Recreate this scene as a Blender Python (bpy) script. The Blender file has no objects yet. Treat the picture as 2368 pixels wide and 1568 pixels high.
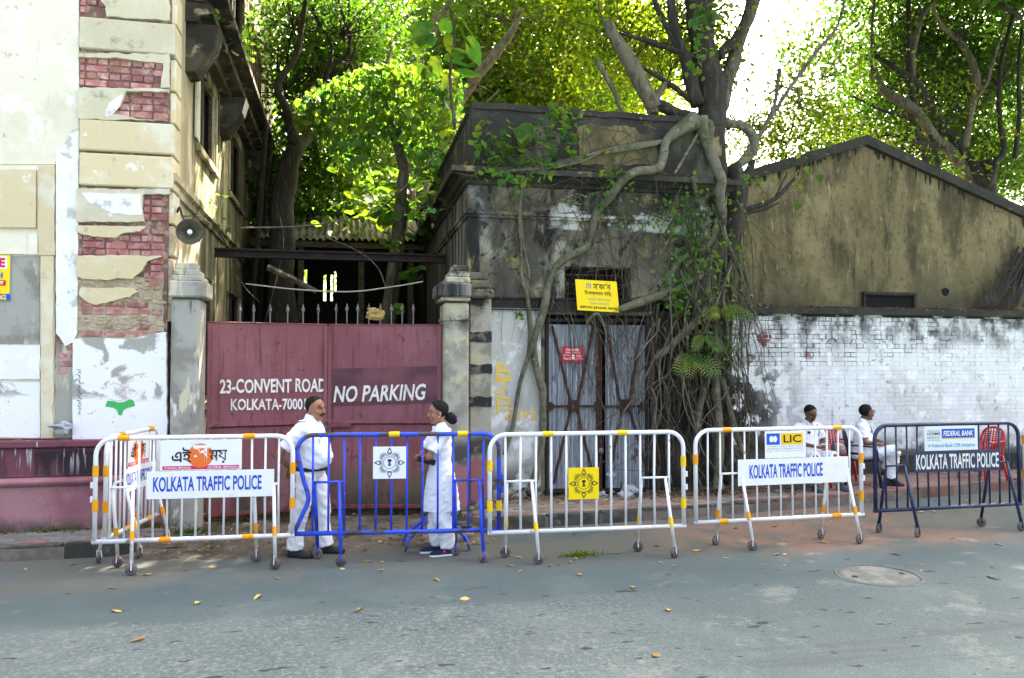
import bpy, bmesh, math, random
import numpy as np
from mathutils import Vector, Matrix, noise as mnoise
R = math.radians
random.seed(7)
RNG = np.random.default_rng(11)
SC = bpy.context.scene
COL = SC.collection

# ------------------------------------------------------------------ camera
F, CX, CY = 1805.0, 1183.5, 784.0          # focal length and centre, in units of a 2367 px wide picture
YAW, PITCH, EYE = R(12.0), R(1.9), 2.05
cam_data = bpy.data.cameras.new('camera')
cam_data.sensor_width = 36.0
cam_data.lens = F / 2367.0 * 36.0
cam_data.clip_start, cam_data.clip_end = 0.1, 2000.0
cam = bpy.data.objects.new('camera', cam_data)
COL.objects.link(cam)
cam.location = (0, 0, EYE)
cam.rotation_euler = (R(90) + PITCH, 0, -YAW)
SC.camera = cam

# ------------------------------------------------------------------ sky, sun, exposure
SUN_AZ, SUN_EL = R(34.0), R(50.0)           # azimuth from +Y towards +X: behind the trees on the right
world = bpy.data.worlds.new('World'); SC.world = world
world.use_nodes = True
wn = world.node_tree.nodes; wl = world.node_tree.links
sky = wn.new('ShaderNodeTexSky'); sky.sky_type = 'NISHITA'
sky.sun_disc = False
sky.sun_elevation = SUN_EL; sky.sun_rotation = SUN_AZ
sky.air_density = 0.62; sky.dust_density = 10.0; sky.ozone_density = 0.0
wn['Background'].inputs[1].default_value = 0.13
wl.new(sky.outputs[0], wn['Background'].inputs[0])
sl = bpy.data.lights.new('sun', 'SUN'); sl.energy = 4.2; sl.angle = R(0.6); sl.color = (1.0, 0.92, 0.78)
sun = bpy.data.objects.new('sun', sl); COL.objects.link(sun)
sdir = Vector((math.sin(SUN_AZ) * math.cos(SUN_EL), math.cos(SUN_AZ) * math.cos(SUN_EL), math.sin(SUN_EL)))
sun.rotation_euler = sdir.to_track_quat('Z', 'Y').to_euler()
sun.location = (30, 40, 40)
vs = SC.view_settings
SC.display_settings.display_device = 'sRGB'
vs.view_transform = 'Standard'; vs.look = 'None'; vs.gamma = 1.0; vs.use_curve_mapping = False
vs.exposure = 3.42
vs.use_white_balance = True; vs.white_balance_temperature = 7000; vs.white_balance_tint = 6
SC.cycles.max_bounces = 6; SC.cycles.transparent_max_bounces = 6
SC.cycles.use_denoising = True

# ------------------------------------------------------------------ picture -> place
_fw = Vector((math.sin(YAW) * math.cos(PITCH), math.cos(YAW) * math.cos(PITCH), math.sin(PITCH)))
_rt = Vector((math.cos(YAW), -math.sin(YAW), 0))
_up = _rt.cross(_fw)
def ray(x, y): return _fw + _rt * ((x - CX) / F) + _up * ((CY - y) / F)
def PY(x, y, Y): r = ray(x, y); return cam.location + r * (Y / r.y)
def PX(x, y, X): r = ray(x, y); return cam.location + r * (X / r.x)
def PZ(x, y, Z=0.0): r = ray(x, y); return cam.location + r * ((Z - EYE) / r.z)

# ------------------------------------------------------------------ mesh helpers
OFF = {}
def tag(o, label=None, cat=None, group=None, kind=None):
    if label: o['label'] = label
    if cat: o['category'] = cat
    if group: o['group'] = group
    if kind: o['kind'] = kind
    return o
def thing(name, base, label, cat, group=None, rz=0.0):
    o = bpy.data.objects.new(name, None); COL.objects.link(o)
    o.empty_display_size = 0.1
    o.location = base; o.rotation_euler = (0, 0, rz)
    OFF[o] = Vector(base) if rz == 0.0 else Vector((0, 0, 0))
    return tag(o, label, cat, group)
def put(name, me, parent=None, loc=(0, 0, 0), rot=(0, 0, 0), scl=(1, 1, 1)):
    o = bpy.data.objects.new(name, me); COL.objects.link(o)
    o.location = loc; o.rotation_euler = rot; o.scale = scl
    if parent is not None:
        o.parent = parent
        OFF[o] = OFF.get(parent, Vector((0, 0, 0)))
    return o
def copy_tree(o, parent=None):
    c = o.copy(); COL.objects.link(c)
    if parent is not None: c.parent = parent
    for ch in list(o.children): copy_tree(ch, c)
    return c

def frame(t, hint=Vector((0, 0, 1))):
    t = t.normalized()
    h = hint if abs(t.dot(hint)) < 0.95 else Vector((0, 1, 0))
    a = t.cross(h).normalized(); b = a.cross(t).normalized()
    return a, b
class MB:
    def __init__(s): s.v = []; s.f = []
    def add(s, vs_, fs):
        n = len(s.v); s.v += [tuple(p) for p in vs_]; s.f += [tuple(i + n for i in q) for q in fs]; return s
    def box(s, x0, y0, z0, x1, y1, z1):
        return s.add([(x0, y0, z0), (x1, y0, z0), (x1, y1, z0), (x0, y1, z0), (x0, y0, z1), (x1, y0, z1), (x1, y1, z1), (x0, y1, z1)],
                     [(0, 3, 2, 1), (4, 5, 6, 7), (0, 1, 5, 4), (1, 2, 6, 5), (2, 3, 7, 6), (3, 0, 4, 7)])
    def bbox(s, x0, y0, z0, x1, y1, z1, b=0.01):
        """box with chamfered edges"""
        bm = bmesh.new(); bmesh.ops.create_cube(bm, size=1.0)
        for v in bm.verts: v.co = Vector((x0 + (v.co.x + .5) * (x1 - x0), y0 + (v.co.y + .5) * (y1 - y0), z0 + (v.co.z + .5) * (z1 - z0)))
        bmesh.ops.bevel(bm, geom=list(bm.edges), offset=b, segments=1, affect='EDGES')
        return s.bm(bm)
    def bm(s, bm):
        bm.verts.index_update()
        s.add([v.co[:] for v in bm.verts], [[v.index for v in f.verts] for f in bm.faces]); bm.free(); return s
    def prism(s, pts, d):
        """pts: loop of Vectors; d: Vector to the back face"""
        n = len(pts); d = Vector(d)
        vs_ = [Vector(p) for p in pts] + [Vector(p) + d for p in pts]
        fs = [tuple(range(n)), tuple(range(2 * n - 1, n - 1, -1))] + [(i, i + n, (i + 1) % n + n, (i + 1) % n) for i in range(n)]
        return s.add(vs_, fs)
    def tube(s, pts, r, n=8, caps=True, flat=1.0, twist=None):
        pts = [Vector(p) for p in pts]; m = len(pts)
        rr = r if isinstance(r, (list, tuple)) else [r] * m
        rings = []; a = None
        for i in range(m):
            t = pts[min(i + 1, m - 1)] - pts[max(i - 1, 0)]
            if t.length < 1e-9: t = Vector((0, 0, 1))
            t.normalize()
            if a is None: a, b = frame(t); b = t.cross(a)
            else:
                a = a - t * a.dot(t)
                if a.length < 1e-6: a, b = frame(t); b = t.cross(a)
                a.normalize(); b = t.cross(a)
            rings.append([pts[i] + (a * math.cos(2 * math.pi * k / n) + b * math.sin(2 * math.pi * k / n) * flat) * rr[i] for k in range(n)])
        vs_ = [p for rg in rings for p in rg]
        fs = [(i * n + k, i * n + (k + 1) % n, (i + 1) * n + (k + 1) % n, (i + 1) * n + k) for i in range(m - 1) for k in range(n)]
        if caps: fs += [tuple(range(n - 1, -1, -1)), tuple(range((m - 1) * n, m * n))]
        return s.add(vs_, fs)
    def rings(s, rgs, caps=True):
        n = len(rgs[0]); m = len(rgs)
        fs = [(i * n + k, i * n + (k + 1) % n, (i + 1) * n + (k + 1) % n, (i + 1) * n + k) for i in range(m - 1) for k in range(n)]
        if caps: fs += [tuple(range(n - 1, -1, -1)), tuple(range((m - 1) * n, m * n))]
        return s.add([p for rg in rgs for p in rg], fs)
    def lathe(s, prof, c=(0, 0, 0), ax=(0, 0, 1), n=16):
        c = Vector(c); ax = Vector(ax).normalized(); a, b = frame(ax)
        rgs = [[c + ax * h + (a * math.cos(2 * math.pi * k / n) + b * math.sin(2 * math.pi * k / n)) * max(r, 1e-4) for k in range(n)] for r, h in prof]
        return s.rings(rgs)
    def ell(s, c, r, rot=None, nu=14, nv=9):
        c = Vector(c); m = rot or Matrix.Identity(3); rgs = []
        for i in range(nv):
            th = math.pi * (i + .5) / nv
            rgs.append([c + m @ Vector((r[0] * math.sin(th) * math.cos(2 * math.pi * k / nu), r[1] * math.sin(th) * math.sin(2 * math.pi * k / nu), -r[2] * math.cos(th))) for k in range(nu)])
        return s.rings(rgs)
    def mesh(s, name, m, off=Vector((0, 0, 0)), smooth=False):
        me = bpy.data.meshes.new(name)
        me.from_pydata([(p[0] - off[0], p[1] - off[1], p[2] - off[2]) for p in s.v], [], s.f)
        for x in (m if isinstance(m, (list, tuple)) else [m]): me.materials.append(x)
        if smooth: me.polygons.foreach_set('use_smooth', [True] * len(me.polygons))
        me.validate(); me.update()
        return me
    def build(s, name, m, parent=None, smooth=False, normals=False):
        off = OFF.get(parent, Vector((0, 0, 0))) if parent is not None else Vector((0, 0, 0))
        me = s.mesh(name, m, off, smooth)
        if normals:
            bm = bmesh.new(); bm.from_mesh(me); bmesh.ops.recalc_face_normals(bm, faces=bm.faces); bm.to_mesh(me); bm.free()
        return put(name, me, parent)
def solid(name, mb, m, label, cat, group=None, smooth=False):
    """a thing that is one mesh, its origin at its base"""
    xs = np.array(mb.v); base = Vector(((xs[:, 0].min() + xs[:, 0].max()) / 2, (xs[:, 1].min() + xs[:, 1].max()) / 2, xs[:, 2].min()))
    o = put(name, mb.mesh(name, m, base, smooth)); o.location = base
    return tag(o, label, cat, group)
def struct(name, mb, m, smooth=False):
    o = mb.build(name, m, None, smooth); o['kind'] = 'structure'; return o
def smoothpath(pts, k=5):
    """Catmull-Rom through 3-D points"""
    P = [Vector(p) for p in pts]; P = [P[0] * 2 - P[1]] + P + [P[-1] * 2 - P[-2]]; out = []
    for i in range(1, len(P) - 2):
        for j in range(k):
            t = j / k; a, b, c, d = P[i - 1], P[i], P[i + 1], P[i + 2]
            out.append(0.5 * ((2 * b) + (c - a) * t + (2 * a - 5 * b + 4 * c - d) * t * t + (3 * b - a - 3 * c + d) * t ** 3))
    out.append(P[-2]); return out
def lerp(a, b, t): return a + (b - a) * t
def radpath(rs, n):
    m = len(rs); return [float(np.interp(i / (n - 1) * (m - 1), range(m), rs)) for i in range(n)]
def jag(pts, amp=0.012, step=0.05, seed=0, closed=True):
    """roughen a loop of points: broken plaster edges"""
    rnd = random.Random(seed); out = []
    n = len(pts)
    for i in range(n if closed else n - 1):
        a, b = Vector(pts[i]), Vector(pts[(i + 1) % n]); L = (b - a).length; k = max(1, int(L / step))
        for j in range(k):
            p = a.lerp(b, j / k)
            s_ = Vector((p.x * 9, seed * 3.1, p.z * 9)); s2 = Vector((p.x * 38, seed * 5.3, p.z * 38))
            if j: p = p + Vector((mnoise.noise(s_) * amp * 2.2 + mnoise.noise(s2) * amp, 0, mnoise.noise(s_ + Vector((7, 0, 0))) * amp * 2.2 + mnoise.noise(s2 + Vector((7, 0, 0))) * amp))
            out.append(p)
    return out
def inpoly(x, z, poly):
    c = False; n = len(poly); j = n - 1
    for i in range(n):
        xi, zi = poly[i]; xj, zj = poly[j]
        if (zi > z) != (zj > z) and x < (xj - xi) * (z - zi) / (zj - zi) + xi: c = not c
        j = i
    return c
def holed(mb, org, u, v, U, V, holes, thick):
    """wall sheet with rectangular openings; u x v is the outward normal; reveals go thick inwards"""
    org, u, v = Vector(org), Vector(u), Vector(v); n = u.cross(v).normalized()
    us = sorted({0.0, U, *[h[0] for h in holes], *[h[2] for h in holes]}); vs_ = sorted({0.0, V, *[h[1] for h in holes], *[h[3] for h in holes]})
    def hole(i, j):
        if i < 0 or j < 0 or i >= len(us) - 1 or j >= len(vs_) - 1: return True
        a, b = (us[i] + us[i + 1]) / 2, (vs_[j] + vs_[j + 1]) / 2
        return any(h[0] < a < h[2] and h[1] < b < h[3] for h in holes)
    def p(a, b, d=0): return org + u * a + v * b - n * d
    for i in range(len(us) - 1):
        for j in range(len(vs_) - 1):
            if hole(i, j): continue
            a, b, c, d = us[i], us[i + 1], vs_[j], vs_[j + 1]
            mb.add([p(a, c), p(b, c), p(b, d), p(a, d)], [(0, 1, 2, 3)])
            mb.add([p(a, c, thick), p(b, c, thick), p(b, d, thick), p(a, d, thick)], [(3, 2, 1, 0)])
            for (di, dj, e) in ((-1, 0, ((a, c), (a, d))), (1, 0, ((b, d), (b, c))), (0, -1, ((b, c), (a, c))), (0, 1, ((a, d), (b, d)))):
                if hole(i + di, j + dj):
                    (q0, q1) = e
                    mb.add([p(*q0), p(*q1), p(*q1, thick), p(*q0, thick)], [(0, 1, 2, 3)])
    return mb

# ------------------------------------------------------------------ materials
def S(h):
    h = h.lstrip('#'); c = [int(h[i:i + 2], 16) / 255 for i in (0, 2, 4)]
    return tuple((x / 12.92 if x <= .04045 else ((x + .055) / 1.055) ** 2.4) for x in c)
def mat(name, col, rough=0.85, layers=(), bump=None, spec=0.3, rand=0.0, metal=0.0, transl=None, island=0.0, coat=0.0):
    """Principled material; layers = dicts of colour patches: c colour, s scale, r threshold range, st stretch, z height range, b box mask"""
    m = bpy.data.materials.new(name); m.use_nodes = True
    nt = m.node_tree; N = nt.nodes; L = nt.links; bs = N['Principled BSDF']
    bs.inputs['Roughness'].default_value = rough; bs.inputs['Specular IOR Level'].default_value = spec; bs.inputs['Metallic'].default_value = metal
    if coat: bs.inputs['Coat Weight'].default_value = coat
    geo = N.new('ShaderNodeNewGeometry'); pos = geo.outputs['Position']
    def mrange(src, a, b, smooth=True):
        n = N.new('ShaderNodeMapRange'); n.interpolation_type = 'SMOOTHSTEP' if smooth else 'LINEAR'
        L.new(src, n.inputs[0]); n.inputs[1].default_value = a; n.inputs[2].default_value = b; return n.outputs[0]
    def mul(a, b, op='MULTIPLY'):
        n = N.new('ShaderNodeMath'); n.operation = op; L.new(a, n.inputs[0])
        if isinstance(b, (int, float)): n.inputs[1].default_value = b
        else: L.new(b, n.inputs[1])
        return n.outputs[0]
    def noise(s, st=(1, 1, 1), d=5.0, off=0.0, rgh=0.6, dist=0.0):
        mp = N.new('ShaderNodeMapping'); L.new(pos, mp.inputs[0]); mp.inputs['Scale'].default_value = st; mp.inputs['Location'].default_value = (off, off * .7, off * 1.3)
        n = N.new('ShaderNodeTexNoise'); L.new(mp.outputs[0], n.inputs['Vector']); n.inputs['Scale'].default_value = s; n.inputs['Detail'].default_value = d
        n.inputs['Roughness'].default_value = rgh; n.inputs['Distortion'].default_value = dist
        return n.outputs['Fac']
    cur = N.new('ShaderNodeRGB'); cur.outputs[0].default_value = (*col, 1); cur = cur.outputs[0]
    xyz = None
    for i, ly in enumerate(layers):
        fac = mrange(noise(ly.get('s', 3), ly.get('st', (1, 1, 1)), ly.get('d', 6), ly.get('o', i * 3.7 + 1), ly.get('g', 0.62), ly.get('w', 0.0)), *ly.get('r', (.5, .6)))
        for key, ax in (('x', 0), ('y', 1), ('z', 2)):
            if key in ly:
                if xyz is None: xyz = N.new('ShaderNodeSeparateXYZ'); L.new(pos, xyz.inputs[0])
                e = ly[key]
                src = xyz.outputs[ax]
                if ly.get('edge', 0.0):                                   # uneven edge of the patch
                    src = mul(src, mul(mul(noise(ly.get('es', 2.0), (1, 1, 1), 4, i * 5.1 + ax), -0.5, 'ADD'), ly['edge']), 'ADD')
                if len(e) == 2: fac = mul(fac, mrange(src, e[0], e[1]))
                else: fac = mul(mul(fac, mrange(src, e[0], e[1])), mrange(src, e[3], e[2]))
        if 'a' in ly: fac = mul(fac, ly['a'])
        mx = N.new('ShaderNodeMix'); mx.data_type = 'RGBA'; L.new(fac, mx.inputs['Factor']); L.new(cur, mx.inputs['A']); mx.inputs['B'].default_value = (*ly['c'], 1)
        cur = mx.outputs['Result']
    if rand or island:
        hs = N.new('ShaderNodeHueSaturation'); L.new(cur, hs.inputs['Color'])
        if island: src = geo.outputs['Random Per Island']; amt = island
        else: src = N.new('ShaderNodeObjectInfo').outputs['Random']; amt = rand
        n = N.new('ShaderNodeMapRange'); L.new(src, n.inputs[0]); n.inputs[3].default_value = 1 - amt; n.inputs[4].default_value = 1 + amt
        L.new(n.outputs[0], hs.inputs['Value'])
        hm = N.new('ShaderNodeMapRange'); L.new(mul(mul(src, 7.31), 1.0, 'FRACT'), hm.inputs[0]); hm.inputs[3].default_value = 0.5 - amt * .05; hm.inputs[4].default_value = 0.5 + amt * .05
        L.new(hm.outputs[0], hs.inputs['Hue'])
        cur = hs.outputs[0]
    L.new(cur, bs.inputs['Base Color'])
    if bump:
        bmp = N.new('ShaderNodeBump'); bmp.inputs['Strength'].default_value = bump[1]; bmp.inputs['Distance'].default_value = bump[2] if len(bump) > 2 else 0.01
        L.new(noise(bump[0], (1, 1, 1), 8, 9.1, 0.65), bmp.inputs['Height']); L.new(bmp.outputs[0], bs.inputs['Normal'])
    if transl:
        tr = N.new('ShaderNodeBsdfTranslucent'); ms = N.new('ShaderNodeMixShader'); ms.inputs[0].default_value = transl[1]
        hs2 = N.new('ShaderNodeMix'); hs2.data_type = 'RGBA'; hs2.blend_type = 'MULTIPLY'; hs2.inputs['Factor'].default_value = 1.0
        L.new(cur, hs2.inputs['A']); hs2.inputs['B'].default_value = (*transl[0], 1)
        L.new(hs2.outputs['Result'], tr.inputs['Color'])
        L.new(bs.outputs[0], ms.inputs[1]); L.new(tr.outputs[0], ms.inputs[2]); L.new(ms.outputs[0], N['Material Output'].inputs[0])
    return m
K = dict
STREAK = (6, 6, .35)
M = {}
M['asphalt'] = mat('asphalt', (.066, .094, .100), .9, [
    K(c=(.086, .115, .120), s=.9, r=(.45, .65)),
    K(c=(.106, .110, .097), s=1.1, r=(.3, .55), y=(7.3, 8.3), edge=.5),                       # dusty strip by the barricades
    K(c=(.30, .155, .10), s=1.6, r=(.36, .56), x=(3.0, 4.6, 6.6, 8.2), y=(7.4, 8.2, 9.6, 11), edge=1.2, a=.5),   # red dust
    K(c=(.17, .185, .178), s=22, r=(.48, .64), g=.75, y=(2.0, 2.4, 6.66, 6.78), x=(-30, -20, 1.6, 3.2), edge=.35, a=.85),        # worn aggregate
    K(c=(.22, .23, .215), s=1.5, r=(.54, .68), y=(2.0, 2.4, 6.5, 6.8), g=.85, edge=.6, a=.55), K(c=(.27, .275, .255), s=95, r=(.57, .63), y=(2.0, 2.4, 6.6, 6.9), edge=1.0, a=.5), K(c=(.05, .058, .062), s=85, r=(.60, .66), y=(7.8, 7.2), a=.8), K(c=(.06, .068, .072), s=1.6, st=(.25, 2.2, 1), r=(.52, .66), y=(6.4, 5.2), x=(.5, 2.5), a=.6),
    K(c=(.20, .205, .185), s=2.2, r=(.58, .68), y=(3.2, 3.8, 7.4, 8.0), g=.8, a=.4),
    K(c=(.085, .10, .11), s=1.3, r=(.5, .68), y=(6.9, 5.6), a=.45),
    K(c=(.028, .03, .033), s=3.4, st=(.6, 1.6, 1), r=(.655, .68), y=(2.2, 2.6, 6.9, 7.4), d=3),                      # oil spots
    K(c=(.035, .036, .036), s=8, st=(.7, 1.8, 1), r=(.685, .71), y=(2.2, 2.6, 7.0, 7.6), d=2),
    ], (240, .5, .006), .25)
M['dirt'] = mat('dirt', (.085, .072, .056), .95, [K(c=(.14, .123, .10), s=2.0, r=(.4, .6)), K(c=(.05, .043, .035), s=4.5, r=(.52, .65)), K(c=(.24, .21, .17), s=18, r=(.6, .68))], (30, .8, .02))
M['kerb'] = mat('kerb', (.075, .072, .062), .92, [K(c=(.035, .038, .030), s=3, r=(.42, .6)), K(c=(.14, .132, .115), s=7, r=(.57, .70)), K(c=(.26, .13, .09), s=1.7, r=(.3, .5), x=(5.2, 6.6), a=.6)], (40, .6, .01), rand=.15)
M['paver_red'] = mat('paver_red', (.24, .13, .115), .9, [K(c=(.22, .18, .15), s=4, r=(.42, .62)), K(c=(.12, .09, .08), s=9, r=(.58, .7))], (60, .4, .005), rand=.22)
M['paver_buff'] = mat('paver_buff', (.25, .21, .135), .9, [K(c=(.24, .21, .17), s=4, r=(.45, .62)), K(c=(.12, .10, .08), s=9, r=(.6, .7))], (60, .4, .005), rand=.2)
M['paver_grey'] = mat('paver_grey', (.17, .168, .15), .9, [K(c=(.17, .165, .15), s=4, r=(.45, .62)), K(c=(.30, .22, .2), s=2.3, r=(.55, .7))], (60, .4, .005), rand=.15)
M['bed'] = mat('bed', (.14, .12, .10), .95, [K(c=(.2, .17, .14), s=6, r=(.45, .6))], (40, .6, .01))
M['cream'] = mat('cream', (.76, .71, .56), .9, [K(c=(.66, .61, .47), s=1.2, r=(.45, .7)), K(c=(.82, .79, .68), s=3, r=(.5, .66)), K(c=(.42, .40, .33), s=5.5, r=(.62, .72)), K(c=(.45, .43, .35), s=2, st=STREAK, r=(.6, .74), a=.6)], (22, .35, .008))
M['ochre'] = mat('ochre', (.64, .54, .335), .9, [K(c=(.70, .66, .52), s=2.2, r=(.48, .66)), K(c=(.42, .37, .26), s=6, r=(.6, .74)), K(c=(.78, .76, .68), s=4.2, r=(.63, .68))], (26, .4, .008), rand=.06)
M['ochre_grey'] = mat('ochre_grey', (.54, .49, .345), .9, [K(c=(.60, .57, .44), s=2.2, r=(.46, .66)), K(c=(.30, .285, .22), s=5, r=(.56, .72)), K(c=(.72, .71, .66), s=3.2, r=(.62, .68))], (26, .5, .01), rand=.06)
M['whitewash'] = mat('whitewash', (.78, .79, .77), .9, [K(c=(.52, .51, .46), s=3.2, r=(.53, .60)), K(c=(.85, .86, .84), s=5, r=(.5, .6))], (24, .35, .006))
M['grey_white'] = mat('grey_white', (.36, .35, .31), .92, [K(c=(.80, .81, .79), s=2.6, r=(.43, .50), w=.6), K(c=(.82, .83, .81), s=2, r=(.1, .2), z=(1.72, 1.62), edge=.25), K(c=(.5, .49, .44), s=9, r=(.62, .68))], (24, .4, .008))
M['mortar'] = mat('mortar', (.46, .37, .25), .95, [K(c=(.58, .50, .36), s=5, r=(.45, .62)), K(c=(.24, .18, .12), s=9, r=(.55, .7)), K(c=(.40, .20, .16), s=3, r=(.58, .68))], (34, 1.0, .03))
M['brick'] = mat('brick', (.37, .155, .135), .92, [K(c=(.50, .29, .26), s=7, r=(.45, .62)), K(c=(.20, .07, .065), s=11, r=(.58, .72)), K(c=(.58, .44, .38), s=5, r=(.62, .70))], (60, .7, .008), rand=.28)
M['joint'] = mat('joint', (.20, .11, .09), .95, [K(c=(.36, .28, .2), s=8, r=(.5, .62))], (40, .8, .01))
M['plinth'] = mat('plinth', (.27, .105, .125), .85, [K(c=(.40, .20, .215), s=1.3, r=(.42, .62)), K(c=(.17, .055, .075), s=.9, r=(.3, .55), z=(.72, .80)), K(c=(.030, .016, .022), s=1.3, st=(2, 2, .5), r=(.36, .54), z=(.74, .80, 1.02, 1.12), edge=.08), K(c=(.60, .57, .55), s=3, st=(7, 7, .5), r=(.60, .66), z=(.7, 1.15)), K(c=(.10, .08, .07), s=3, r=(.3, .6), z=(.34, .14), edge=.15), K(c=(.09, .045, .055), s=5, r=(.6, .7))], (20, .35, .008), .4)
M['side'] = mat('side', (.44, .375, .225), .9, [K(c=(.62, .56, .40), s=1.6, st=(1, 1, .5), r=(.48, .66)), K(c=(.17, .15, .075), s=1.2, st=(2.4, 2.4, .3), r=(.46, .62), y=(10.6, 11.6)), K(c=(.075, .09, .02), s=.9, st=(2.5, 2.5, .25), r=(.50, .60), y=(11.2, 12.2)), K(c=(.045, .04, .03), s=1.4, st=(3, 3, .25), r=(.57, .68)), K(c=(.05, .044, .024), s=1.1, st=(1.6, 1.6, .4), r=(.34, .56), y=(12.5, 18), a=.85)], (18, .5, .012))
M['cornice'] = mat('cornice', (.085, .072, .046), .92, [K(c=(.03, .027, .02), s=2, r=(.42, .6)), K(c=(.30, .27, .18), s=4, r=(.56, .68))], (22, .6, .012))
M['pier'] = mat('pier', (.36, .355, .31), .92, [K(c=(.24, .235, .20), s=2.6, r=(.48, .64)), K(c=(.55, .50, .36), s=2.1, st=(2, 2, .5), r=(.56, .62)), K(c=(.62, .62, .6), s=3, st=(2, 2, .6), r=(.6, .66), z=(1.9, 1.6)), K(c=(.15, .15, .13), s=5, st=(3, 3, .5), r=(.62, .74))], (26, .4, .008))
M['pier_old'] = mat('pier_old', (.38, .36, .29), .92, [K(c=(.23, .22, .17), s=2.6, r=(.45, .62)), K(c=(.46, .42, .28), s=2.1, r=(.56, .64)), K(c=(.035, .035, .035), s=2.4, r=(.5, .6), z=(2.35, 2.7), edge=.3), K(c=(.04, .04, .04), s=3, r=(.3, .5), z=(.55, .65, .95, 1.15), edge=.3, a=.9), K(c=(.33, .14, .145), s=3, r=(.3, .42), z=(.78, .68), edge=.2)], (22, .6, .012))
M['band'] = mat('band', (.03, .03, .03), .95, [K(c=(.15, .14, .12), s=7, r=(.5, .62))], (22, .6, .012))
M['gate'] = mat('gate', (.20, .062, .074), .6, [K(c=(.25, .09, .106), s=1.1, r=(.42, .66)), K(c=(.15, .034, .042), s=3, st=(5, 5, .4), r=(.52, .68), a=.8), K(c=(.33, .13, .145), s=7, st=(3, 3, .5), r=(.62, .70), a=.6), K(c=(.055, .05, .03), s=2.6, st=(1.4, 1.4, .8), r=(.38, .56), z=(.72, .22), edge=.35), K(c=(.12, .10, .05), s=3.2, r=(.42, .66), z=(.25, .42, .62, .85), edge=.4, a=.7), K(c=(.02, .018, .016), s=6, r=(.3, .5), z=(.22, .14), edge=.1), K(c=(.10, .03, .024), s=11, r=(.62, .68)), K(c=(.09, .035, .025), s=2.5, st=(9, 9, .4), r=(.60, .70), a=.8)], (4, .5, .03), .4)
M['gate_dark'] = mat('gate_dark', (.085, .027, .036), .55, [K(c=(.15, .05, .062), s=2, r=(.45, .65))], (9, .1, .01), .4)
M['gate_worn'] = mat('gate_worn', (.185, .05, .055), .7, [K(c=(.06, .03, .028), s=14, r=(.5, .6))], (30, .4, .006))
M['lettering'] = mat('lettering', (.76, .74, .68), .7, [K(c=(.6, .56, .5), s=9, r=(.52, .62))])
M['rust'] = mat('rust', (.06, .028, .019), .9, [K(c=(.04, .024, .02), s=8, r=(.46, .6)), K(c=(.20, .06, .03), s=5, r=(.58, .68)), K(c=(.3, .25, .2), s=14, r=(.64, .68))], (50, .6, .006), rand=.2)
M['black_steel'] = mat('black_steel', (.022, .018, .016), .7, [K(c=(.06, .03, .022), s=8, r=(.55, .66))], (40, .4, .005))
M['spike'] = mat('spike', (.17, .165, .16), .6, [K(c=(.08, .06, .05), s=18, r=(.5, .62))])
M['zinc'] = mat('zinc', (.31, .335, .35), .5, [K(c=(.20, .225, .255), s=2, st=(5, 5, .4), r=(.45, .62)), K(c=(.46, .48, .49), s=3, st=(5, 5, .6), r=(.53, .64)), K(c=(.10, .09, .08), s=6, st=(2, 2, .9), r=(.56, .66), a=.8), K(c=(.2, .09, .06), s=4, r=(.62, .7))], (30, .3, .004), metal=.25)
M['old_wall'] = mat('old_wall', (.165, .15, .10), .95, [K(c=(.36, .335, .26), s=.9, r=(.52, .64), w=.5), K(c=(.34, .26, .13), s=1.7, r=(.55, .66)), K(c=(.085, .08, .06), s=1.1, st=(1.4, 1.4, .7), r=(.46, .60)), K(c=(.020, .020, .018), s=1.6, st=(1.8, 1.8, .6), r=(.52, .62)), K(c=(.03, .03, .026), s=7, r=(.56, .66)), K(c=(.20, .22, .24), s=2.4, r=(.6, .68), z=(3.9, 4.3)), K(c=(.55, .55, .50), s=.9, st=(1, 1, 1.6), r=(.52, .57), z=(4.02, 4.06, 4.6, 4.7), x=(2.6, 3.3))], (16, .7, .02))
M['parapet'] = mat('parapet', (.045, .044, .034), .95, [K(c=(.11, .105, .07), s=1.0, r=(.5, .64)), K(c=(.034, .033, .028), s=1.3, st=(1.5, 1.5, .7), r=(.47, .6)), K(c=(.24, .20, .10), s=2.2, r=(.58, .67))], (16, .7, .02))
M['old_side'] = mat('old_side', (.10, .098, .09), .95, [K(c=(.24, .23, .20), s=1.6, st=(3, 3, .22), r=(.5, .62)), K(c=(.025, .027, .03), s=1.5, st=(3, 3, .25), r=(.48, .6))], (16, .6, .015))
M['ivory_wall'] = mat('ivory_wall', (.50, .50, .45), .95, [K(c=(.40, .39, .34), s=2.2, st=(2, 2, .7), r=(.48, .62)), K(c=(.70, .70, .67), s=3.2, r=(.52, .62)), K(c=(.16, .155, .14), s=1.7, st=(2.5, 2.5, .5), r=(.58, .68)), K(c=(.07, .068, .06), s=3, r=(.45, .6), z=(.75, .35), edge=.4)], (20, .5, .01))
M['gable'] = mat('gable', (.17, .138, .066), .95, [K(c=(.27, .22, .11), s=.5, r=(.42, .66), g=.7), K(c=(.060, .052, .024), s=.9, st=(1.5, 1.5, .6), r=(.42, .64), g=.72), K(c=(.036, .033, .02), s=2.2, st=(2.2, 2.2, .35), r=(.54, .70), a=.85, g=.75), K(c=(.05, .046, .028), s=9, r=(.55, .68), a=.7), K(c=(.33, .27, .14), s=6, st=(2, 2, .5), r=(.60, .70), a=.6), K(c=(.35, .33, .25), s=3.2, st=(4, 4, .5), r=(.66, .72), a=.7), K(c=(.07, .064, .035), s=1.1, r=(.35, .6), z=(4.1, 3.2), edge=.8, a=.8)], (14, .4, .012))
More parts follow.
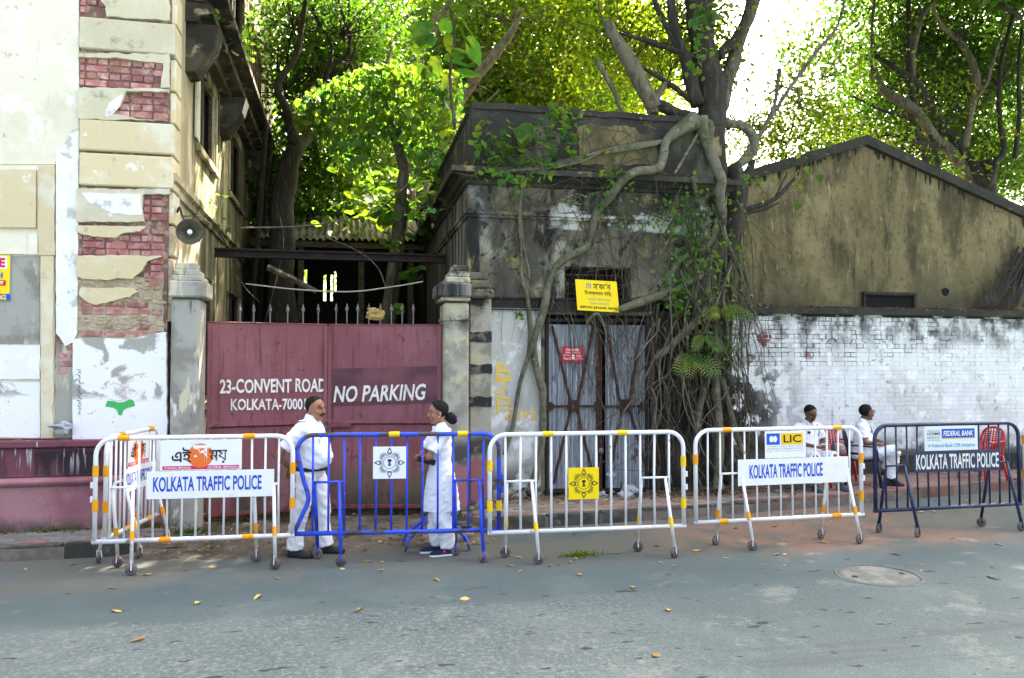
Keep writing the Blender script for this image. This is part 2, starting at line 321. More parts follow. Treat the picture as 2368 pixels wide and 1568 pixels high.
M['coping'] = mat('coping', (.045, .041, .031), .95, [K(c=(.03, .03, .026), s=3, r=(.45, .6)), K(c=(.06, .066, .018), s=2.1, r=(.56, .66)), K(c=(.16, .14, .11), s=9, r=(.6, .7))], (20, .7, .015))
WW = [K(c=(.62, .63, .60), s=1.6, r=(.46, .64)), K(c=(.84, .86, .83), s=3.1, r=(.52, .62)), K(c=(.30, .30, .27), s=7, r=(.60, .68), a=.7), K(c=(.42, .43, .33), s=1.4, st=(2, 2, .8), r=(.58, .68), a=.8),
      K(c=(.03, .031, .026), s=2.6, st=(1.3, 1.3, .8), r=(.40, .60), z=(2.10, 2.95), edge=.9), K(c=(.022, .021, .012), s=2.8, r=(.44, .50), x=(8.0, 6.7), z=(2.5, 1.7), edge=1.2),
      K(c=(.06, .065, .035), s=3, r=(.34, .54), z=(.95, .55), edge=.5), K(c=(.10, .10, .085), s=2.6, r=(.1, .3), z=(.62, .5), edge=.12)]
M['white_wall'] = mat('white_wall', (.74, .77, .74), .93, WW, (14, .45, .01))
M['white_brick'] = mat('white_brick', (.74, .77, .74), .93, WW + [K(c=(.17, .055, .05), s=2.6, r=(.55, .6), z=(2.1, 2.2, 2.55, 2.7), x=(9.2, 7.2))], (30, .6, .008), rand=.08)
M['wall_joint'] = mat('wall_joint', (.66, .69, .66), .95, [K(c=(.035, .035, .03), s=1.9, r=(.40, .52), z=(1.95, 2.2), edge=.5), K(c=(.06, .06, .05), s=5, r=(.60, .66))], (40, .6, .01))
M['bark'] = mat('bark', (.105, .088, .062), .92, [K(c=(.17, .15, .11), s=5, st=(3, 3, .6), r=(.48, .64)), K(c=(.045, .036, .026), s=7, st=(3, 3, .6), r=(.52, .66))], (26, .7, .012))
M['bark_dark'] = mat('bark_dark', (.030, .026, .020), .93, [K(c=(.065, .056, .042), s=5, st=(3, 3, .6), r=(.5, .66))], (26, .8, .015))
M['bark_pale'] = mat('bark_pale', (.15, .125, .085), .9, [K(c=(.075, .062, .042), s=5, st=(2, 2, .7), r=(.46, .62)), K(c=(.22, .19, .135), s=9, r=(.56, .68))], (26, .5, .008))
M['root'] = mat('root', (.135, .132, .085), .85, [K(c=(.075, .08, .04), s=4, r=(.46, .62)), K(c=(.22, .20, .14), s=9, r=(.55, .68)), K(c=(.045, .04, .03), s=14, r=(.56, .68))], (34, .9, .012))
M['rootlet'] = mat('rootlet', (.048, .040, .027), .9, [K(c=(.11, .095, .062), s=4, r=(.5, .64))])
M['twig'] = mat('twig', (.075, .06, .045), .92)
LV = dict(rough=.5, spec=.35)
M['leaf_dark'] = mat('leaf_dark', (.036, .075, .010), layers=[K(c=(.07, .13, .015), s=.8, r=(.4, .65)), K(c=(.02, .05, .008), s=.5, r=(.52, .68))], transl=((2.6, 3.1, 1.4), .36), island=.4, **LV)
M['leaf_mid'] = mat('leaf_mid', (.075, .14, .012), layers=[K(c=(.12, .17, .014), s=.8, r=(.4, .65)), K(c=(.035, .085, .01), s=.6, r=(.52, .68))], transl=((3.5, 3.7, 1.4), .42), island=.55, **LV)
M['leaf_bright'] = mat('leaf_bright', (.08, .14, .012), layers=[K(c=(.135, .165, .014), s=1.2, r=(.4, .62)), K(c=(.05, .12, .02), s=.9, r=(.54, .68))], transl=((3.3, 3.4, 1.2), .44), island=.55, **LV)
M['leaf_vine'] = mat('leaf_vine', (.065, .135, .03), layers=[K(c=(.15, .19, .025), s=1.6, r=(.48, .62)), K(c=(.03, .10, .03), s=1.3, r=(.5, .66))], transl=((3.4, 3.5, 1.2), .44), rand=.35, **LV)
M['leaf_isl'] = mat('leaf_isl', (.065, .135, .03), layers=[K(c=(.15, .19, .025), s=1.6, r=(.48, .62)), K(c=(.03, .10, .03), s=1.3, r=(.5, .66))], transl=((3.4, 3.5, 1.2), .44), island=.35, **LV)
M['leaf_dry'] = mat('leaf_dry', (.42, .31, .10), .8, [K(c=(.26, .15, .07), s=20, r=(.5, .62))], rand=.45, transl=((1.2, 1.1, .8), .2))
M['litter'] = mat('litter', (.19, .135, .075), .9, island=.6)
M['grass'] = mat('grass', (.06, .12, .02), .7, transl=((2.5, 2.5, 1.2), .3), island=.3)
M['paint_white'] = mat('paint_white', (.80, .81, .82), .42, [K(c=(.66, .66, .65), s=6, r=(.58, .68)), K(c=(.30, .17, .10), s=9, r=(.655, .70)), K(c=(.28, .27, .25), s=26, r=(.66, .71)), K(c=(.45, .44, .40), s=3, r=(.4, .6), z=(.5, .15), a=.6)], (40, .12, .003), .45)
M['paint_blue'] = mat('paint_blue', (.018, .075, .68), .42, [K(c=(.012, .035, .30), s=6, r=(.5, .66)), K(c=(.045, .04, .04), s=5, r=(.63, .67)), K(c=(.36, .42, .55), s=14, r=(.67, .70))], (40, .15, .003), .45)
M['paint_blue_worn'] = mat('paint_blue_worn', (.02, .08, .66), .5, [K(c=(.06, .052, .048), s=3.4, st=(1, 4, 4), r=(.53, .58)), K(c=(.30, .34, .42), s=12, r=(.64, .69))], (40, .2, .003), .4)
M['paint_navy'] = mat('paint_navy', (.012, .026, .075), .4, [K(c=(.03, .05, .10), s=6, r=(.5, .66)), K(c=(.25, .28, .32), s=16, r=(.68, .71))], (40, .12, .003), .45)
M['tape_orange'] = mat('tape_orange', (.82, .33, .008), .5, [K(c=(.72, .42, .02), s=6, r=(.5, .64))])
M['tape_yellow'] = mat('tape_yellow', (.85, .58, .01), .5, [K(c=(.7, .45, .02), s=8, r=(.5, .62))])
M['rubber'] = mat('rubber', (.13, .115, .105), .75, [K(c=(.07, .055, .05), s=20, r=(.5, .6))], (60, .3, .003), rand=.3)
M['sheet_white'] = mat('sheet_white', (.82, .83, .84), .5, [K(c=(.70, .71, .72), s=4, r=(.6, .7))])
M['sheet_yellow'] = mat('sheet_yellow', (.90, .66, .006), .5, [K(c=(.82, .55, .01), s=4, r=(.6, .7))])
def flat(n, c, r=.6): M[n] = mat(n, c, r)
flat('ink_blue', (.018, .075, .50)); flat('ink_navy', (.018, .03, .10)); flat('ink_black', (.015, .015, .015)); flat('ink_red', (.62, .012, .03)); flat('ink_white', (.82, .82, .8))
flat('ink_orange', (.82, .17, .03)); flat('ink_magenta', (.62, .02, .12)); flat('ink_green', (.05, .42, .12)); flat('ink_cyan', (.06, .30, .52)); flat('ink_grey', (.28, .30, .32)); flat('lic_yellow', (.85, .52, .01)); flat('lic_blue', (.02, .09, .50))
flat('ink_pink', (.70, .50, .45)); flat('spray_orange', (.75, .52, .10), .9); flat('scrawl', (.07, .075, .08), .9); flat('pale_green_sheet', (.70, .76, .74)); flat('purple', (.30, .05, .35)); flat('bank_blue', (.015, .075, .42))
M['plaque_red'] = mat('plaque_red', (.55, .01, .02), .5, [K(c=(.40, .01, .02), s=8, r=(.55, .65))])
M['skin'] = mat('skin', (.33, .155, .09), .5, [K(c=(.20, .08, .045), s=9, r=(.5, .7))], spec=.4)
M['skin_dark'] = mat('skin_dark', (.17, .075, .045), .45, [K(c=(.09, .038, .024), s=9, r=(.5, .7))], spec=.45)
M['hair'] = mat('hair', (.009, .0085, .0085), .7, bump=(90, .4, .004), spec=.15)
M['cloth_white'] = mat('cloth_white', (.80, .81, .84), .85, bump=(9, .35, .02))
M['cloth_trouser'] = mat('cloth_trouser', (.78, .79, .82), .85, bump=(7, .5, .03))
M['belt'] = mat('belt', (.012, .012, .013), .4)
M['shoe_black'] = mat('shoe_black', (.012, .013, .016), .45)
M['shoe_blue'] = mat('shoe_blue', (.008, .014, .05), .7)
M['shoe_grey'] = mat('shoe_grey', (.07, .085, .095), .6)
M['sole_white'] = mat('sole_white', (.7, .69, .65), .7)
M['plastic_red'] = mat('plastic_red', (.56, .012, .02), .35, [K(c=(.42, .01, .018), s=3, r=(.5, .7))], spec=.5)
M['plastic_maroon'] = mat('plastic_maroon', (.20, .025, .035), .4)
M['plastic_black'] = mat('plastic_black', (.012, .013, .016), .4)
M['glass'] = mat('glass', (.10, .13, .13), .08, spec=.8)
M['stain'] = mat('stain', (.030, .027, .018), .95)
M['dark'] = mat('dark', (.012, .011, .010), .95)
M['wood'] = mat('wood', (.10, .07, .045), .85, [K(c=(.05, .035, .025), s=6, st=(1, 6, 6), r=(.48, .6))])
M['wood_grey'] = mat('wood_grey', (.17, .145, .10), .85, [K(c=(.08, .065, .05), s=6, r=(.48, .6))])
M['enamel'] = mat('enamel', (.085, .08, .06), .35, [K(c=(.16, .145, .10), s=6, r=(.5, .65))], metal=.4)
M['cable'] = mat('cable', (.33, .32, .27), .7)
M['cable_dark'] = mat('cable_dark', (.04, .035, .03), .7)
M['asbestos'] = mat('asbestos', (.28, .25, .19), .95, [K(c=(.12, .105, .08), s=3, r=(.48, .62)), K(c=(.42, .38, .28), s=6, r=(.58, .66))], (20, .5, .01))
M['iron'] = mat('iron', (.10, .115, .112), .85, [K(c=(.19, .19, .17), s=3, r=(.45, .62)), K(c=(.09, .085, .08), s=16, r=(.55, .66))], (60, .7, .006))
M['bag'] = mat('bag', (.34, .36, .38), .4, [K(c=(.3, .33, .36), s=12, r=(.5, .62))])
M['dark_wall'] = mat('dark_wall', (.022, .020, .016), .95, [K(c=(.06, .052, .04), s=3, r=(.5, .66))])

# ------------------------------------------------------------------ lettering
_tc = {}
def textmesh(s, bold=0.0, shear=0.0, space=1.0):
    key = (s, bold, shear, space)
    if key not in _tc:
        cu = bpy.data.curves.new('text', 'FONT'); cu.body = s; cu.offset = bold; cu.shear = shear; cu.space_character = space; cu.resolution_u = 3
        o = bpy.data.objects.new('text', cu); COL.objects.link(o)
        dg = bpy.context.evaluated_depsgraph_get(); me = bpy.data.meshes.new_from_object(o.evaluated_get(dg))
        v = [p.co[:2] for p in me.vertices]; f = [tuple(p.vertices) for p in me.polygons]
        bpy.data.objects.remove(o); bpy.data.curves.remove(cu); bpy.data.meshes.remove(me)
        xs = [p[0] for p in v] or [0]; ys = [p[1] for p in v] or [0]
        _tc[key] = ([((a - min(xs)) / max(1e-6, max(xs) - min(xs)), (b - min(ys)) / max(1e-6, max(ys) - min(ys))) for a, b in v], f)
    return _tc[key]
def lettering(s, o, u, v, w, h, m, parent, bold=0.0, shear=0.0, space=1.0, name='lettering', lift=0.003, warp=None):
    """flat lettering in the box o + u*[0,w] + v*[0,h]"""
    o, u, v = Vector(o), Vector(u).normalized(), Vector(v).normalized(); n = u.cross(v)
    vs_, fs = textmesh(s, bold, shear, space)
    def q(a, b):
        if warp: a, b = warp(a, b)
        return o + u * (a * w) + v * (b * h) + n * lift
    return MB().add([q(a, b) for a, b in vs_], fs).build(name, m, parent)
# ================================================================== ground, road, kerbs, pavements
PAVE = 0.14
# road sheet: gently gridded, reaching the horizon
g = MB()
g.add([(-400, -300, 0), (400, -300, 0), (400, 500, 0), (-400, 500, 0)], [(0, 1, 2, 3)])
struct('road', g, M['asphalt'])

KL = [PZ(-420, 1322), PZ(0, 1299), PZ(150, 1292), PZ(318, 1284)]           # left kerb foot
KR = [PZ(1148, 1226), PZ(1302, 1216), PZ(1577, 1199), PZ(1800, 1181), PZ(1980, 1166), PZ(2229, 1143), PZ(2420, 1124), PZ(2900, 1085)]
def along(P, s):
    """point at arc length s on polyline"""
    for a, b in zip(P[:-1], P[1:]):
        L = (b - a).length
        if s <= L: return a.lerp(b, s / L), (b - a).normalized()
        s -= L
    return P[-1].copy(), (P[-1] - P[-2]).normalized()
def plen(P): return sum((b - a).length for a, b in zip(P[:-1], P[1:]))
def kerbline(P, parent, step, seed):
    rnd = random.Random(seed); L = plen(P); s = 0.0
    while s < L - 0.05:
        e = min(L, s + step * rnd.uniform(.85, 1.15))
        a, t = along(P, s + .006); b, _ = along(P, e - .006); d = (b - a).normalized(); n = Vector((-d.y, d.x, 0))
        jz = rnd.uniform(-.008, .006); w = .15; off = n * rnd.uniform(-.01, .01)
        bm = bmesh.new(); bmesh.ops.create_cube(bm, size=1.0)
        ln = (b - a).length
        for v in bm.verts: v.co = Vector((v.co.x * ln, v.co.y * w, v.co.z * .24))
        bmesh.ops.bevel(bm, geom=list(bm.edges), offset=.018, segments=2, affect='EDGES')
        for v in bm.verts:
            nz = mnoise.noise(Vector((v.co.x * 6 + s * 9, v.co.y * 9, v.co.z * 9 + seed))) * .012
            v.co += Vector((0, nz, nz))
        c = (a + b) / 2 + n * (w / 2) + off
        rot = Matrix(((d.x, n.x, 0), (d.y, n.y, 0), (0, 0, 1)))
        for v in bm.verts: v.co = rot @ v.co + Vector((c.x, c.y, PAVE - .12 + .004 + jz))
        MB().bm(bm).build('kerb_stone', M['kerb'], parent)
        s = e

# wavy interlocking pavers: one mesh per orientation, shared by all pieces
def paver_mesh(m, k):
    pts = []; L, W = .236, .116; n = 5
    def wv(t): return math.sin(t * 2 * math.pi) * .016
    for i in range(n): t = i / n; pts.append((-L / 2 + L * t, -W / 2 + wv(t)))
    for i in range(3): t = i / 3; pts.append((L / 2 + math.sin(t * 2 * math.pi) * .010, -W / 2 + W * t))
    for i in range(n): t = 1 - i / n; pts.append((-L / 2 + L * t, W / 2 + wv(t)))
    for i in range(3): t = 1 - i / 3; pts.append((-L / 2 + math.sin(t * 2 * math.pi) * .010, -W / 2 + W * t))
    q = MB(); N_ = len(pts)
    top = [(x * .955, y * .92, 0) for x, y in pts]; mid = [(x, y, -.007) for x, y in pts]; bot = [(x, y, -.05) for x, y in pts]
    q.add(top + mid + bot, [tuple(range(N_))] + [(i, i + N_, (i + 1) % N_ + N_, (i + 1) % N_) for i in range(N_)] + [(i + N_, i + 2 * N_, (i + 1) % N_ + 2 * N_, (i + 1) % N_ + N_) for i in range(N_)])
    return q.mesh('paver', m)
PAVERS = {k: paver_mesh(M[k], 0) for k in ('paver_red', 'paver_buff', 'paver_grey')}
def pavement(name, poly, kerb, seed, pick, xr, yr, ang, limit):
    """poly: list of Vectors (ground plan); bedding slab + kerb stones + pavers"""
    root = MB().prism([Vector((p.x, p.y, PAVE - .020)) for p in poly], (0, 0, -.3)).build(name, M['bed'])
    root['kind'] = 'structure'; OFF[root] = Vector((0, 0, 0))
    kerbline(kerb, root, .72, seed)
    P2 = [(p.x, p.y) for p in poly]; rnd = random.Random(seed)
    ca, sa = math.cos(ang), math.sin(ang); items = []
    row = 0; y = yr[0]
    while y < yr[1]:
        x = xr[0] + (row % 2) * .12
        while x < xr[1]:
            X, Y = x * ca - y * sa, x * sa + y * ca
            ok = all(inpoly(X + dx, Y + dy, P2) for dx, dy in ((-.09, -.04), (.09, -.04), (.09, .04), (-.09, .04)))
            # keep behind the kerb
            if ok:
                dk = min(((Vector((X, Y, 0)) - along(kerb, s)[0]).length for s in np.linspace(0, plen(kerb), 60)), default=9)
                if dk < .2: ok = False
            if ok: items.append((math.hypot(X, Y), X, Y))
            x += .24
        y += .12; row += 1
    items.sort()
    rest = MB()
    for i, (d, X, Y) in enumerate(items):
        mk = pick(X, Y, rnd); z = PAVE + rnd.uniform(-.004, .004); rot = (rnd.uniform(-.012, .012), rnd.uniform(-.012, .012), ang + rnd.uniform(-.012, .012))
        if i < limit: put('paver', PAVERS[mk], root, (X, Y, z), rot)
        else:
            mm = Matrix.Translation((X, Y, z)) @ Matrix.Rotation(rot[2], 4, 'Z')
            me = PAVERS[mk]; rest.add([mm @ v.co for v in me.vertices], [tuple(p.vertices) for p in me.polygons])
    if rest.v: rest.build('far_pavers', M['paver_red'], root)['kind'] = 'stuff'
    return root
polyR = [p.copy() for p in KR] + [Vector((KR[-1].x + .5, 12.22, 0)), Vector((5.75, 12.22, 0)), Vector((5.75, 11.02, 0)), Vector((1.30, 11.02, 0)), Vector((1.30, 10.3, 0))]
def pickR(X, Y, r):
    u = r.random() + .5 * mnoise.noise(Vector((X * .9, Y * .9, 3)))
    if X > 5.2: return 'paver_red' if u < .75 else 'paver_grey'
    return 'paver_red' if u < .42 else ('paver_buff' if u < .80 else 'paver_grey')
pavement('right_pavement', polyR, KR, 3, pickR, (0, 14), (7, 13), R(6), 290)
polyL = [p.copy() for p in KL] + [Vector((-1.95, 10.05, 0)), Vector((KL[0].x, 10.05, 0))]
pavement('left_pavement', polyL, KL, 5, lambda X, Y, r: 'paver_grey' if r.random() < .86 else 'paver_red', (-7, 0), (8.6, 10.1), 0.0, 260)

# dirt apron in front of the gate: a low rough mound of silt
nx, ny = 60, 34
x0, x1, y0, y1 = -2.6, 2.0, 8.55, 11.2
vsl = []
for j in range(ny + 1):
    for i in range(nx + 1):
        x, y = x0 + (x1 - x0) * i / nx, y0 + (y1 - y0) * j / ny
        e = min(1, (y - y0) / .55) * min(1, max(0, (x - x0) / .4)) * min(1, max(0, (x1 - x) / .5))
        e = max(0, min(1, e + .25 * mnoise.noise(Vector((x * 2.2, y * 2.2, 1)))))
        z = -.03 + e * (.062 + .03 * mnoise.noise(Vector((x * 3, y * 3, 0))) + .014 * mnoise.noise(Vector((x * 12, y * 12, 0))))
        vsl.append((x, y, z))
g = MB(); g.add(vsl, [(j * (nx + 1) + i, j * (nx + 1) + i + 1, (j + 1) * (nx + 1) + i + 1, (j + 1) * (nx + 1) + i) for j in range(ny) for i in range(nx)])
struct('dirt_ground', g, M['dirt'], True)
# earth yard behind the gate
g = MB(); g.add([(-2.0, 10.6, .03), (1.8, 10.6, .03), (1.8, 40, .05), (-2.0, 40, .05)], [(0, 1, 2, 3)]); struct('yard_ground', g, M['dirt'])
g = MB(); g.add([(1.8, 13.2, .03), (60, 13.2, .03), (60, 70, .05), (1.8, 70, .05)], [(0, 1, 2, 3)]); struct('garden_ground', g, M['dirt'])

# manhole in the road
mc = PZ(2030, 1331); mc.z = 0
mh = thing('manhole_cover', (mc.x, mc.y, 0), 'round iron manhole cover sunk in the asphalt near the navy barricade', 'manhole')
rr = 0.37
MB().lathe([(rr + .03, -.02), (rr + .028, .004), (rr + .006, .008), (rr + .004, -.018), (rr - .001, -.02)], mc, n=48).build('rim', M['iron'], mh, True)
MB().lathe([(rr - .016, -.05), (rr - .016, .003), (rr - .05, .0065), (rr - .2, .0065), (.01, .0065)], mc, n=48).build('lid', M['iron'], mh)
for sx in (-1, 1): MB().lathe([(.028, 0), (.028, .0026), (.016, .0026), (.016, 0)], (mc.x + sx * .26, mc.y, .0066), n=14).build('lifting_eye', M['black_steel'], mh)
# ================================================================== left building
LY = 10.0                                    # plane of the quoins
lb = thing('old_house', (-4.5, 12, 0), 'tall cream plastered old house with peeling quoins and exposed red brick', 'building')
BRICKS = {}
def brick_mesh(L, H=.072, D=.09):
    if L not in BRICKS:
        q = MB().bbox(-L / 2, 0, -H / 2, L / 2, D, H / 2, .007); BRICKS[L] = q.mesh('brick', M['brick'])
    return BRICKS[L]
def lay_bricks(parent, poly, Y, seed, row=.088, depth=0.0, skip=0.03):
    """English-bond bricks whose centres lie in poly [(x,z)] on the plane Y"""
    rnd = random.Random(seed); zs = [p[1] for p in poly]; xs = [p[0] for p in poly]
    k0 = int(math.floor(min(zs) / row)); off = OFF.get(parent, Vector((0, 0, 0)))
    for k in range(k0, int(max(zs) / row) + 2):
        z = k * row + row / 2; L = .235 if k % 2 else .112; x = math.floor(min(xs) / .25) * .25 + (.06 if k % 2 else 0.0)
        while x < max(xs) + .2:
            xa, xb = max(x - L / 2, min(xs)), min(x + L / 2, max(xs))
            if inpoly((xa + xb) / 2, z, poly) and xb - xa > .05 and rnd.random() > skip:
                fx = (xb - xa) / L
                put('brick', brick_mesh(L), parent, ((xa + xb) / 2 - off.x + rnd.uniform(-.004, .004), Y + rnd.uniform(-.006, .010) + depth - off.y, z - off.z + rnd.uniform(-.004, .004)),
                    (rnd.uniform(-.03, .03), rnd.uniform(-.02, .02), rnd.uniform(-.03, .03)), (fx * rnd.uniform(.93, 1.02), 1, rnd.uniform(.9, 1.06)))
            x += L + .016
def pz(x, y, Y=LY): p = PY(x, y, Y); return (p.x, p.z)
def plate(pts_px, Y, th, name, m, parent, amp=.0, step=.05, seed=0, rough=None):
    """plaster piece traced on the wall plane Y, th thick; amp roughens its edge"""
    P = [PY(x, y, Y) for x, y in pts_px]
    if amp: P = jag(P, amp, step, seed)
    return MB().prism(P, (0, th, 0)).build(name, m, parent, normals=True)
XC = pz(390, 600)[0]                         # corner
XQ = pz(180, 500)[0]                         # left edge of quoins
XR = pz(128, 500)[0]                         # left edge of the recessed strip
ZT = 14.0
SX = XC - .03                                # plane of the side wall
# core: brick mass behind the plaster (front) and the side wall with its window openings
core = MB(); core.box(-12, LY + .06, 0.02, XC - .02, LY + .45, ZT)
core.build('brick_core', M['joint'], lb)
YS = LY + .06
wins = [(11.83, 13.35), (15.0, 16.6), (18.3, 19.9)]
side = MB()
holes = [(a - YS, 5.22, b - YS, 6.42) for a, b in wins] + [(a - YS, 1.5, b - YS, 3.4) for a, b in wins] + [(a - YS, 7.7, b - YS, 9.6) for a, b in wins]
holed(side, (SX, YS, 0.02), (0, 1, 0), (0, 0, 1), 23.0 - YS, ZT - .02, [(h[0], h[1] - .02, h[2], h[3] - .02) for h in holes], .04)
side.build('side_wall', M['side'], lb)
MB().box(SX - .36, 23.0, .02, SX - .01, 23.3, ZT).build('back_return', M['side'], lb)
MB().box(-12, LY + .46, 0.02, SX - .36, 23.2, ZT).build('inner_mass', M['dark'], lb)
MB().box(-12, LY + .08, ZT, SX - .02, 23.2, ZT + .2).build('roof', M['cornice'], lb)
for i, (a, b) in enumerate(wins):
    for z0, z1 in ((5.22, 6.42), (1.5, 3.4), (7.7, 9.6)):
        w = MB(); t = .06
        for y0_, y1_, za, zb in ((a, a + t, z0, z1), (b - t, b, z0, z1), (a + t, b - t, z1 - t, z1), (a + t, b - t, z0, z0 + t), ((a + b) / 2 - .03, (a + b) / 2 + .03, z0 + t, z1 - t)):
            w.box(SX - .085, y0_, za, SX - .041, y1_, zb)
        wo = w.build('window', M['wood'], lb)
        rc = MB()
        for bx_ in ((SX - .28, a, z0, SX - .27, b, z1), (SX - .27, a, z0, SX - .086, a + .01, z1), (SX - .27, b - .01, z0, SX - .086, b, z1), (SX - .27, a + .01, z0, SX - .086, b - .01, z0 + .01), (SX - .27, a + .01, z1 - .01, SX - .086, b - .01, z1)): rc.box(*bx_)
        rc.build('recess', M['dark'], wo)  # shade inside the opening is put into this near-black lining
        for ya, yb in ((a + t, (a + b) / 2 - .03),):
            MB().box(SX - .072, ya, z0 + t, SX - .060, yb, z1 - t).build('pane', M['glass'], wo)
        # drip mould and sill
        MB().bbox(SX, a - .12, z0 - .12, SX + .07, b + .12, z0 - .005, .012).build('sill', M['side'], lb)
        if z0 > 7: MB().bbox(SX, a - .16, z1 + .02, SX + .045, b + .16, z1 + .14, .012).build('hood_mould', M['side'], lb)
        for yy in (a - .13, b + .05):
            MB().bbox(SX + .001, yy, z0 + .02, SX + .03, yy + .08, z1 - .01, .008).build('architrave', M['side'], lb)
# louvred shutter hanging open by the first upper window
MB().box(SX + .02, 11.55, 5.25, SX + .05, 11.81, 6.4).build('shutter', M['ochre_grey'], lb)
# string course, main cornice with brackets, upper band
def course(z0, z1, prj, name, m, y1=22.9, y0=None):
    return MB().prism([Vector((SX - .01, y0 or LY + .02, z0)), Vector((SX + prj * .45, y0 or LY + .02, z0)), Vector((SX + prj * .5, y0 or LY + .02, z0 + (z1 - z0) * .4)), Vector((SX + prj, y0 or LY + .02, z0 + (z1 - z0) * .55)), Vector((SX + prj, y0 or LY + .02, z1)), Vector((SX - .01, y0 or LY + .02, z1 + .03))], (0, y1 - (y0 or LY + .02), 0)).build(name, m, lb, normals=True)
course(4.17, 4.37, .10, 'string_course', M['side'])
course(6.62, 6.86, .34, 'cornice', M['cornice'], y0=10.9)
course(6.90, 7.12, .5, 'cornice', M['cornice'], y0=10.9)
for k in range(4):
    y = (10.95, 13.85, 17.2, 20.4)[k]
    MB().prism([Vector((SX, y, 5.95)), Vector((SX + .12, y, 5.98)), Vector((SX + .36, y, 6.36)), Vector((SX + .42, y, 6.61)), Vector((SX, y, 6.61))], (0, .42, 0)).build('bracket', M['cornice'], lb, normals=True)
# rail of an upper balcony, rusty
for k in range(8):
    MB().tube([(SX + .42, 14 + k * .3, 7.13), (SX + .42, 14 + k * .3, 8.0)], .012, 6).build('baluster', M['rust'], lb)
MB().tube([(SX + .42, 13.9, 8.0), (SX + .42, 16.3, 8.0)], .018, 6).build('hand_rail', M['rust'], lb)
# rain pipe bundle and hanging aerial roots at the far end
for k in range(7):
    y = 16.2 + k * .9; p = [Vector((SX + .52 + .1 * math.sin(k * 3), y, 6.9)), Vector((SX + .40, y + .1, 5.0)), Vector((SX + .32 + .05 * k % .2, y, 3.4)), Vector((SX + .25, y + .1, 1.5)), Vector((SX + .2, y, .03))]
    sp = smoothpath(p, 5); MB().tube(sp, radpath([.05, .06, .04, .05, .07], len(sp)), 6).build('aerial_root', M['bark_dark'], lb, True)

# ---- front: quoin blocks (rows between grooves), traced
rows_y = [-38, 43, 121, 200, 277, 354, 434, 514]
def quoin(yt, yb, m, x0=182, x1=391, amp=0.0, seed=0, side_=True):
    """chamfered rusticated block on the front with its return round the corner"""
    z1 = PY(285, yt, LY).z - .016; z0 = PY(285, yb, LY).z + .016
    xa = pz(x0, (yt + yb) / 2)[0]; xb = pz(x1, (yt + yb) / 2)[0] if x1 < 388 else XC + .035
    bm = bmesh.new(); bmesh.ops.create_cube(bm, size=1.0)
    for v in bm.verts: v.co = Vector((xa + (v.co.x + .5) * (xb - xa), LY + (v.co.y + .5) * .075, z0 + (v.co.z + .5) * (z1 - z0)))
    bmesh.ops.bevel(bm, geom=[e for e in bm.edges if any(v.co.y < LY + .01 for v in e.verts)], offset=.014, segments=1, affect='EDGES')
    MB().bm(bm).build('quoin', m, lb)
def quoin_return(yt, yb, m):
    z1 = PY(285, yt, LY).z - .016; z0 = PY(285, yb, LY).z + .016
    MB().bbox(SX - .02, LY + .077, z0, XC + .035, LY + .42, z1, .012).build('quoin_return', m, lb)
for i in range(len(rows_y) - 1): quoin_return(rows_y[i], rows_y[i + 1], M['ochre'])
for a, b in ((514, 590), (590, 668), (668, 745)): quoin_return(a, b, M['mortar'])
quoin(43, 121, M['ochre_grey']); quoin(277, 354, M['ochre']); quoin(354, 434, M['ochre'])
T = .075
plate([(238, -40), (391, -40), (391, 46), (300, 42), (246, 38), (244, 14), (233, 2)], LY, T, 'plaster', M['ochre_grey'], lb, .008, .04, 1)
lay_bricks(lb, [pz(183, -40), pz(246, -40), pz(246, 36), pz(183, 32)], LY + .03, 1)
# row 121-200: bricks, plaster margin right and top
lay_bricks(lb, [pz(181, 132), pz(378, 136), pz(376, 203), pz(181, 197)], LY + .040, 2)
plate([(181, 122), (391, 125), (391, 202), (371, 203), (377, 146), (330, 142), (290, 136), (181, 131)], LY, T, 'plaster', M['ochre_grey'], lb, .007, .035, 2)
# row 200-277
plate([(180, 202), (391, 206), (388, 213), (290, 211), (284, 232), (262, 262), (330, 276), (388, 278), (180, 274)], LY, T, 'plaster', M['ochre_grey'], lb, .007, .03, 3)
lay_bricks(lb, [pz(268, 213), pz(387, 214), pz(387, 272), pz(262, 270)], LY + .040, 3)
MB().prism([PY(x, y, LY - .003) for x, y in ((286, 214), (278, 245), (255, 268), (240, 270), (252, 238))], (0, .012, 0)).build('limewash_flake', M['whitewash'], lb)
# row 434-514
plate([(176, 436), (391, 436), (391, 448), (330, 450), (328, 480), (333, 512), (176, 512)], LY, T, 'plaster', M['ochre_grey'], lb, .008, .03, 4)
lay_bricks(lb, [pz(331, 450), pz(384, 449), pz(380, 513), pz(333, 513)], LY + .040, 4)
MB().prism(jag([PY(x, y, LY - .003) for x, y in ((188, 446), (324, 449), (328, 498), (262, 494), (205, 468))], .006, .04, 9), (0, .012, 0)).build('limewash_flake', M['whitewash'], lb)
# row 514-590: thin lip of plaster over brick
plate([(175, 522), (338, 524), (322, 535), (282, 540), (270, 549), (232, 548), (190, 542), (176, 534)], LY, T, 'plaster', M['ochre'], lb, .007, .03, 5)
lay_bricks(lb, [pz(175, 536), pz(378, 524), pz(378, 590), pz(175, 588)], LY + .040, 5)
# row 590-650
plate([(174, 590), (376, 592), (340, 604), (330, 622), (306, 645), (280, 644), (250, 648), (212, 646), (176, 640)], LY, T, 'plaster', M['ochre'], lb, .007, .03, 6)
lay_bricks(lb, [pz(344, 606), pz(378, 598), pz(378, 648), pz(330, 646)], LY + .034, 6)
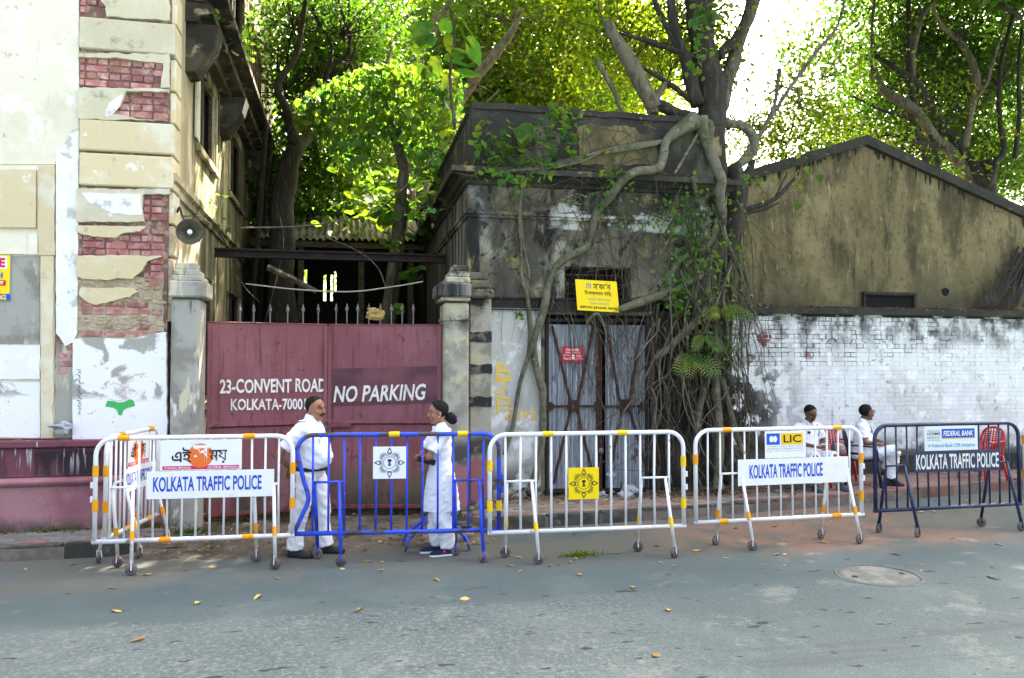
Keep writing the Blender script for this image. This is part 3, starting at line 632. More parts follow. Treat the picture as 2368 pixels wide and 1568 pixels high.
# lower flake 668-706
plate([(188, 664), (306, 666), (318, 675), (300, 688), (262, 696), (224, 705), (200, 698), (182, 680)], LY + .005, .055, 'plaster', M['ochre'], lb, .007, .03, 7)
# rough mortar bed showing between
plate([(174, 640), (378, 640), (380, 792), (300, 790), (172, 792)], LY + .045, .03, 'mortar_bed', M['mortar'], lb, .012, .05, 8)
lay_bricks(lb, [pz(174, 700), pz(378, 694), pz(378, 734), pz(174, 730)], LY + .030, 8, skip=.12)
lay_bricks(lb, [pz(172, 762), pz(372, 752), pz(372, 776), pz(172, 778)], LY + .030, 9, skip=.2)
# crumbled lumps of mortar
rnd = random.Random(4); lump = MB()
for k in range(240):
    x, y = rnd.uniform(176, 378), rnd.choice([rnd.uniform(648, 668), rnd.uniform(730, 762), rnd.uniform(776, 792), rnd.uniform(690, 704)]); p = PY(x, y, LY + .045)
    r = rnd.uniform(.012, .035); lump.ell(p, (r * 1.6, r * .6, r * .7), nu=6, nv=4)
lump.build('mortar_crumb', M['mortar'], lb)['kind'] = 'stuff'
# smooth panel below with limewash
plate([(168, 786), (215, 779), (300, 786), (352, 772), (384, 768), (386, 1016), (167, 1016)], LY, T, 'plaster_panel', M['grey_white'], lb, .006, .05, 10)
# recessed strip and wall left of it
plate([(-420, -60), (182, -60), (182, 302), (176, 345), (132, 352), (128, 380), (-420, 380)], LY + .04, .03, 'plaster_wall', M['cream'], lb)
plate([(129, 352), (150, 330), (166, 300), (182, 296), (180, 520), (178, 770), (168, 792), (150, 800), (138, 780), (129, 770)], LY + .028, .03, 'white_strip', M['whitewash'], lb, .002, .08, 11)
plate([(128, 790), (170, 788), (166, 1012), (126, 1012)], LY + .045, .03, 'plaster', M['pier'], lb, .006, .05, 12)
lay_bricks(lb, [pz(132, 762), pz(172, 752), pz(172, 830), pz(150, 872), pz(130, 876)], LY + .035, 13)
# moulded panels at far left
def panel(x0_, y0_, x1_, y1_, Y, th, m, name='panel', amp=0.0, seed=0): return plate([(x0_, y0_), (x1_, y0_), (x1_, y1_), (x0_, y1_)], Y, th, name, m, lb, amp, .06, seed)
panel(-420, 381, 126, 1014, LY + .05, .02, M['cream'], 'plaster_wall')
panel(-420, 392, 82, 526, LY + .005, .05, M['ochre'])
panel(88, 384, 125, 590, LY + .01, .05, M['ochre'], 'frame_strip', .004, 3)
panel(-420, 540, 87, 588, LY + .015, .045, M['cream'], 'frame_rail', .004, 4)
panel(-420, 592, 92, 796, LY + .038, .012, M['pier'], 'panel', .003, 5)
panel(94, 592, 122, 1012, LY + .012, .04, M['ochre'], 'frame_strip', .007, 6)
panel(-420, 798, 92, 877, LY + .02, .03, M['whitewash'], 'painted_panel', .005, 7)
panel(-420, 884, 92, 1012, LY + .03, .02, M['grey_white'], 'panel', .004, 8)
# plinth with mouldings
pl = MB()
def zpx(y, Y=LY): return PY(200, y, Y).z
for za, zb, yf in ((0.05, .66, LY - .03), (.66, .76, LY - .075), (.76, 1.10, LY - .035), (1.10, 1.185, LY - .09)):
    pl = MB().bbox(-12, yf, za, XC + .03, LY + .1, zb - .004, .012); pl.build('plinth_course', M['plinth'], lb)
MB().tube([(-12, LY - .06, .71), (XC + .03, LY - .06, .71)], .04, 10).build('plinth_roll', M['plinth'], lb, True)
MB().box(SX - .1, LY + .1, .05, SX + .06, 23, .9).build('plinth_side', M['plinth'], lb)
# painted remains on the panel: green vest shape, faint outline, scribble, sign at the edge
def decal(pts_px, Y, m, name, parent): return MB().add([PY(x, y, Y) for x, y in pts_px], [tuple(range(len(pts_px)))]).build(name, m, parent)
def c2(x, y): return (x / 3.0146, (800 + y / 1.742) / 1.7305)
decal([c2(*p) for p in ((748, 1400), (790, 1402), (820, 1412), (860, 1410), (905, 1388), (930, 1398), (942, 1435), (905, 1445), (880, 1452), (858, 1468), (850, 1500), (826, 1500), (818, 1468), (790, 1448), (733, 1440))], LY - .004, M['ink_green'], 'painted_mark', lb)
_sk = [0]
def stroke(pts, r, m, name, parent, flatY=True):
    """thin painted line on a wall: one mitred ribbon, each stroke a hair in front of the last"""
    _sk[0] += 1; P = [Vector(p) + Vector((0, -.0005 * (_sk[0] % 9), 0)) for p in pts]; n_ = len(P); A = []; B = []
    for i in range(n_):
        d = (P[min(i + 1, n_ - 1)] - P[max(i - 1, 0)]); d = d.normalized() if d.length > 1e-9 else Vector((1, 0, 0)); w = Vector((-d.z, 0, d.x)) * (r * (.85 + .3 * mnoise.noise(P[i] * 31)))
        A.append(P[i] - w); B.append(P[i] + w)
    return MB().add(A + B, [(i, i + 1, n_ + i + 1, n_ + i) for i in range(n_ - 1)]).build(name, m, parent)
for pts in (((770, 1290), (790, 1275), (830, 1285), (870, 1310), (880, 1350), (855, 1380)), ((790, 1330), (812, 1345), (850, 1335)), ((755, 1385), (800, 1400), (850, 1398), (880, 1370)), ((800, 1300), (806, 1330)), ((840, 1300), (868, 1330), (840, 1350), (815, 1325))):
    stroke([PY(*c2(*p), LY - .005) for p in pts], .006, M['ink_pink'], 'faded_outline', lb)
rnd = random.Random(8)
for k in range(9):
    y = 1180 + k * 36; pts = [(542 + rnd.uniform(-8, 8), y), (556 + rnd.uniform(-4, 8), y + 8), (550 + rnd.uniform(-6, 6), y + 20), (566 + rnd.uniform(-6, 6), y + 27)]
    stroke([PY(*c2(*p), LY - .005) for p in pts], .005, M['scrawl'], 'scribble', lb)

# ---- poster at the left edge of the picture (its own thing)
def pp(x, y): return PY(*c2(x, y), LY + .022)
a, b = pp(-200, 700), pp(78, 380)
po = thing('poster_board', ((a.x + b.x) / 2, LY + .03, a.z), 'yellow printed poster board with pink letter at the left edge of picture', 'poster')
MB().box(a.x, LY + .024, a.z, b.x, LY + .037, b.z).build('backing', M['ink_grey'], po)
def prect(x0_, y0_, x1_, y1_, m, lift, name='print_field'):
    p, q = pp(x0_, y0_), pp(x1_, y1_); MB().add([(p.x, LY + .024 - lift, p.z), (q.x, LY + .024 - lift, p.z), (q.x, LY + .024 - lift, q.z), (p.x, LY + .024 - lift, q.z)], [(0, 1, 2, 3)]).build(name, m, po)
prect(-196, 694, 72, 386, M['sheet_yellow'], .003); prect(-196, 694, 72, 655, M['ink_blue'], .005); prect(-100, 596, 42, 560, M['ink_red'], .005); prect(-120, 480, 50, 395, M['ink_white'], .004)
def ptext(s, x0_, y0_, x1_, y1_, m, bold=.02, l=.006):
    p, q = pp(x0_, y1_), pp(x1_, y0_); lettering(s, (p.x, LY + .024, p.z), (1, 0, 0), (0, 0, 1), q.x - p.x, q.z - p.z, m, po, bold, lift=l)
ptext('E', -6, 405, 38, 470, M['ink_magenta'], .05); ptext('H', -22, 505, 20, 545, M['ink_blue'], .03); ptext('or', 0, 566, 26, 588, M['ink_white'], .03); ptext('62', 0, 660, 46, 694, M['sheet_yellow'], .04)

# ---- enamel street lamp on a bracket from the corner
def pl2(x, y, Y): return PY(*c2(x, y), Y)
lc = pl2(1322, 222, 9.75)
lm = thing('wall_lamp', (lc.x, lc.y, lc.z), 'round enamel reflector lamp with bulb on a bracket at the house corner', 'lamp')
ax = (Vector((0, 0, EYE - .6)) - lc); ax.z -= 1.0; ax.normalize()
MB().lathe([(.03, -.10), (.05, -.07), (.09, -.045), (.148, -.005), (.152, .004), (.146, .006), (.085, -.03), (.045, -.055), (.02, -.06)], lc, ax, 28).build('reflector', M['enamel'], lm, True)
MB().lathe([(.022, -.06), (.028, -.02), (.03, .0), (.02, .006)], lc, ax, 14).build('lamp_holder', M['cable'], lm, True)
MB().lathe([(.016, .0), (.026, .02), (.03, .04), (.022, .062), (.004, .07)], lc, ax, 14).build('bulb', M['sheet_white'], lm, True)
w0 = Vector((XC + .04, 10.25, pl2(1245, 80, 10.2).z)); bk = lc - ax * .10
sp = smoothpath([w0, w0 + Vector((.05, -.12, .03)), (w0 + bk) / 2 + Vector((.0, -.02, .03)), bk], 6)
MB().tube(sp, .014, 8).build('bracket_arm', M['rust'], lm, True)
# ================================================================== gate and its piers
def C5(x, y): return ((1000 + x / 1.742) / 1.7305, (800 + y / 1.742) / 1.7305)
def C6(x, y): return ((1000 + x / 1.742) / 1.7305, (1500 + y / 1.742) / 1.7305)
def C3(x, y): return ((2000 + x / 1.742) / 1.7305, (800 + y / 1.742) / 1.7305)
def C3b(x, y): return ((2000 + x / 1.742) / 1.7305, (1500 + y / 1.742) / 1.7305)
def C1(x, y): return ((2000 + x / 1.742) / 1.7305, (0 + y / 1.742) / 1.7305)
def C4(x, y): return ((2996 + x / 1.742) / 1.7305, (0 + y / 1.742) / 1.7305)
def C5r(x, y): return ((2996 + x / 1.742) / 1.7305, (800 + y / 1.742) / 1.7305)
def C0(x, y): return ((1000 + x / 1.742) / 1.7305, (0 + y / 1.742) / 1.7305)
def PPl(x, y, o, n): r = ray(x, y); return cam.location + r * ((Vector(o) - cam.location).dot(n) / r.dot(n))
# left pier against the house corner
pX0, pX1 = XC + .045, PY(459, 900, 9.95).x
p1 = thing('gate_pier', ((pX0 + pX1) / 2, 10.2, 0), 'grey square gate pier with stepped cap beside the old house', 'pier', 'gate piers')
MB().bbox(pX0, 9.95, 0.0, pX1, 10.42, PY(430, 690, 9.95).z, .03).build('shaft', M['pier'], p1)
zc0, zc1 = PY(430, 688, 9.95).z, PY(430, 650, 9.95).z
MB().bbox(pX0 - .02, 9.88, zc0, pX1 + .07, 10.47, zc1, .02).build('cap', M['pier'], p1)
for k, (ins, h) in enumerate(((.0, .07), (.045, .075), (.09, .085))):
    zb = zc1 + sum((.07, .075, .085)[:k]); MB().bbox(pX0 - .005 + ins * .3, 9.93 + ins, zb + .001, pX1 + .02 - ins, 10.44 - ins, zb + h, .012).build('cap_step', M['pier'], p1)
# right pier, older and blackened
qX0, qX1 = PY(1026, 900, 10.32).x, PY(1084, 900, 10.32).x
p2 = thing('gate_pier', ((qX0 + qX1) / 2, 10.5, 0), 'weathered gate pier with blackened broken cap beside the overgrown building', 'pier', 'gate piers')
MB().bbox(qX0, 10.32, 0.0, qX1, 10.82, PY(1050, 700, 10.32).z, .025).build('shaft', M['pier_old'], p2)
zc0, zc1 = PY(1050, 696, 10.3).z, PY(1050, 655, 10.3).z
MB().bbox(qX0 - .10, 10.22, zc0 + .05, qX1 + .02, 10.86, zc1, .025).build('cap', M['old_side'], p2)
MB().bbox(qX0 - .05, 10.27, zc0, qX1 + .01, 10.84, zc0 + .049, .012).build('cap_mould', M['pier_old'], p2)
MB().bbox(qX0 - .015, 10.30, PY(1050, 742, 10.3).z, qX1 + .008, 10.83, PY(1050, 734, 10.3).z, .008).build('astragal', M['pier_old'], p2)
for k in range(3):
    zb = zc1 + k * .085; MB().bbox(qX0 + .02 + k * .05, 10.26 + k * .05, zb + .001, qX1 + .01, 10.84 - k * .04, zb + .084, .018).build('cap_step', M['pier_old'], p2)
# two sheet-metal leaves meeting a little inwards
GZ0, GZ1 = 0.14, PY(480, 745, 10.45).z
H0, H1 = Vector((pX1 + .012, 10.45, 0)), Vector((qX0 - .012, 10.50, 0)); MIDX = PY(757, 900, 10.78).x
MD = Vector((MIDX, 10.78, 0))
gt = thing('sheet_metal_gate', (MIDX, 10.6, GZ0), 'dull maroon double gate of sheet metal with painted white lettering', 'gate')
def leaf(a, b, nm):
    u = (b - a).normalized(); n = Vector((u.y, -u.x, 0)); L = (b - a).length
    if n.y > 0: n = -n
    q = MB(); nxx = 14; nzz = 10
    # slightly buckled sheet
    def pt(i, j, d): 
        t, z = i / nxx, GZ0 + (GZ1 - GZ0) * j / nzz
        return a + u * (L * t) + Vector((0, 0, z)) + n * (d + .006 * mnoise.noise(Vector((t * 3 + a.x, z * 2, 0))))
    vs_ = [pt(i, j, 0) for j in range(nzz + 1) for i in range(nxx + 1)]; w = nxx + 1
    q.add(vs_, [(j * w + i, j * w + i + 1, (j + 1) * w + i + 1, (j + 1) * w + i) for j in range(nzz) for i in range(nxx)])
    vs_ = [pt(i, j, -.02) for j in range(nzz + 1) for i in range(nxx + 1)]
    q.add(vs_, [(j * w + i, (j + 1) * w + i, (j + 1) * w + i + 1, j * w + i + 1) for j in range(nzz) for i in range(nxx)])
    lf = q.build('leaf', M['gate'], gt, True)
    def rail(z0, z1, d0, d1, x0=0.0, x1=1.0, m='gate', name='rail'):
        A, B = a + u * (L * x0), a + u * (L * x1)
        return MB().prism([A + n * d0 + Vector((0, 0, z0)), A + n * d1 + Vector((0, 0, z0 + .006)), A + n * d1 + Vector((0, 0, z1 - .006)), A + n * d0 + Vector((0, 0, z1))], B - A).build(name, M[m], lf, normals=True)
    zr = PY(620, 978, 10.5).z
    rail(zr - .04, zr + .012, .009, .034)
    rail(zr - .055, zr - .041, .009, .018, m='gate_worn')
    rail(GZ0 - .005, GZ0 + .05, .009, .02, m='gate_worn')
    rail(GZ1 - .012, GZ1 + .012, -.028, .012, m='gate_worn', name='top_rail')
    for t in (.0, 1.0):
        A = a + u * (L * t) - u * (.05 * t); MB().prism([A + n * .0085 + Vector((0, 0, GZ0)), A + n * .024 + Vector((0, 0, GZ0)), A + n * .024 + u * .05 + Vector((0, 0, GZ0)), A + n * .0085 + u * .05 + Vector((0, 0, GZ0))], (0, 0, GZ1 - GZ0 - .02)).build('stile', M['gate'], lf, normals=True)
    return lf, u, n, L
lfL, uL, nL, LL = leaf(H0, MD - Vector((.008, 0, 0)), 'L'); lfR, uR, nR, LR = leaf(MD + Vector((.008, 0, 0)), H1, 'R')
def spike(xp, ytip, a, u, n, par):
    p = PPl(xp, 748, a - n * .012, n); zt = PPl(xp, ytip, a - n * .012, n).z; z0 = GZ1 - .02
    MB().tube([Vector((p.x, p.y, z0)), Vector((p.x, p.y, zt - .10))], .009, 6).build('spike_shaft', M['spike'], par)
    MB().lathe([(.007, 0), (.024, .035), (.016, .06), (.001, .12)], (p.x, p.y, zt - .115), n=4).build('spear_head', M['spike'], par)
for cx in (-70, 25, 140, 262, 370, 475): spike(*C5(cx, 725), H0, uL, nL, lfL)
for cx in (600, 675, 750, 828, 908, 985, 1060, 1138): spike(*C5(cx, 722), MD, uR, nR, lfR)
# dark painted band and lettering
def gtext(s, x0, y0, x1, y1, a, n, u, par, shear=0.0, bold=.015, m='lettering', rise=0.0, space=1.0):
    p, q = PPl(x0, y1, a, n), PPl(x1, y1 - rise, a, n); t = PPl(x0, y0, a, n); d = q - p
    return lettering(s, p, d, Vector((0, 0, 1)), d.length, t.z - p.z, M[m], par, bold, shear, space, lift=.0165, warp=lambda a_, b_: (a_ + .004 * mnoise.noise(Vector((a_ * 14, b_ * 2, x0))), b_ + .05 * mnoise.noise(Vector((a_ * 9, 0, x0))) + .03 * mnoise.noise(Vector((a_ * 30, b_ * 3, x0)))))
gtext('23-CONVENT ROAD', 508, 877, 753, 910, H0, nL, uL, lfL, bold=.024, rise=4)
gtext('KOLKATA-700014', 533, 922, 722, 949, H0, nL, uL, lfL, bold=.024, rise=2)
bp = [PPl(x, y, MD, nR) + nR * .0135 for x, y in ((762, 938), (1021, 929), (1021, 846), (762, 853))]
MB().prism(bp, nR * -.004).build('painted_band', M['gate_dark'], lfR)
gtext('NO PARKING', 771, 893, 985, 931, MD, nR, uR, lfR, shear=.18, bold=.02, rise=6)
for x0_, x1_ in ((771, 776),): pass
# latch bracket, chain and padlock at the meeting stiles
lk = PPl(790, 983, MD, nR)
MB().bbox(lk.x - .16, lk.y - .09, lk.z - .025, lk.x + .12, lk.y - .035, lk.z + .025, .006).build('latch_bar', M['gate_worn'], lfR)
ch = MB(); p0 = PPl(752, 985, MD, nR) + Vector((0, -.06, 0))
for k in range(11):
    c = p0 + Vector((.012 * math.sin(k * 1.3), -.01, -.022 * k)); pts = [c + Vector((math.cos(t) * .012 * (1 if k % 2 else .3), math.cos(t) * .012 * (0 if k % 2 else 1), math.sin(t) * .019)) for t in np.linspace(0, 2 * math.pi, 9)]
    ch.tube(pts, .0035, 5)
solid('lock_chain', ch, M['spike'], 'short steel chain hanging where the maroon gate leaves meet', 'chain')
# ================================================================== overgrown building in the centre
BY = 11.0
cb = thing('derelict_building', (3.7, 13, 0), 'low blackened derelict building overgrown with fig roots and creepers', 'building')
BX0, BX1 = 1.70, 5.72
DX0, DX1, DZ1 = PY(1262, 900, BY).x - .02, PY(1506, 900, BY).x + .02, PY(1380, 728, BY).z
va, vb = PY(1305, 690, BY), PY(1457, 620, BY)
ZC = PY(1300, 436, BY).z                      # under the cornice
fw = MB()
holed(fw, (BX0, BY, .0), (1, 0, 0), (0, 0, 1), BX1 - BX0, ZC, [(DX0 - BX0, .1, DX1 - BX0, DZ1), (va.x - BX0, va.z, vb.x - BX0, vb.z)], .32)
fw.build('front_wall', M['old_wall'], cb)
sw = MB(); sw.box(BX0, BY + .321, 0, BX0 + .3, 21.0, ZC); sw.build('side_wall', M['old_side'], cb)
MB().box(BX1 - .3, BY + .321, 0, BX1, 21.0, ZC).build('side_wall', M['old_side'], cb)
MB().box(BX0 + .3, 20.7, 0, BX1 - .3, 21, ZC).build('back_wall', M['old_side'], cb)
MB().box(BX0 + .01, BY + .33, ZC - .14, BX1 - .01, 20.9, ZC - .01).build('roof_slab', M['parapet'], cb)
# entablature: mouldings on the front and the left return
def moulding(prof, name, m):
    """profile [(projection, z)] swept round front and left side"""
    q = MB(); L = []
    for d, z in prof:
        L.append([Vector((BX0 - d, 21.0, z)), Vector((BX0 - d, BY - d, z)), Vector((BX1 + d * .5, BY - d, z))])
    n = len(prof)
    vs_ = [p for row in L for p in row]
    q.add(vs_, [(i * 3 + k, i * 3 + k + 1, (i + 1) * 3 + k + 1, (i + 1) * 3 + k) for i in range(n - 1) for k in range(2)] + [tuple(i * 3 + 2 for i in range(n)), tuple(i * 3 for i in range(n))])
    return q.build(name, m, cb)
z1 = PY(1300, 512, BY).z; z2 = PY(1300, 492, BY).z
moulding([(-.02, z1), (.035, z1 + .01), (.035, z1 + .05), (.06, z1 + .055), (.06, z2 - .03), (.03, z2 - .02), (.03, z2), (-.02, z2 + .02)], 'lower_moulding', M['old_wall'])
zt = PY(1300, 392, BY - .3).z
moulding([(-.02, ZC - .02), (.05, ZC), (.05, ZC + .05), (.10, ZC + .06), (.13, ZC + .10), (.13, ZC + .13), (.21, ZC + .17), (.26, zt - .09), (.28, zt - .085), (.28, zt - .01), (-.02, zt + .03)], 'cornice', M['parapet'])
# parapet, its top sagging a little
zp = PY(1250, 262, BY + .05).z
pr = MB(); npz = 16
for i in range(npz):
    pass
front = [Vector((BX0 + .05 + (BX1 - BX0 - .1) * i / npz, BY + .05, zp + .02 * mnoise.noise(Vector((i * .7, 0, 4))))) for i in range(npz + 1)]
MB().prism([Vector((BX0 + .05, BY + .05, zt - .05)), Vector((BX1 - .05, BY + .05, zt - .05))] + front[::-1], (0, .26, 0)).build('parapet', M['parapet'], cb, normals=True)
MB().box(BX0 + .05, BY + .312, zt - .05, BX0 + .3, 20.9, zp - .02).build('parapet', M['parapet'], cb)
cp = [f + Vector((0, -.03, .001)) for f in front]
MB().prism(cp + [p + Vector((0, 0, .09)) for p in cp[::-1]], (0, .32, 0)).build('parapet_coping', M['coping'], cb, normals=True)
MB().bbox(BX0 + .02, BY + .30, zp - .0185, BX0 + .33, 20.9, zp + .07, .015).build('parapet_coping', M['coping'], cb)
# pale worn strip of render on the parapet
plate([C1(*p) for p in ((545, 885), (620, 862), (720, 882), (800, 872), (940, 888), (985, 935), (1060, 965), (1105, 1060), (1110, 1150), (560, 1150))], BY + .038, .02, 'render_remains', M['gable'], cb, .014, .06, 77)
plate([C1(*p) for p in ((150, 900), (330, 880), (420, 930), (400, 1060), (240, 1120), (120, 1080))], BY + .040, .02, 'render_remains', M['old_wall'], cb, .014, .06, 78)
# corner pilaster with black bands
cX0, cX1 = PY(1086, 900, 10.84).x, PY(1136, 900, 10.84).x
MB().bbox(cX0, 10.84, .05, cX1, BY + .05, PY(1110, 690, 10.84).z, .015).build('pilaster', M['pier_old'], cb)
for y in (778, 853, 928): 
    a, b = PY(1084, y + 13, 10.83), PY(1137, y - 11, 10.83); MB().prism(jag([Vector((a.x, 10.832, a.z)), Vector((b.x, 10.832, a.z)), Vector((b.x, 10.832, b.z)), Vector((a.x, 10.832, b.z))], .012, .06, y), (0, .02, 0)).build('black_band', M['band'], cb, normals=True)
# buckled capital above it
for k, (dz, pr_) in enumerate(((0, .06), (.13, .03), (.25, .0))):
    z = PY(1110, 690, 10.84).z + dz; MB().bbox(cX0 - .02, 10.78 - pr_ + .04 * k, z, cX1 + .02 - k * .03, BY + .02, z + .125, .03).build('pilaster_cap', M['old_wall'], cb)
# pale rendered panel left of the door, sill course under the beam
a, b = PY(1138, 1150, BY), PY(1262, 722, BY)
MB().box(cX1 + .003, BY - .015, .05, DX0 - .06, BY + .02, b.z + .05).build('rendered_panel', M['ivory_wall'], cb)
zb0, zb1 = PY(1300, 716, BY).z, PY(1300, 690, BY).z
be = MB(); be.box(cX1 - .02, BY - .05, zb1 - .02, 4.78, BY + .1, zb1); be.box(cX1 - .02, BY - .05, zb0 - .02, 4.78, BY + .1, zb0); be.box(cX1 - .02, BY - .012, zb0, 4.78, BY + .05, zb1 - .02)
be.build('steel_beam', M['black_steel'], cb)
# blocks either side of the vent, vent grille
for x0_, x1_ in ((1262, 1304), (1458, 1502)):
    a, b = PY(x0_, 688, BY), PY(x1_, 626, BY); MB().prism(jag([Vector((a.x, BY - .03, a.z)), Vector((b.x, BY - .03, a.z)), Vector((b.x, BY - .03, b.z)), Vector((a.x, BY - .03, b.z))], .012, .06, x0_), (0, .06, 0)).build('lintel_block', M['old_wall'], cb, normals=True)
for k in range(3):
    z = lerp(va.z, vb.z, (k + .6) / 3.4); MB().tube([(va.x, BY + .08, z), (vb.x, BY + .08, z)], .011, 6).build('vent_bar', M['rust'], cb)
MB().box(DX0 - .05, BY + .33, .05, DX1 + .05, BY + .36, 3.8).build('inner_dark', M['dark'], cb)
# near-black panel over the wall right of the door
MB().box(DX1 + .03, BY - .012, .05, BX1 - .02, BY + .02, zb0 + .1).build('dark_panel', M['dark_wall'], cb)

# ---- corrugated iron door
dr = thing('corrugated_door', ((DX0 + DX1) / 2, BY + .1, PAVE), 'rusty double door of corrugated iron with riveted cross braces', 'door')
DY = BY + .09
xm = PY(1394, 900, DY).x; zd1 = PY(1380, 742, DY).z
for a, b in ((DX0 + .03, xm - .035), (xm + .035, DX1 - .03)):
    n_sheet = 3; q = MB(); n = 66; 
    for s_ in range(n_sheet):
        xa, xb = lerp(a, b, s_ / n_sheet), lerp(a, b, (s_ + 1) / n_sheet) ; q = MB(); k = 26; dy = (s_ % 2) * .006
        top = [(lerp(xa, xb, i / k), DY + dy + .020 * math.sin(i / k * 4 * 2 * math.pi), zd1 - .06) for i in range(k + 1)]
        bot = [(x, y, PAVE + .08 + .01 * mnoise.noise(Vector((x * 5, 0, 1)))) for x, y, z in top]
        q.add(top + bot, [(i, i + 1, i + 2 + k, i + 1 + k) for i in range(k)]); q.build('corrugated_sheet', M['zinc'], dr, True)
def dbar(p, q, w, m='rust', th=.02, dy=-.03, name='brace'):
    P, Q = PY(*p, DY + dy), PY(*q, DY + dy); d = (Q - P).normalized(); n = Vector((-d.z, 0, d.x)) * (w / 2)
    return MB().prism([P - n, Q - n, Q + n, P + n], (0, th, 0)).build(name, M[m], dr, normals=True)
dbar(C3(330, 830), C3b(330, 880), .05, 'black_steel', .03, -.036, 'frame_post'); dbar(C3(1022, 830), C3b(1022, 830), .05, 'black_steel', .03, -.036, 'frame_post')
dbar(C3(690, 830), C3b(690, 860), .075, 'rust', .03, -.042, 'meeting_stile'); dbar(C3(705, 900), C3b(705, 860), .03, 'rust', .012, -.056, 'cover_strip')
dbar(C3(318, 838), C3(1035, 838), .045, 'black_steel', .03, -.033, 'head_rail'); dbar(C3b(318, 810), C3b(1035, 800), .06, 'black_steel', .03, -.033, 'bottom_rail')
for p, q in ((C3(365, 880), C3(490, 1400)), (C3(652, 870), C3(545, 1400)), (C3(745, 900), C3(835, 1400)), (C3(985, 880), C3(905, 1400)), (C3b(490, 250), C3b(375, 760)), (C3b(540, 250), C3b(640, 660)), (C3b(850, 240), C3b(775, 640)), (C3b(905, 250), C3b(1035, 700))): dbar(p, q, .036)
for x0_, x1_ in ((325, 660), (690, 1015)): dbar(C3(x0_, 1440), C3(x1_, 1438), .035, 'rust', .012, -.046, 'strap')
for cx, cy in ((512, 1436), (868, 1430)):
    P = PY(*C3(cx, cy), DY - .055); gp = MB().bbox(P.x - .085, P.y, P.z - .085, P.x + .085, P.y + .008, P.z + .085, .003).build('gusset_plate', M['rust'], dr)
    for i in (-1, 0, 1):
        for j in (-1, 1): MB().ell((P.x + i * .06, P.y - .001, P.z + j * .066), (.008, .006, .008), nu=6, nv=4).build('rivet', M['rust'], gp)
for cx, cy in ((345, 1440), (680, 1440), (1000, 1440)):
    P = PY(*C3(cx, cy), DY - .062); MB().prism([P + Vector((dx, 0, dz)) for dx, dz in ((-.05, -.07), (.03, -.06), (.09, -.015), (.09, .015), (.03, .06), (-.05, .07))], (0, .006, 0)).build('hinge_plate', M['rust'], dr, normals=True)
P = PY(*C3b(705, 530), DY - .07); MB().lathe([(.001, -.02), (.035, -.012), (.045, 0), (.035, .012), (.001, .02)], P, (0, -1, 0), 14).build('padlock', M['spike'], dr, True)

# ---- yellow warning board and red plaque (their own things)
def board(pts, Y, th, name, m, label, cat):
    P = [PY(x, y, Y) for x, y in pts]; base = Vector((sum(p.x for p in P) / 4, Y, min(p.z for p in P)))
    t = thing(name, base, label, cat); MB().prism(P, (0, th, 0)).build('sheet', m, t, normals=True)
    return t, P
ys, yp = board([C3(540, 768), C3(833, 785), C3(812, 570), C3(524, 553)], BY - .11, .006, 'warning_board', M['sheet_yellow'], 'tilted yellow warning board with black lettering hung above the corrugated door', 'sign')
def btext(s, P, x0, y0, x1, y1, m, par, bold=.0, lift=.004, shear=0.0):
    """fractions of the quad, origin top left"""
    def q(a, b): return (P[3].lerp(P[2], a)).lerp(P[0].lerp(P[1], a), b)
    o, e, t = q(x0, y1), q(x1, y1), q(x0, y0)
    u, v = e - o, t - o
    vs_, fs = textmesh(s, bold, shear); n = u.cross(v).normalized()
    return MB().add([o + u * a + v * b + n * lift for a, b in vs_], fs).build('lettering', m, par)
def bquad(P, x0, y0, x1, y1, m, par, lift=.002, name='print_field'):
    def q(a, b): return (P[3].lerp(P[2], a)).lerp(P[0].lerp(P[1], a), b)
    c = [q(x0, y1), q(x1, y1), q(x1, y0), q(x0, y0)]; n = (c[1] - c[0]).cross(c[3] - c[0]).normalized()
    return MB().add([p + n * lift for p in c], [(0, 1, 2, 3)]).build(name, m, par)
B_ = M['ink_black']
btext('সাবধান', yp, .42, .10, .84, .29, B_, ys, .012); btext('িবপজ্জনক বািড়', yp, .20, .33, .84, .53, B_, ys, .008)
btext('কলকাতা েপৗরসংস্থার', yp, .27, .57, .80, .68, M['ink_grey'], ys); btext('িনের্দশ েমাতােবক', yp, .32, .71, .76, .81, M['ink_grey'], ys)
btext('BIPAD JANAK BARI', yp, .08, .845, .95, .94, B_, ys, .02)
bquad(yp, .25, .09, .37, .27, M['ink_grey'], ys, .002); bquad(yp, .27, .11, .35, .25, M['lic_yellow'], ys, .004); bquad(yp, .29, .14, .33, .21, M['ink_grey'], ys, .005)
MB().tube([yp[3].lerp(yp[2], .2) + Vector((0, 0, -.02)), yp[3].lerp(yp[2], .2) + Vector((0, .12, .22))], .004, 5).build('hanging_wire', M['cable_dark'], ys)
MB().tube([yp[3].lerp(yp[2], .8) + Vector((0, 0, -.02)), yp[3].lerp(yp[2], .8) + Vector((0, .12, .22))], .004, 5).build('hanging_wire', M['cable_dark'], ys)
rs, rp = board([C3(436, 1127), C3(582, 1132), C3(582, 1026), C3(432, 1022)], DY - .05, .004, 'danger_plaque', M['plaque_red'], 'small red danger plaque with white skull on the corrugated door', 'sign')
W_ = M['ink_white']
btext('DANGER', rp, .18, .10, .80, .28, W_, rs, .02); btext('6600 VOLTS', rp, .15, .33, .84, .44, W_, rs, .01); btext('হুিশয়ার', rp, .05, .50, .38, .66, W_, rs); btext('িবপদ', rp, .05, .70, .36, .88, W_, rs); btext('খতরা', rp, .60, .52, .92, .68, W_, rs); btext('খুন ভয়', rp, .62, .72, .95, .88, W_, rs)
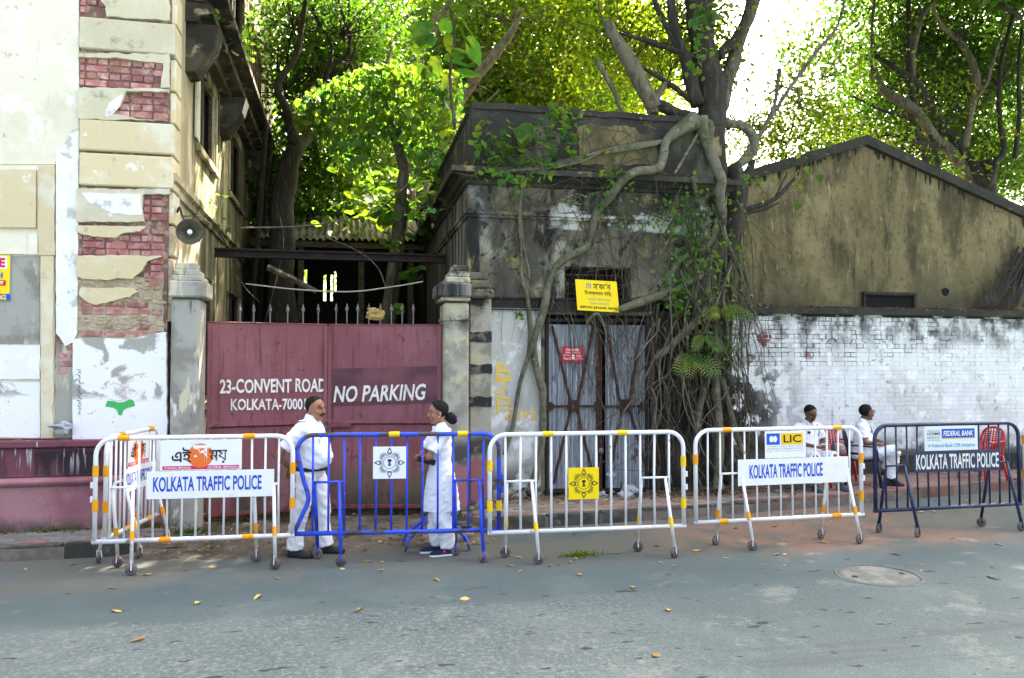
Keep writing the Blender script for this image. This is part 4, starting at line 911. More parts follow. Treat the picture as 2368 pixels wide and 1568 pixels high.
c = rp[3].lerp(rp[1], .5) + Vector((0, -.003, -.03)); MB().ell(c, (.026, .003, .03), nu=10, nv=7).build('skull_mark', W_, rs); MB().box(c.x - .016, c.y - .001, c.z - .042, c.x + .016, c.y + .003, c.z - .02).build('skull_mark', W_, rs)
for sx in (-1, 1): MB().ell(c + Vector((sx * .010, -.003, -.002)), (.007, .002, .008), nu=8, nv=5).build('skull_eye', M['plaque_red'], rs)
for sx in (-1, 1): MB().tube([c + Vector((-.045, 0, -.03 - .016 * sx)), c + Vector((.045, 0, -.03 + .016 * sx))], .005, 5).build('cross_bone', W_, rs)

# sprayed letters on the pale panel
def c5b(x, y): return PY(*C5(x, y), BY - .019)
def spray(polys, r=.022):
    for pts in polys:
        sp_ = smoothpath([c5b(*p) for p in pts], 4) if len(pts) > 2 else [c5b(*p) for p in pts]
        stroke(sp_, r, M['spray_orange'], 'sprayed_letter', cb)
spray([[(1725, 1140), (1722, 1240)], [(1712, 1142), (1765, 1148), (1772, 1180), (1730, 1192)], [(1730, 1192), (1800, 1200), (1790, 1238), (1715, 1242)], [(1708, 1262), (1822, 1256)], [(1762, 1262), (1764, 1320), (1735, 1345), (1705, 1335)], [(1728, 1375), (1726, 1490)], [(1726, 1378), (1800, 1385), (1805, 1420), (1730, 1425)]])
def c3s(pts): return [PY(*C3b(x, y), BY - .019) for x, y in pts]
for pts in ([(22, 258), (50, 240), (78, 258), (40, 305), (85, 306)], [(110, 262), (130, 250), (140, 280), (125, 306), (105, 290), (112, 262)], [(158, 280), (185, 255), (180, 300)], [(205, 260), (240, 262), (222, 282), (245, 300), (205, 310)]):
    stroke(smoothpath(c3s(pts), 4), .017, M['spray_orange'], 'sprayed_letter', cb)
# ================================================================== white boundary wall and gabled building on the right
WY = 12.2
WX0, WX1 = 5.40, 19.0
wt1, wt0 = PY(2040, 712, WY - .1).z, PY(2040, 728, WY - .1).z
ww = thing('boundary_wall', (9, WY, 0), 'whitewashed brick boundary wall with mossy black coping behind the seated men', 'wall')
MB().box(WX0, WY, .02, WX1, WY + .28, wt0).build('wall_core', M['wall_joint'], ww)
MB().prism([Vector((WX0, WY - .11, wt0)), Vector((WX0, WY - .11, wt1 - .015)), Vector((WX0, WY + .1, wt1 + .02)), Vector((WX0, WY + .33, wt1)), Vector((WX0, WY + .33, wt0))], (WX1 - WX0, 0, 0)).build('coping', M['coping'], ww, normals=True)
MB().bbox(WX0, WY - .06, .02, WX1, WY + .01, .46, .02).build('footing', M['coping'], ww)
WB = {L: MB().bbox(-L / 2, 0, -.0345, L / 2, .02, .0345, .004).mesh('brick', M['white_brick']) for L in (.232, .111)}
rnd = random.Random(21); items = []
row = 0; z = .50
while z < wt0 - .03:
    L = .232 if row % 2 else .111; x = WX0 + .05 + (.06 if row % 2 else 0)
    while x < 12.9:
        worn = (z > 2.0) + (abs(x - 8.9) < .7 and 1.3 < z < 1.85) * .8
        items.append((worn * 10 - math.hypot(x, WY) * .1 + rnd.random() * .3, x, z, L)); x += L + .011
    z += .0785; row += 1
items.sort(key=lambda t: -t[0])
rest = MB(); off = OFF[ww]
for i, (w_, x, z, L) in enumerate(items):
    worn = 1.0 if w_ > 4 else .0
    y = WY - .0085 + (rnd.uniform(-.006, .006) if worn else rnd.uniform(-.0012, .0012))
    if i < 295: put('brick', WB[L], ww, (x - off.x, y - off.y, z - off.z + rnd.uniform(-.003, .003) * worn), (0, rnd.uniform(-.02, .02) * worn, rnd.uniform(-.02, .02) * worn), (rnd.uniform(.95, 1.03), 1, rnd.uniform(.93, 1.08) if worn else 1.04))
    else:
        rest.add([(x - L / 2 - .003, y, z - .037), (x + L / 2 + .003, y, z - .037), (x + L / 2 + .003, y, z + .037), (x - L / 2 - .003, y, z + .037), (x - L / 2 - .005, WY - .002, z - .039), (x + L / 2 + .005, WY - .002, z - .039), (x + L / 2 + .005, WY - .002, z + .039), (x - L / 2 - .005, WY - .002, z + .039)],
                 [(0, 1, 2, 3), (0, 4, 5, 1), (1, 5, 6, 2), (2, 6, 7, 3), (3, 7, 4, 0)])
rest.build('painted_brickwork', M['white_wall'], ww)['kind'] = 'stuff'
MB().box(12.9, WY - .008, .46, WX1, WY + .002, wt0).build('render_coat', M['white_wall'], ww)
# pencil-black scrawl on the bricks
for k, (cx, cy) in enumerate(((500, 975), (555, 980), (595, 975), (720, 990), (800, 985), (940, 975), (1140, 970), (1180, 975), (1225, 975), (1390, 985), (1620, 985), (870, 1115), (930, 1125))):
    r = random.Random(k); P = [PY(*C5r(cx + r.uniform(-22, 22), cy + r.uniform(-22, 22)), WY - .017) for _ in range(4)]
    stroke(P, .007, M['scrawl'], 'scrawl', ww)
# rust-brown run of damp from the weep hole
gY = 12.66
gb = thing('gabled_building', (9.3, 15, 0), 'tall ochre stained gable wall with dark raking coping above the white wall', 'building')
pk = PY(1997, 335, gY); sl_ = .352; sl2 = .325; gx0, gx1 = 5.75, 19.0
zl, zr = pk.z - sl2 * (pk.x - gx0), pk.z - sl_ * (gx1 - pk.x)
prof = [Vector((gx0, gY, .02)), Vector((gx1, gY, .02)), Vector((gx1, gY, zr)), Vector((pk.x, gY, pk.z)), Vector((gx0, gY, zl))]
MB().prism(prof, (0, .3, 0)).build('gable_wall', M['gable'], gb, normals=True)
for a, b in ((Vector((gx0 - .1, gY, zl - .03)), pk), (pk, Vector((gx1, gY, zr)))):
    d = Vector((0, -.10, 0)); MB().prism([a + d + Vector((0, 0, -.02)), b + d + Vector((0, 0, -.02)), b + d + Vector((0, 0, .16)), a + d + Vector((0, 0, .16))], (0, .5, 0)).build('raking_coping', M['coping'], gb, normals=True)
for a, b in ((Vector((gx0, gY + .3, zl - .1)), Vector((pk.x, gY + .3, pk.z - .1))), (Vector((pk.x, gY + .3, pk.z - .1)), Vector((gx1, gY + .3, zr - .1)))):
    MB().prism([a, b, b + Vector((0, 0, .08)), a + Vector((0, 0, .08))], (0, 1.2, 0)).build('roof_slope', M['asbestos'], gb, normals=True)
MB().box(gx0, gY + .3, .02, gx0 + .25, gY + 1.5, zl - .1).build('side_wall', M['gable'], gb)
# black runs of damp below the raking coping and coping drips
rn_ = random.Random(71); st_q = MB()
for k in range(40):
    x = rn_.uniform(6.3, 13.2); zt2 = (pk.z - sl2 * (pk.x - x)) if x < pk.x else (pk.z - sl_ * (x - pk.x)); w = rn_.uniform(.015, .05); L = rn_.uniform(.06, .24) * (1.0 if x > pk.x else .8)
    z0_ = zt2 - .02; st_q.add([(x - w, gY - .003, z0_), (x + w, gY - .003, z0_ - .01), (x + w * .8, gY - .003, z0_ - L * .5), (x + w * .3, gY - .003, z0_ - L), (x - w * .3, gY - .003, z0_ - L * .97), (x - w * .9, gY - .003, z0_ - L * .45)], [(0, 1, 2, 3, 4, 5)])
st_q.build('damp_runs', M['stain'], gb)['kind'] = 'stuff'
# small hooded ventilator just above the coping
a, b = PY(*C5r(785, 735), gY), PY(*C5r(1150, 650), gY)
v = MB().box(a.x, gY - .09, b.z - .05, b.x, gY + .02, b.z).build('vent_hood', M['coping'], gb)
for x in (a.x, b.x - .05): MB().box(x + .002, gY - .06, a.z - .1, x + .05, gY + .02, b.z - .051).build('vent_jamb', M['coping'], gb)
MB().box(a.x + .06, gY - .02, a.z - .1, b.x - .06, gY + .01, b.z - .06).build('vent_panel', M['dark'], gb)
hp = PY(*C5r(1368, 642), gY - .002); MB().prism([hp + Vector((math.cos(t) * .09 * (1 + .2 * math.sin(3 * t)), 0, math.sin(t) * .08)) for t in np.linspace(0, 2 * math.pi, 11)[:-1]], (0, .02, 0)).build('broken_hole', M['dark'], gb)

# ================================================================== shed at the back of the yard
sd = thing('yard_shed', (0.2, 17.6, 0), 'dark open yard shed with corrugated asbestos roof behind the maroon gate', 'shed')
SYf = 17.0
zt_, zb_ = PY(780, 500, SYf + 1.4).z, PY(780, 556, SYf).z
xs0, xs1 = PY(668, 540, SYf).x, PY(930, 540, SYf).x
n_s = 5
for s_ in range(n_s):
    xa, xb = lerp(xs0 - .6, xs1 + .4, s_ / n_s), lerp(xs0 - .6, xs1 + .4, (s_ + 1) / n_s); k = 40
    top = [(lerp(xa, xb, i / k), SYf + 1.5, zt_ + .03 * math.sin(i / k * 5 * 2 * math.pi)) for i in range(k + 1)]
    bot = [(x, SYf - .2 + .08 * (s_ % 2), zb_ + .03 * math.sin(i / k * 5 * 2 * math.pi) + .01 * s_) for i, (x, y, z) in enumerate(top)]
    MB().add(top + bot + [(x, y, z - .02) for x, y, z in bot], [(i, i + 1, i + 2 + k, i + 1 + k) for i in range(k)] + [(i + k + 1, i + k + 2, i + 2 * k + 3, i + 2 * k + 2) for i in range(k)]).build('roof_sheet', M['asbestos'], sd, True)
# back wall with slit openings where light comes through
sh = MB(); hs = []
ox = -2.0
for (x0_, y1_, x1_, y0_) in ((365, 600, 398, 485), (510, 705, 532, 520), (560, 705, 578, 520), (585, 640, 602, 498)):
    p, q = PY(*C5(x0_, y1_), 19.4), PY(*C5(x1_, y0_), 19.4); hs.append((p.x - ox, p.z, q.x - ox, q.z))
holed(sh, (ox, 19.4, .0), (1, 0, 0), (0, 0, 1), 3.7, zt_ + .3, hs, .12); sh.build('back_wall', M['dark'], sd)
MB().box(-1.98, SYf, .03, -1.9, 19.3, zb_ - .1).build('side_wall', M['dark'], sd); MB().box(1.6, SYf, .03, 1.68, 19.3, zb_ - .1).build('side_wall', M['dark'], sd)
for x in (-1.0, .25, 1.3): MB().box(x, SYf - .05, .03, x + .12, SYf + .07, zb_ - .08).build('post', M['wood'], sd)
MB().box(-1.95, SYf - .1, zb_ - .17, 1.65, SYf + .02, zb_ - .05).build('beam', M['wood'], sd)
# low wall of rubble just inside the gate, rolled sheet of roofing on it
rw = MB(); rw.bbox(-.25, 13.6, .03, 1.5, 14.0, 2.25, .03); rw.build('low_wall', M['old_side'], sd)
# rusted joist across the yard from the house wall
a, b = PY(578, 596, 13.5), PY(860, 590, 13.5); h = PY(578, 576, 13.5).z - a.z
jb = MB(); jb.box(SX - .02, 13.45, a.z, 1.75, 13.6, a.z + .03); jb.box(SX - .02, 13.45, a.z + h - .03, 1.75, 13.6, a.z + h); jb.box(SX - .02, 13.51, a.z + .03, 1.75, 13.53, a.z + h - .03)
solid('steel_joist', jb, M['black_steel'], 'dark rusty steel joist spanning the yard above the gate spikes', 'beam')
# fallen timber propped under the joist
a, b = PY(*C5(120, 470), 14.2), PY(*C5(465, 640), 14.2)
solid('fallen_plank', MB().tube([a, a.lerp(b, .5) + Vector((0, 0, .02)), b], [.06, .05, .045], 5), M['wood_grey'], 'broken timber plank sloping in the dark yard behind the gate', 'plank')
# ================================================================== trees, roots, creepers
def rnd_rot(n, droop=0.0, face=None):
    """random leaf frames: t (tip direction), w (width direction)"""
    t = RNG.normal(size=(n, 3)); t[:, 2] -= droop; t /= np.linalg.norm(t, axis=1)[:, None]
    h = RNG.normal(size=(n, 3))
    if face is not None: h = np.cross(t, np.array(face)[None] + .5 * RNG.normal(size=(n, 3)))
    w = h - (h * t).sum(1)[:, None] * t; w /= np.linalg.norm(w, axis=1)[:, None] + 1e-9
    return t, w
def leaf_mesh(name, P, size, m, aspect=.55, droop=.3, face=None, heart=False, lie=False):
    """one mesh of many folded leaves at the points P"""
    n = len(P); t, w = rnd_rot(n, droop, face)
    if lie: t[:, 2] *= .2; t /= np.linalg.norm(t, axis=1)[:, None]; w = np.cross(t, np.array([[0, 0, 1.0]]) + .25 * RNG.normal(size=(n, 3))); w /= np.linalg.norm(w, axis=1)[:, None]
    nn = np.cross(t, w)
    L = RNG.uniform(size[0], size[1], n)[:, None]; W = L * aspect / 2
    b = P; tip = P + t * L; mid = P + t * L * (.38 if heart else .48) - nn * L * .07
    l = mid + w * W + nn * L * .14; r = mid - w * W + nn * L * .14
    V = np.stack([b, l, tip, r, mid], 1).reshape(-1, 3)
    base = np.arange(n)[:, None] * 5
    # left half: base, left, tip, (mid) ; right half
    F_ = np.concatenate([base + np.array([[0, 4, 2, 1]]), base + np.array([[0, 3, 2, 4]])], 1).reshape(-1, 4)
    me = bpy.data.meshes.new(name); me.vertices.add(len(V)); me.vertices.foreach_set('co', V.astype(np.float32).ravel())
    nf = len(F_); me.loops.add(nf * 4); me.loops.foreach_set('vertex_index', F_.astype(np.int32).ravel())
    me.polygons.add(nf); me.polygons.foreach_set('loop_start', np.arange(0, nf * 4, 4, dtype=np.int32)); me.polygons.foreach_set('loop_total', np.full(nf, 4, dtype=np.int32))
    me.materials.append(m); me.update(calc_edges=True); return me
def clumps(c, rad, n, per=26, sig=.28, shell=.25):
    """leaf positions gathered in twig-sized clumps inside an ellipsoid"""
    k = max(1, n // per); d = RNG.normal(size=(k, 3)); d /= np.linalg.norm(d, axis=1)[:, None]
    r = (shell + (1 - shell) * RNG.random(k)) ** .45
    cc = np.array(c)[None] + d * r[:, None] * np.array(rad)[None]
    cnt = RNG.integers(int(per * .4), int(per * 1.6) + 1, k)
    idx = np.repeat(np.arange(k), cnt)
    return cc[idx] + RNG.normal(size=(len(idx), 3)) * sig * np.array([1, 1, .75])
def pxblob(x, y, Y, rx, ry, rd):
    """ellipsoid centre and radii from a picture place at depth Y"""
    p = PY(x, y, Y); s = (p - cam.location).length / F
    return (p.x, p.y, p.z), (rx * s, rd, ry * s)
def crown(parent, blobs, size, m, name='crown', per=26, sig=.28, **kw):
    P = np.concatenate([clumps(c, r, n, per, sig) for c, r, n in blobs]) - np.array(OFF[parent])[None]
    o = put(name, leaf_mesh(name, P, size, m, **kw), parent); o['kind'] = 'stuff'; return o
def limb(parent, pts, rs, m='bark', name='limb', k=5, n=8, wob=.0, seed=0):
    P = smoothpath(pts, k) if len(pts) > 2 else [Vector(p) for p in pts]
    if wob: P = [p + Vector((mnoise.noise(p * 1.7 + Vector((seed, 0, 0))), mnoise.noise(p * 1.7 + Vector((0, seed + 5, 0))), mnoise.noise(p * 1.7 + Vector((0, 0, seed + 9))))) * wob for p in P]
    rad = [r_ * (1 + .22 * mnoise.noise(p * 3.1 + Vector((seed, 3, 0)))) for r_, p in zip(radpath(list(rs), len(P)), P)]
    return MB().tube(P, rad, n).build(name, M[m], parent, True)
def pxs(pts, Y, conv=lambda x, y: (x, y)):
    return [PY(*conv(p[0], p[1]), p[2] if len(p) > 2 else Y) for p in pts]
def tree(name, base, label, group='trees behind the buildings'): return thing(name, base, label, 'tree', group)
def twigs(parent, starts, n, L, m, seed, up=.3, r=.02):
    rn = random.Random(seed); q = MB()
    for i in range(n):
        p = Vector(rn.choice(starts)); d = Vector((rn.gauss(0, 1), rn.gauss(0, .7), rn.gauss(up, .7))).normalized(); pts = [p]
        for k in range(4): d = (d + Vector((rn.gauss(0, .35), rn.gauss(0, .35), rn.gauss(.05, .3)))).normalized(); p = p + d * (L * rn.uniform(.15, .35)); pts.append(p)
        q.tube(pts, [r, r * .75, r * .55, r * .35, r * .2], 5)
    o = q.build('twigs', M[m], parent, True); o['kind'] = 'stuff'; return o

# ---- tree in the yard, against the far end of the house
b = PY(655, 640, 16.2); b.z = .03
t1 = tree('yard_tree', b, 'dark forked yard tree rising beside the far end of the old house')
fork = PY(*C0(320, 1030), 16.2)
limb(t1, [b, PY(652, 560, 16.2), PY(*C0(250, 1250), 16.2), fork], [.30, .26, .21, .17], 'bark_dark', 'trunk', wob=.06)
limb(t1, [fork, PY(*C0(460, 890), 16.3), PY(*C0(640, 780), 16.6), PY(*C0(900, 560), 17), PY(*C0(1000, 300), 17.5)], [.14, .10, .08, .06, .03], 'bark', wob=.05)
limb(t1, [fork, PY(*C0(255, 760), 16), PY(*C0(200, 600), 16), PY(*C0(330, 330), 16.3), PY(*C0(400, -60), 16.6)], [.13, .09, .08, .06, .05], 'bark_dark', wob=.05)
limb(t1, [PY(*C0(290, 880), 16.1), PY(*C0(380, 700), 16.4), PY(*C0(520, 500), 16.8), PY(*C0(700, 330), 17), PY(*C0(620, 0), 17.3)], [.08, .06, .05, .045, .03], 'bark_dark', wob=.05)
limb(t1, [PY(*C0(520, 620), 16.6), PY(*C0(560, 320), 17), PY(*C0(450, 100), 17.2), PY(*C0(420, -80), 17.2)], [.05, .045, .035, .03], 'bark_dark', wob=.05)
crown(t1, [(*pxblob(700, 90, 18.5, 110, 130, 1.6), 6500), (*pxblob(760, 330, 18.8, 120, 130, 1.5), 5500), (*pxblob(690, 440, 18.5, 60, 70, 1.2), 2200), (*pxblob(820, 120, 19, 110, 150, 1.6), 6500)], (.10, .17), M['leaf_dark'], per=40, sig=.42)
twigs(t1, [PY(*C0(x, y), 17) for x, y in ((300, 200), (450, 350), (520, 560), (640, 250), (250, 620), (700, 430))], 60, 1.6, 'bark_dark', 3)
# ---- taller trees behind the shed
def ground_under(p): q = p.copy(); q.z = .03; return q
p = PY(*C0(1110, 1500), 21); t2 = tree('tall_tree', ground_under(p), 'tall straight tan trunk standing behind the shed roof')
limb(t2, [ground_under(p), p, PY(*C0(1070, 1000), 21), PY(*C0(1030, 650), 21), PY(*C0(970, 330), 21), PY(*C0(925, 0), 21), PY(*C0(900, -300), 21)], [.24, .2, .17, .16, .15, .15, .12], 'bark_pale', 'trunk', wob=.05)
limb(t2, [PY(*C0(1045, 420), 21), PY(*C0(1120, 330), 20.8), PY(*C0(1230, 220), 20.6), PY(*C0(1330, 60), 20.6)], [.10, .08, .07, .04], 'bark_pale')
limb(t2, [PY(*C0(1050, 600), 21), PY(*C0(1180, 400), 21.2), PY(*C0(1300, 200), 21.5), PY(*C0(1420, -40), 21.5)], [.12, .1, .09, .07], 'bark')
crown(t2, [(*pxblob(930, 0, 24, 240, 170, 2.2), 16000), (*pxblob(960, 250, 25, 240, 150, 2.0), 12000), (*pxblob(900, 420, 25, 220, 90, 2), 8000)], (.11, .19), M['leaf_mid'], per=46, sig=.44)
twigs(t2, [PY(*C0(x, y), 21.5) for x, y in ((960, 200), (1150, 300), (900, 50), (1040, 650), (1250, 180), (800, 300))], 50, 2.0, 'bark', 5)
p = PY(*C0(1190, 1400), 22); t3 = tree('leaning_tree', ground_under(p), 'pale leaning tree trunk left of the blackened parapet')
limb(t3, [ground_under(p), p, PY(*C0(1210, 1150), 22), PY(*C0(1290, 940), 22), PY(*C0(1380, 820), 22), PY(*C0(1560, 560), 22), PY(*C0(1800, 250), 22), PY(*C0(1890, 80), 22)], [.26, .24, .21, .2, .18, .15, .12, .08], 'bark_pale', 'trunk', wob=.06)
crown(t3, [(*pxblob(1180, 60, 25, 210, 190, 2.2), 17000), (*pxblob(1120, 300, 26, 200, 110, 2), 9000), (*pxblob(1330, 130, 26, 240, 160, 2.2), 16000), (*pxblob(1260, 260, 27, 180, 60, 2), 4500)], (.13, .23), M['leaf_bright'], per=46, sig=.44)
twigs(t3, [PY(*C0(x, y), 22.5) for x, y in ((1500, 620), (1700, 380), (1850, 150), (1400, 300), (1650, 120))], 60, 2.2, 'bark', 6)
# far trees closing the view
for i, (x, y, Y, rx, ry, n, mk, lab) in enumerate(((820, 330, 34, 300, 230, 8000, 'leaf_mid', 'far green tree filling the gap over the shed roof'), (1320, 130, 33, 330, 180, 8000, 'leaf_bright', 'far yellow green tree behind the middle of the parapet'), (2150, 170, 30, 330, 260, 9000, 'leaf_dark', 'far dark tree behind the gable at the right edge'), (680, 520, 38, 420, 160, 7000, 'leaf_mid', 'far low tree seen under the branches left of the shed'))):
    c, r = pxblob(x, y, Y, rx, ry, 2.5); tt = tree('far_tree', (c[0], c[1], .03), lab)
    limb(tt, [(c[0], c[1], .03), (c[0] + .2, c[1], c[2] * .5), (c[0], c[1], c[2])], [.3, .26, .1], 'bark_dark', 'trunk')
    crown(tt, [(c, r, int(n * 1.2))], (.20, .36), M[mk], per=30, sig=.7)
# ---- fig tree rooted on the building
FB = PY(1628, 300, 11.25)
ft = tree('strangler_fig', (FB.x, FB.y, PAVE), 'big fig tree gripping the parapet with grey roots down the facade')
limb(ft, [PY(1640, 420, 11.5), PY(1642, 300, 11.4), PY(1640, 200, 11.45), PY(1628, 110, 11.5), PY(1612, 0, 11.5), PY(1600, -140, 11.6)], [.26, .24, .23, .21, .21, .19], 'bark_dark', 'trunk', n=12, wob=.05)
limb(ft, [PY(1610, 240, 11.3), PY(1588, 150, 11.4), PY(1560, 60, 11.4), PY(1545, -60, 11.5)], [.12, .10, .08, .06], 'bark_dark', wob=.04)
limb(ft, [PY(1668, 250, 11.5), PY(1690, 160, 11.7), PY(1712, 80, 11.9), PY(1748, -20, 12), PY(1770, -120, 12)], [.10, .11, .11, .12, .1], 'bark', wob=.04)
limb(ft, [PY(1660, 130, 11.5), PY(1700, 90, 11.6), PY(1722, 40, 11.6), PY(1735, -30, 11.7)], [.09, .07, .05, .04], 'bark_dark')
for pts, rs, mk in ((((1600, 135), (1540, 108), (1490, 92), (1440, 78)), (.06, .05, .04, .03), 'bark_dark'), (((1600, 235), (1560, 200), (1500, 165), (1470, 148)), (.05, .045, .035, .02), 'bark_dark'), (((1605, 275), (1565, 262), (1530, 245), (1500, 240)), (.11, .10, .10, .08), 'bark_dark'),
        (((1512, 250), (1482, 195), (1450, 130), (1420, 85), (1405, 50)), (.13, .125, .12, .11, .06), 'bark_pale'), (((1508, 262), (1515, 230), (1540, 190)), (.10, .06, .04), 'bark_pale'),
        (((1600, 180), (1555, 90), (1520, 20), (1500, -60)), (.05, .04, .04, .03), 'bark_dark'), (((1560, 262), (1520, 240), (1450, 160), (1400, 60), (1380, -20)), (.03, .03, .025, .02, .015), 'bark'), (((1380, 140), (1420, 210), (1440, 260), (1490, 282)), (.04, .035, .03, .03), 'bark'),
        (((1670, 285), (1715, 292), (1742, 320), (1738, 355), (1700, 385), (1690, 400)), (.08, .075, .075, .075, .07, .06), 'root'), (((1690, 400), (1720, 360), (1765, 300), (1790, 240), (1800, 160)), (.05, .04, .04, .03, .03), 'bark'),
        (((1765, 300), (1820, 210), (1880, 130), (1935, 60), (1960, -20)), (.035, .03, .03, .025, .02), 'bark'), (((1690, 490), (1740, 480), (1790, 462), (1835, 415)), (.05, .045, .04, .03), 'bark_dark'), (((1688, 495), (1755, 488), (1800, 470)), (.03, .025, .02), 'bark_dark'), (((1660, 420), (1700, 430), (1730, 400), (1740, 370)), (.12, .10, .07, .05), 'bark_dark'),
        (((1790, 462), (1810, 420), (1820, 400)), (.02, .015, .01), 'bark_dark')):
    limb(ft, [PY(x, y, 11.35 + .0006 * abs(x - 1630)) for x, y in pts], rs, mk, wob=.02)
limb(ft, [PY(1690, 380, 11.4), PY(1710, 440, 11.35), PY(1695, 520, 11.3), PY(1680, 620, 11.2), PY(1680, 760, 11.15), PY(1676, 900, 11.1), PY(1675, 1110, 11.0)], [.16, .17, .16, .12, .10, .10, .12], 'bark_dark', 'stem', wob=.05)
# main crown overhead and the bright spray over the parapet
crown(ft, [(*pxblob(1500, 60, 13.5, 170, 130, .8), 2600), (*pxblob(1420, 150, 13.8, 120, 90, .7), 1500), (*pxblob(1620, 60, 12, 70, 110, .5), 1100), (*pxblob(1840, 300, 14.2, 110, 80, .7), 1700), (*pxblob(1900, 180, 14.6, 90, 110, .7), 1200), (*pxblob(1760, 340, 13.6, 70, 50, .5), 700), (*pxblob(1660, 150, 11.9, 60, 60, .4), 500)], (.08, .13), M['leaf_bright'], per=9, sig=.22)
twigs(ft, [PY(x, y, 12) for x, y in ((1560, 60), (1500, 100), (1450, 80), (1600, 180), (1540, 200), (1680, 300), (1740, 320))], 70, 1.1, 'bark_dark', 9, r=.012)
twigs(ft, [PY(x, y, 13.8) for x, y in ((1760, 300), (1800, 200), (1850, 250), (1820, 330), (1900, 180))], 60, 1.3, 'bark', 10, r=.013)
def root(pts, rs, name='root', mk='root', wob=.012): return limb(ft, pts, rs, mk, name, 5, 8, wob, len(pts))
RA = [C1(1360, 830) + (11.02,), C1(1270, 890) + (10.98,), C1(1160, 980) + (10.97,), C1(1140, 1080) + (10.95,), C1(1118, 1160) + (10.85,), C1(1060, 1185) + (10.66,), C1(950, 1195) + (10.63,), C1(865, 1245) + (10.63,), C1(805, 1320) + (10.66,), C1(720, 1430) + (10.85,), C3(660, 110) + (10.9,), C3(640, 230) + (10.95,), C3(600, 330) + (10.95,), C3(470, 400) + (10.95,), C3(385, 480) + (10.95,), C3(335, 610) + (10.93,), C3(318, 720) + (10.88,), C3(270, 870) + (10.88,), C3(232, 990) + (10.9,), C3(240, 1110) + (10.92,), C3(290, 1290) + (10.92,), C3b(300, 150) + (10.93,), C3b(290, 500) + (10.93,), C3b(230, 760) + (10.9,), C3b(210, 830) + (10.8,)]
def P3(L): return [PY(a, b_, c) for a, b_, c in L]
root(P3(RA), [.13, .10, .07, .065, .065, .065, .065, .065, .06, .06, .055, .055, .06, .055, .055, .055, .06, .055, .05, .05, .055, .05, .055, .06, .07])
root(P3([C1(1160, 985) + (10.97,), C1(1290, 900) + (10.94,), C1(1370, 860) + (10.95,)]), [.05, .07, .09])
root(P3([C3(232, 990) + (10.88,), C3(190, 1120) + (10.9,), C3(140, 1280) + (10.93,), C3(95, 1560) + (10.93,), C3b(60, 450) + (10.93,), C3b(30, 560) + (10.9,)]), [.04, .035, .03, .032, .035, .03])
root(P3([C1(190, 1240) + (10.66,), C1(150, 1340) + (10.7,), C1(138, 1560) + (10.85,), C3(145, 300) + (10.93,), C3(150, 520) + (10.93,), C3(190, 660) + (10.9,), C3(210, 800) + (10.88,), C3(222, 960) + (10.9,)]), [.02, .025, .026, .024, .026, .03, .03, .03])
root(P3([C1(130, 1400) + (10.8,), C3(140, 60) + (10.92,), C3(165, 330) + (10.93,), C3(200, 500) + (10.93,), C3(185, 640) + (10.9,), C3(205, 950) + (10.9,), C3(190, 1100) + (10.92,)]), [.018, .02, .02, .022, .02, .02, .02])
RC = [C1(1390, 830) + (11.0,), C1(1430, 960) + (10.96,), C1(1475, 1080) + (10.95,), C1(1512, 1180) + (10.8,), C1(1545, 1250) + (10.62,), C1(1532, 1350) + (10.62,), C1(1545, 1500) + (10.75,), C3(1540, 100) + (10.86,), C3(1500, 200) + (10.88,), C3(1455, 310) + (10.88,), C3(1350, 372) + (10.9,), C3(1240, 420) + (10.9,), C3(1190, 490) + (10.92,)]
root(P3(RC), [.13, .09, .085, .08, .08, .07, .065, .06, .06, .06, .05, .04, .025])
root(P3([C1(1400, 850) + (10.97,), C1(1470, 870) + (10.95,), C1(1462, 960) + (10.94,), C1(1450, 1010) + (10.94,)]), [.06, .055, .05, .06])
root(P3([C3(1300, 400) + (10.9,), C3(1240, 440) + (10.88,), C3(1180, 560) + (10.86,), C3(1165, 640) + (10.84,), C3(1050, 690) + (10.84,), C3(940, 730) + (10.84,), C3(835, 765) + (10.86,)]), [.03, .05, .05, .06, .065, .06, .05])
root(P3([C3(1520, 480) + (10.9,), C3(1440, 515) + (10.86,), C3(1290, 590) + (10.83,), C3(1170, 660) + (10.82,)]), [.06, .05, .045, .045])
root(P3([C3(1470, 720) + (10.9,), C3(1385, 830) + (10.84,), C3(1200, 1010) + (10.84,), C3(1085, 1105) + (10.87,)]), [.07, .06, .058, .05])
root(P3([C3(1085, 1105) + (10.87,), C3(1120, 1220) + (10.9,), C3(1175, 1360) + (10.9,), C3b(1180, 250) + (10.9,), C3b(1160, 520) + (10.9,), C3b(1190, 760) + (10.8,)]), [.03, .025, .02, .02, .018, .02])
root(P3([C3(1545, 180) + (10.85,), C3(1595, 330) + (10.85,), C3(1670, 490) + (10.9,), C3(1685, 650) + (10.9,), C3(1680, 850) + (10.95,), C3(1690, 1100) + (10.95,)]), [.035, .035, .03, .022, .02, .012])
root(P3([C3(1480, 380) + (10.83,), C3(1455, 600) + (10.8,), C3(1500, 800) + (10.8,), C3(1545, 1010) + (10.82,)]), [.03, .03, .032, .02])
root(P3([C3(1500, 860) + (10.85,), C3(1510, 1100) + (10.83,), C3(1500, 1400) + (10.83,), C3b(1500, 100) + (10.83,), C3b(1530, 400) + (10.8,), C3b(1520, 700) + (10.75,), C3b(1525, 800) + (10.72,)]), [.05, .06, .065, .07, .065, .065, .09])
root(P3([C3(1470, 1180) + (10.85,), C3b(1450, 30) + (10.83,), C3b(1400, 200) + (10.82,), C3b(1365, 400) + (10.8,)]), [.03, .04, .045, .05])
root(P3([C3(1550, 1250) + (10.85,), C3b(1580, 150) + (10.85,), C3b(1640, 380) + (10.8,), C3b(1700, 560) + (10.75,)]), [.035, .04, .05, .05])
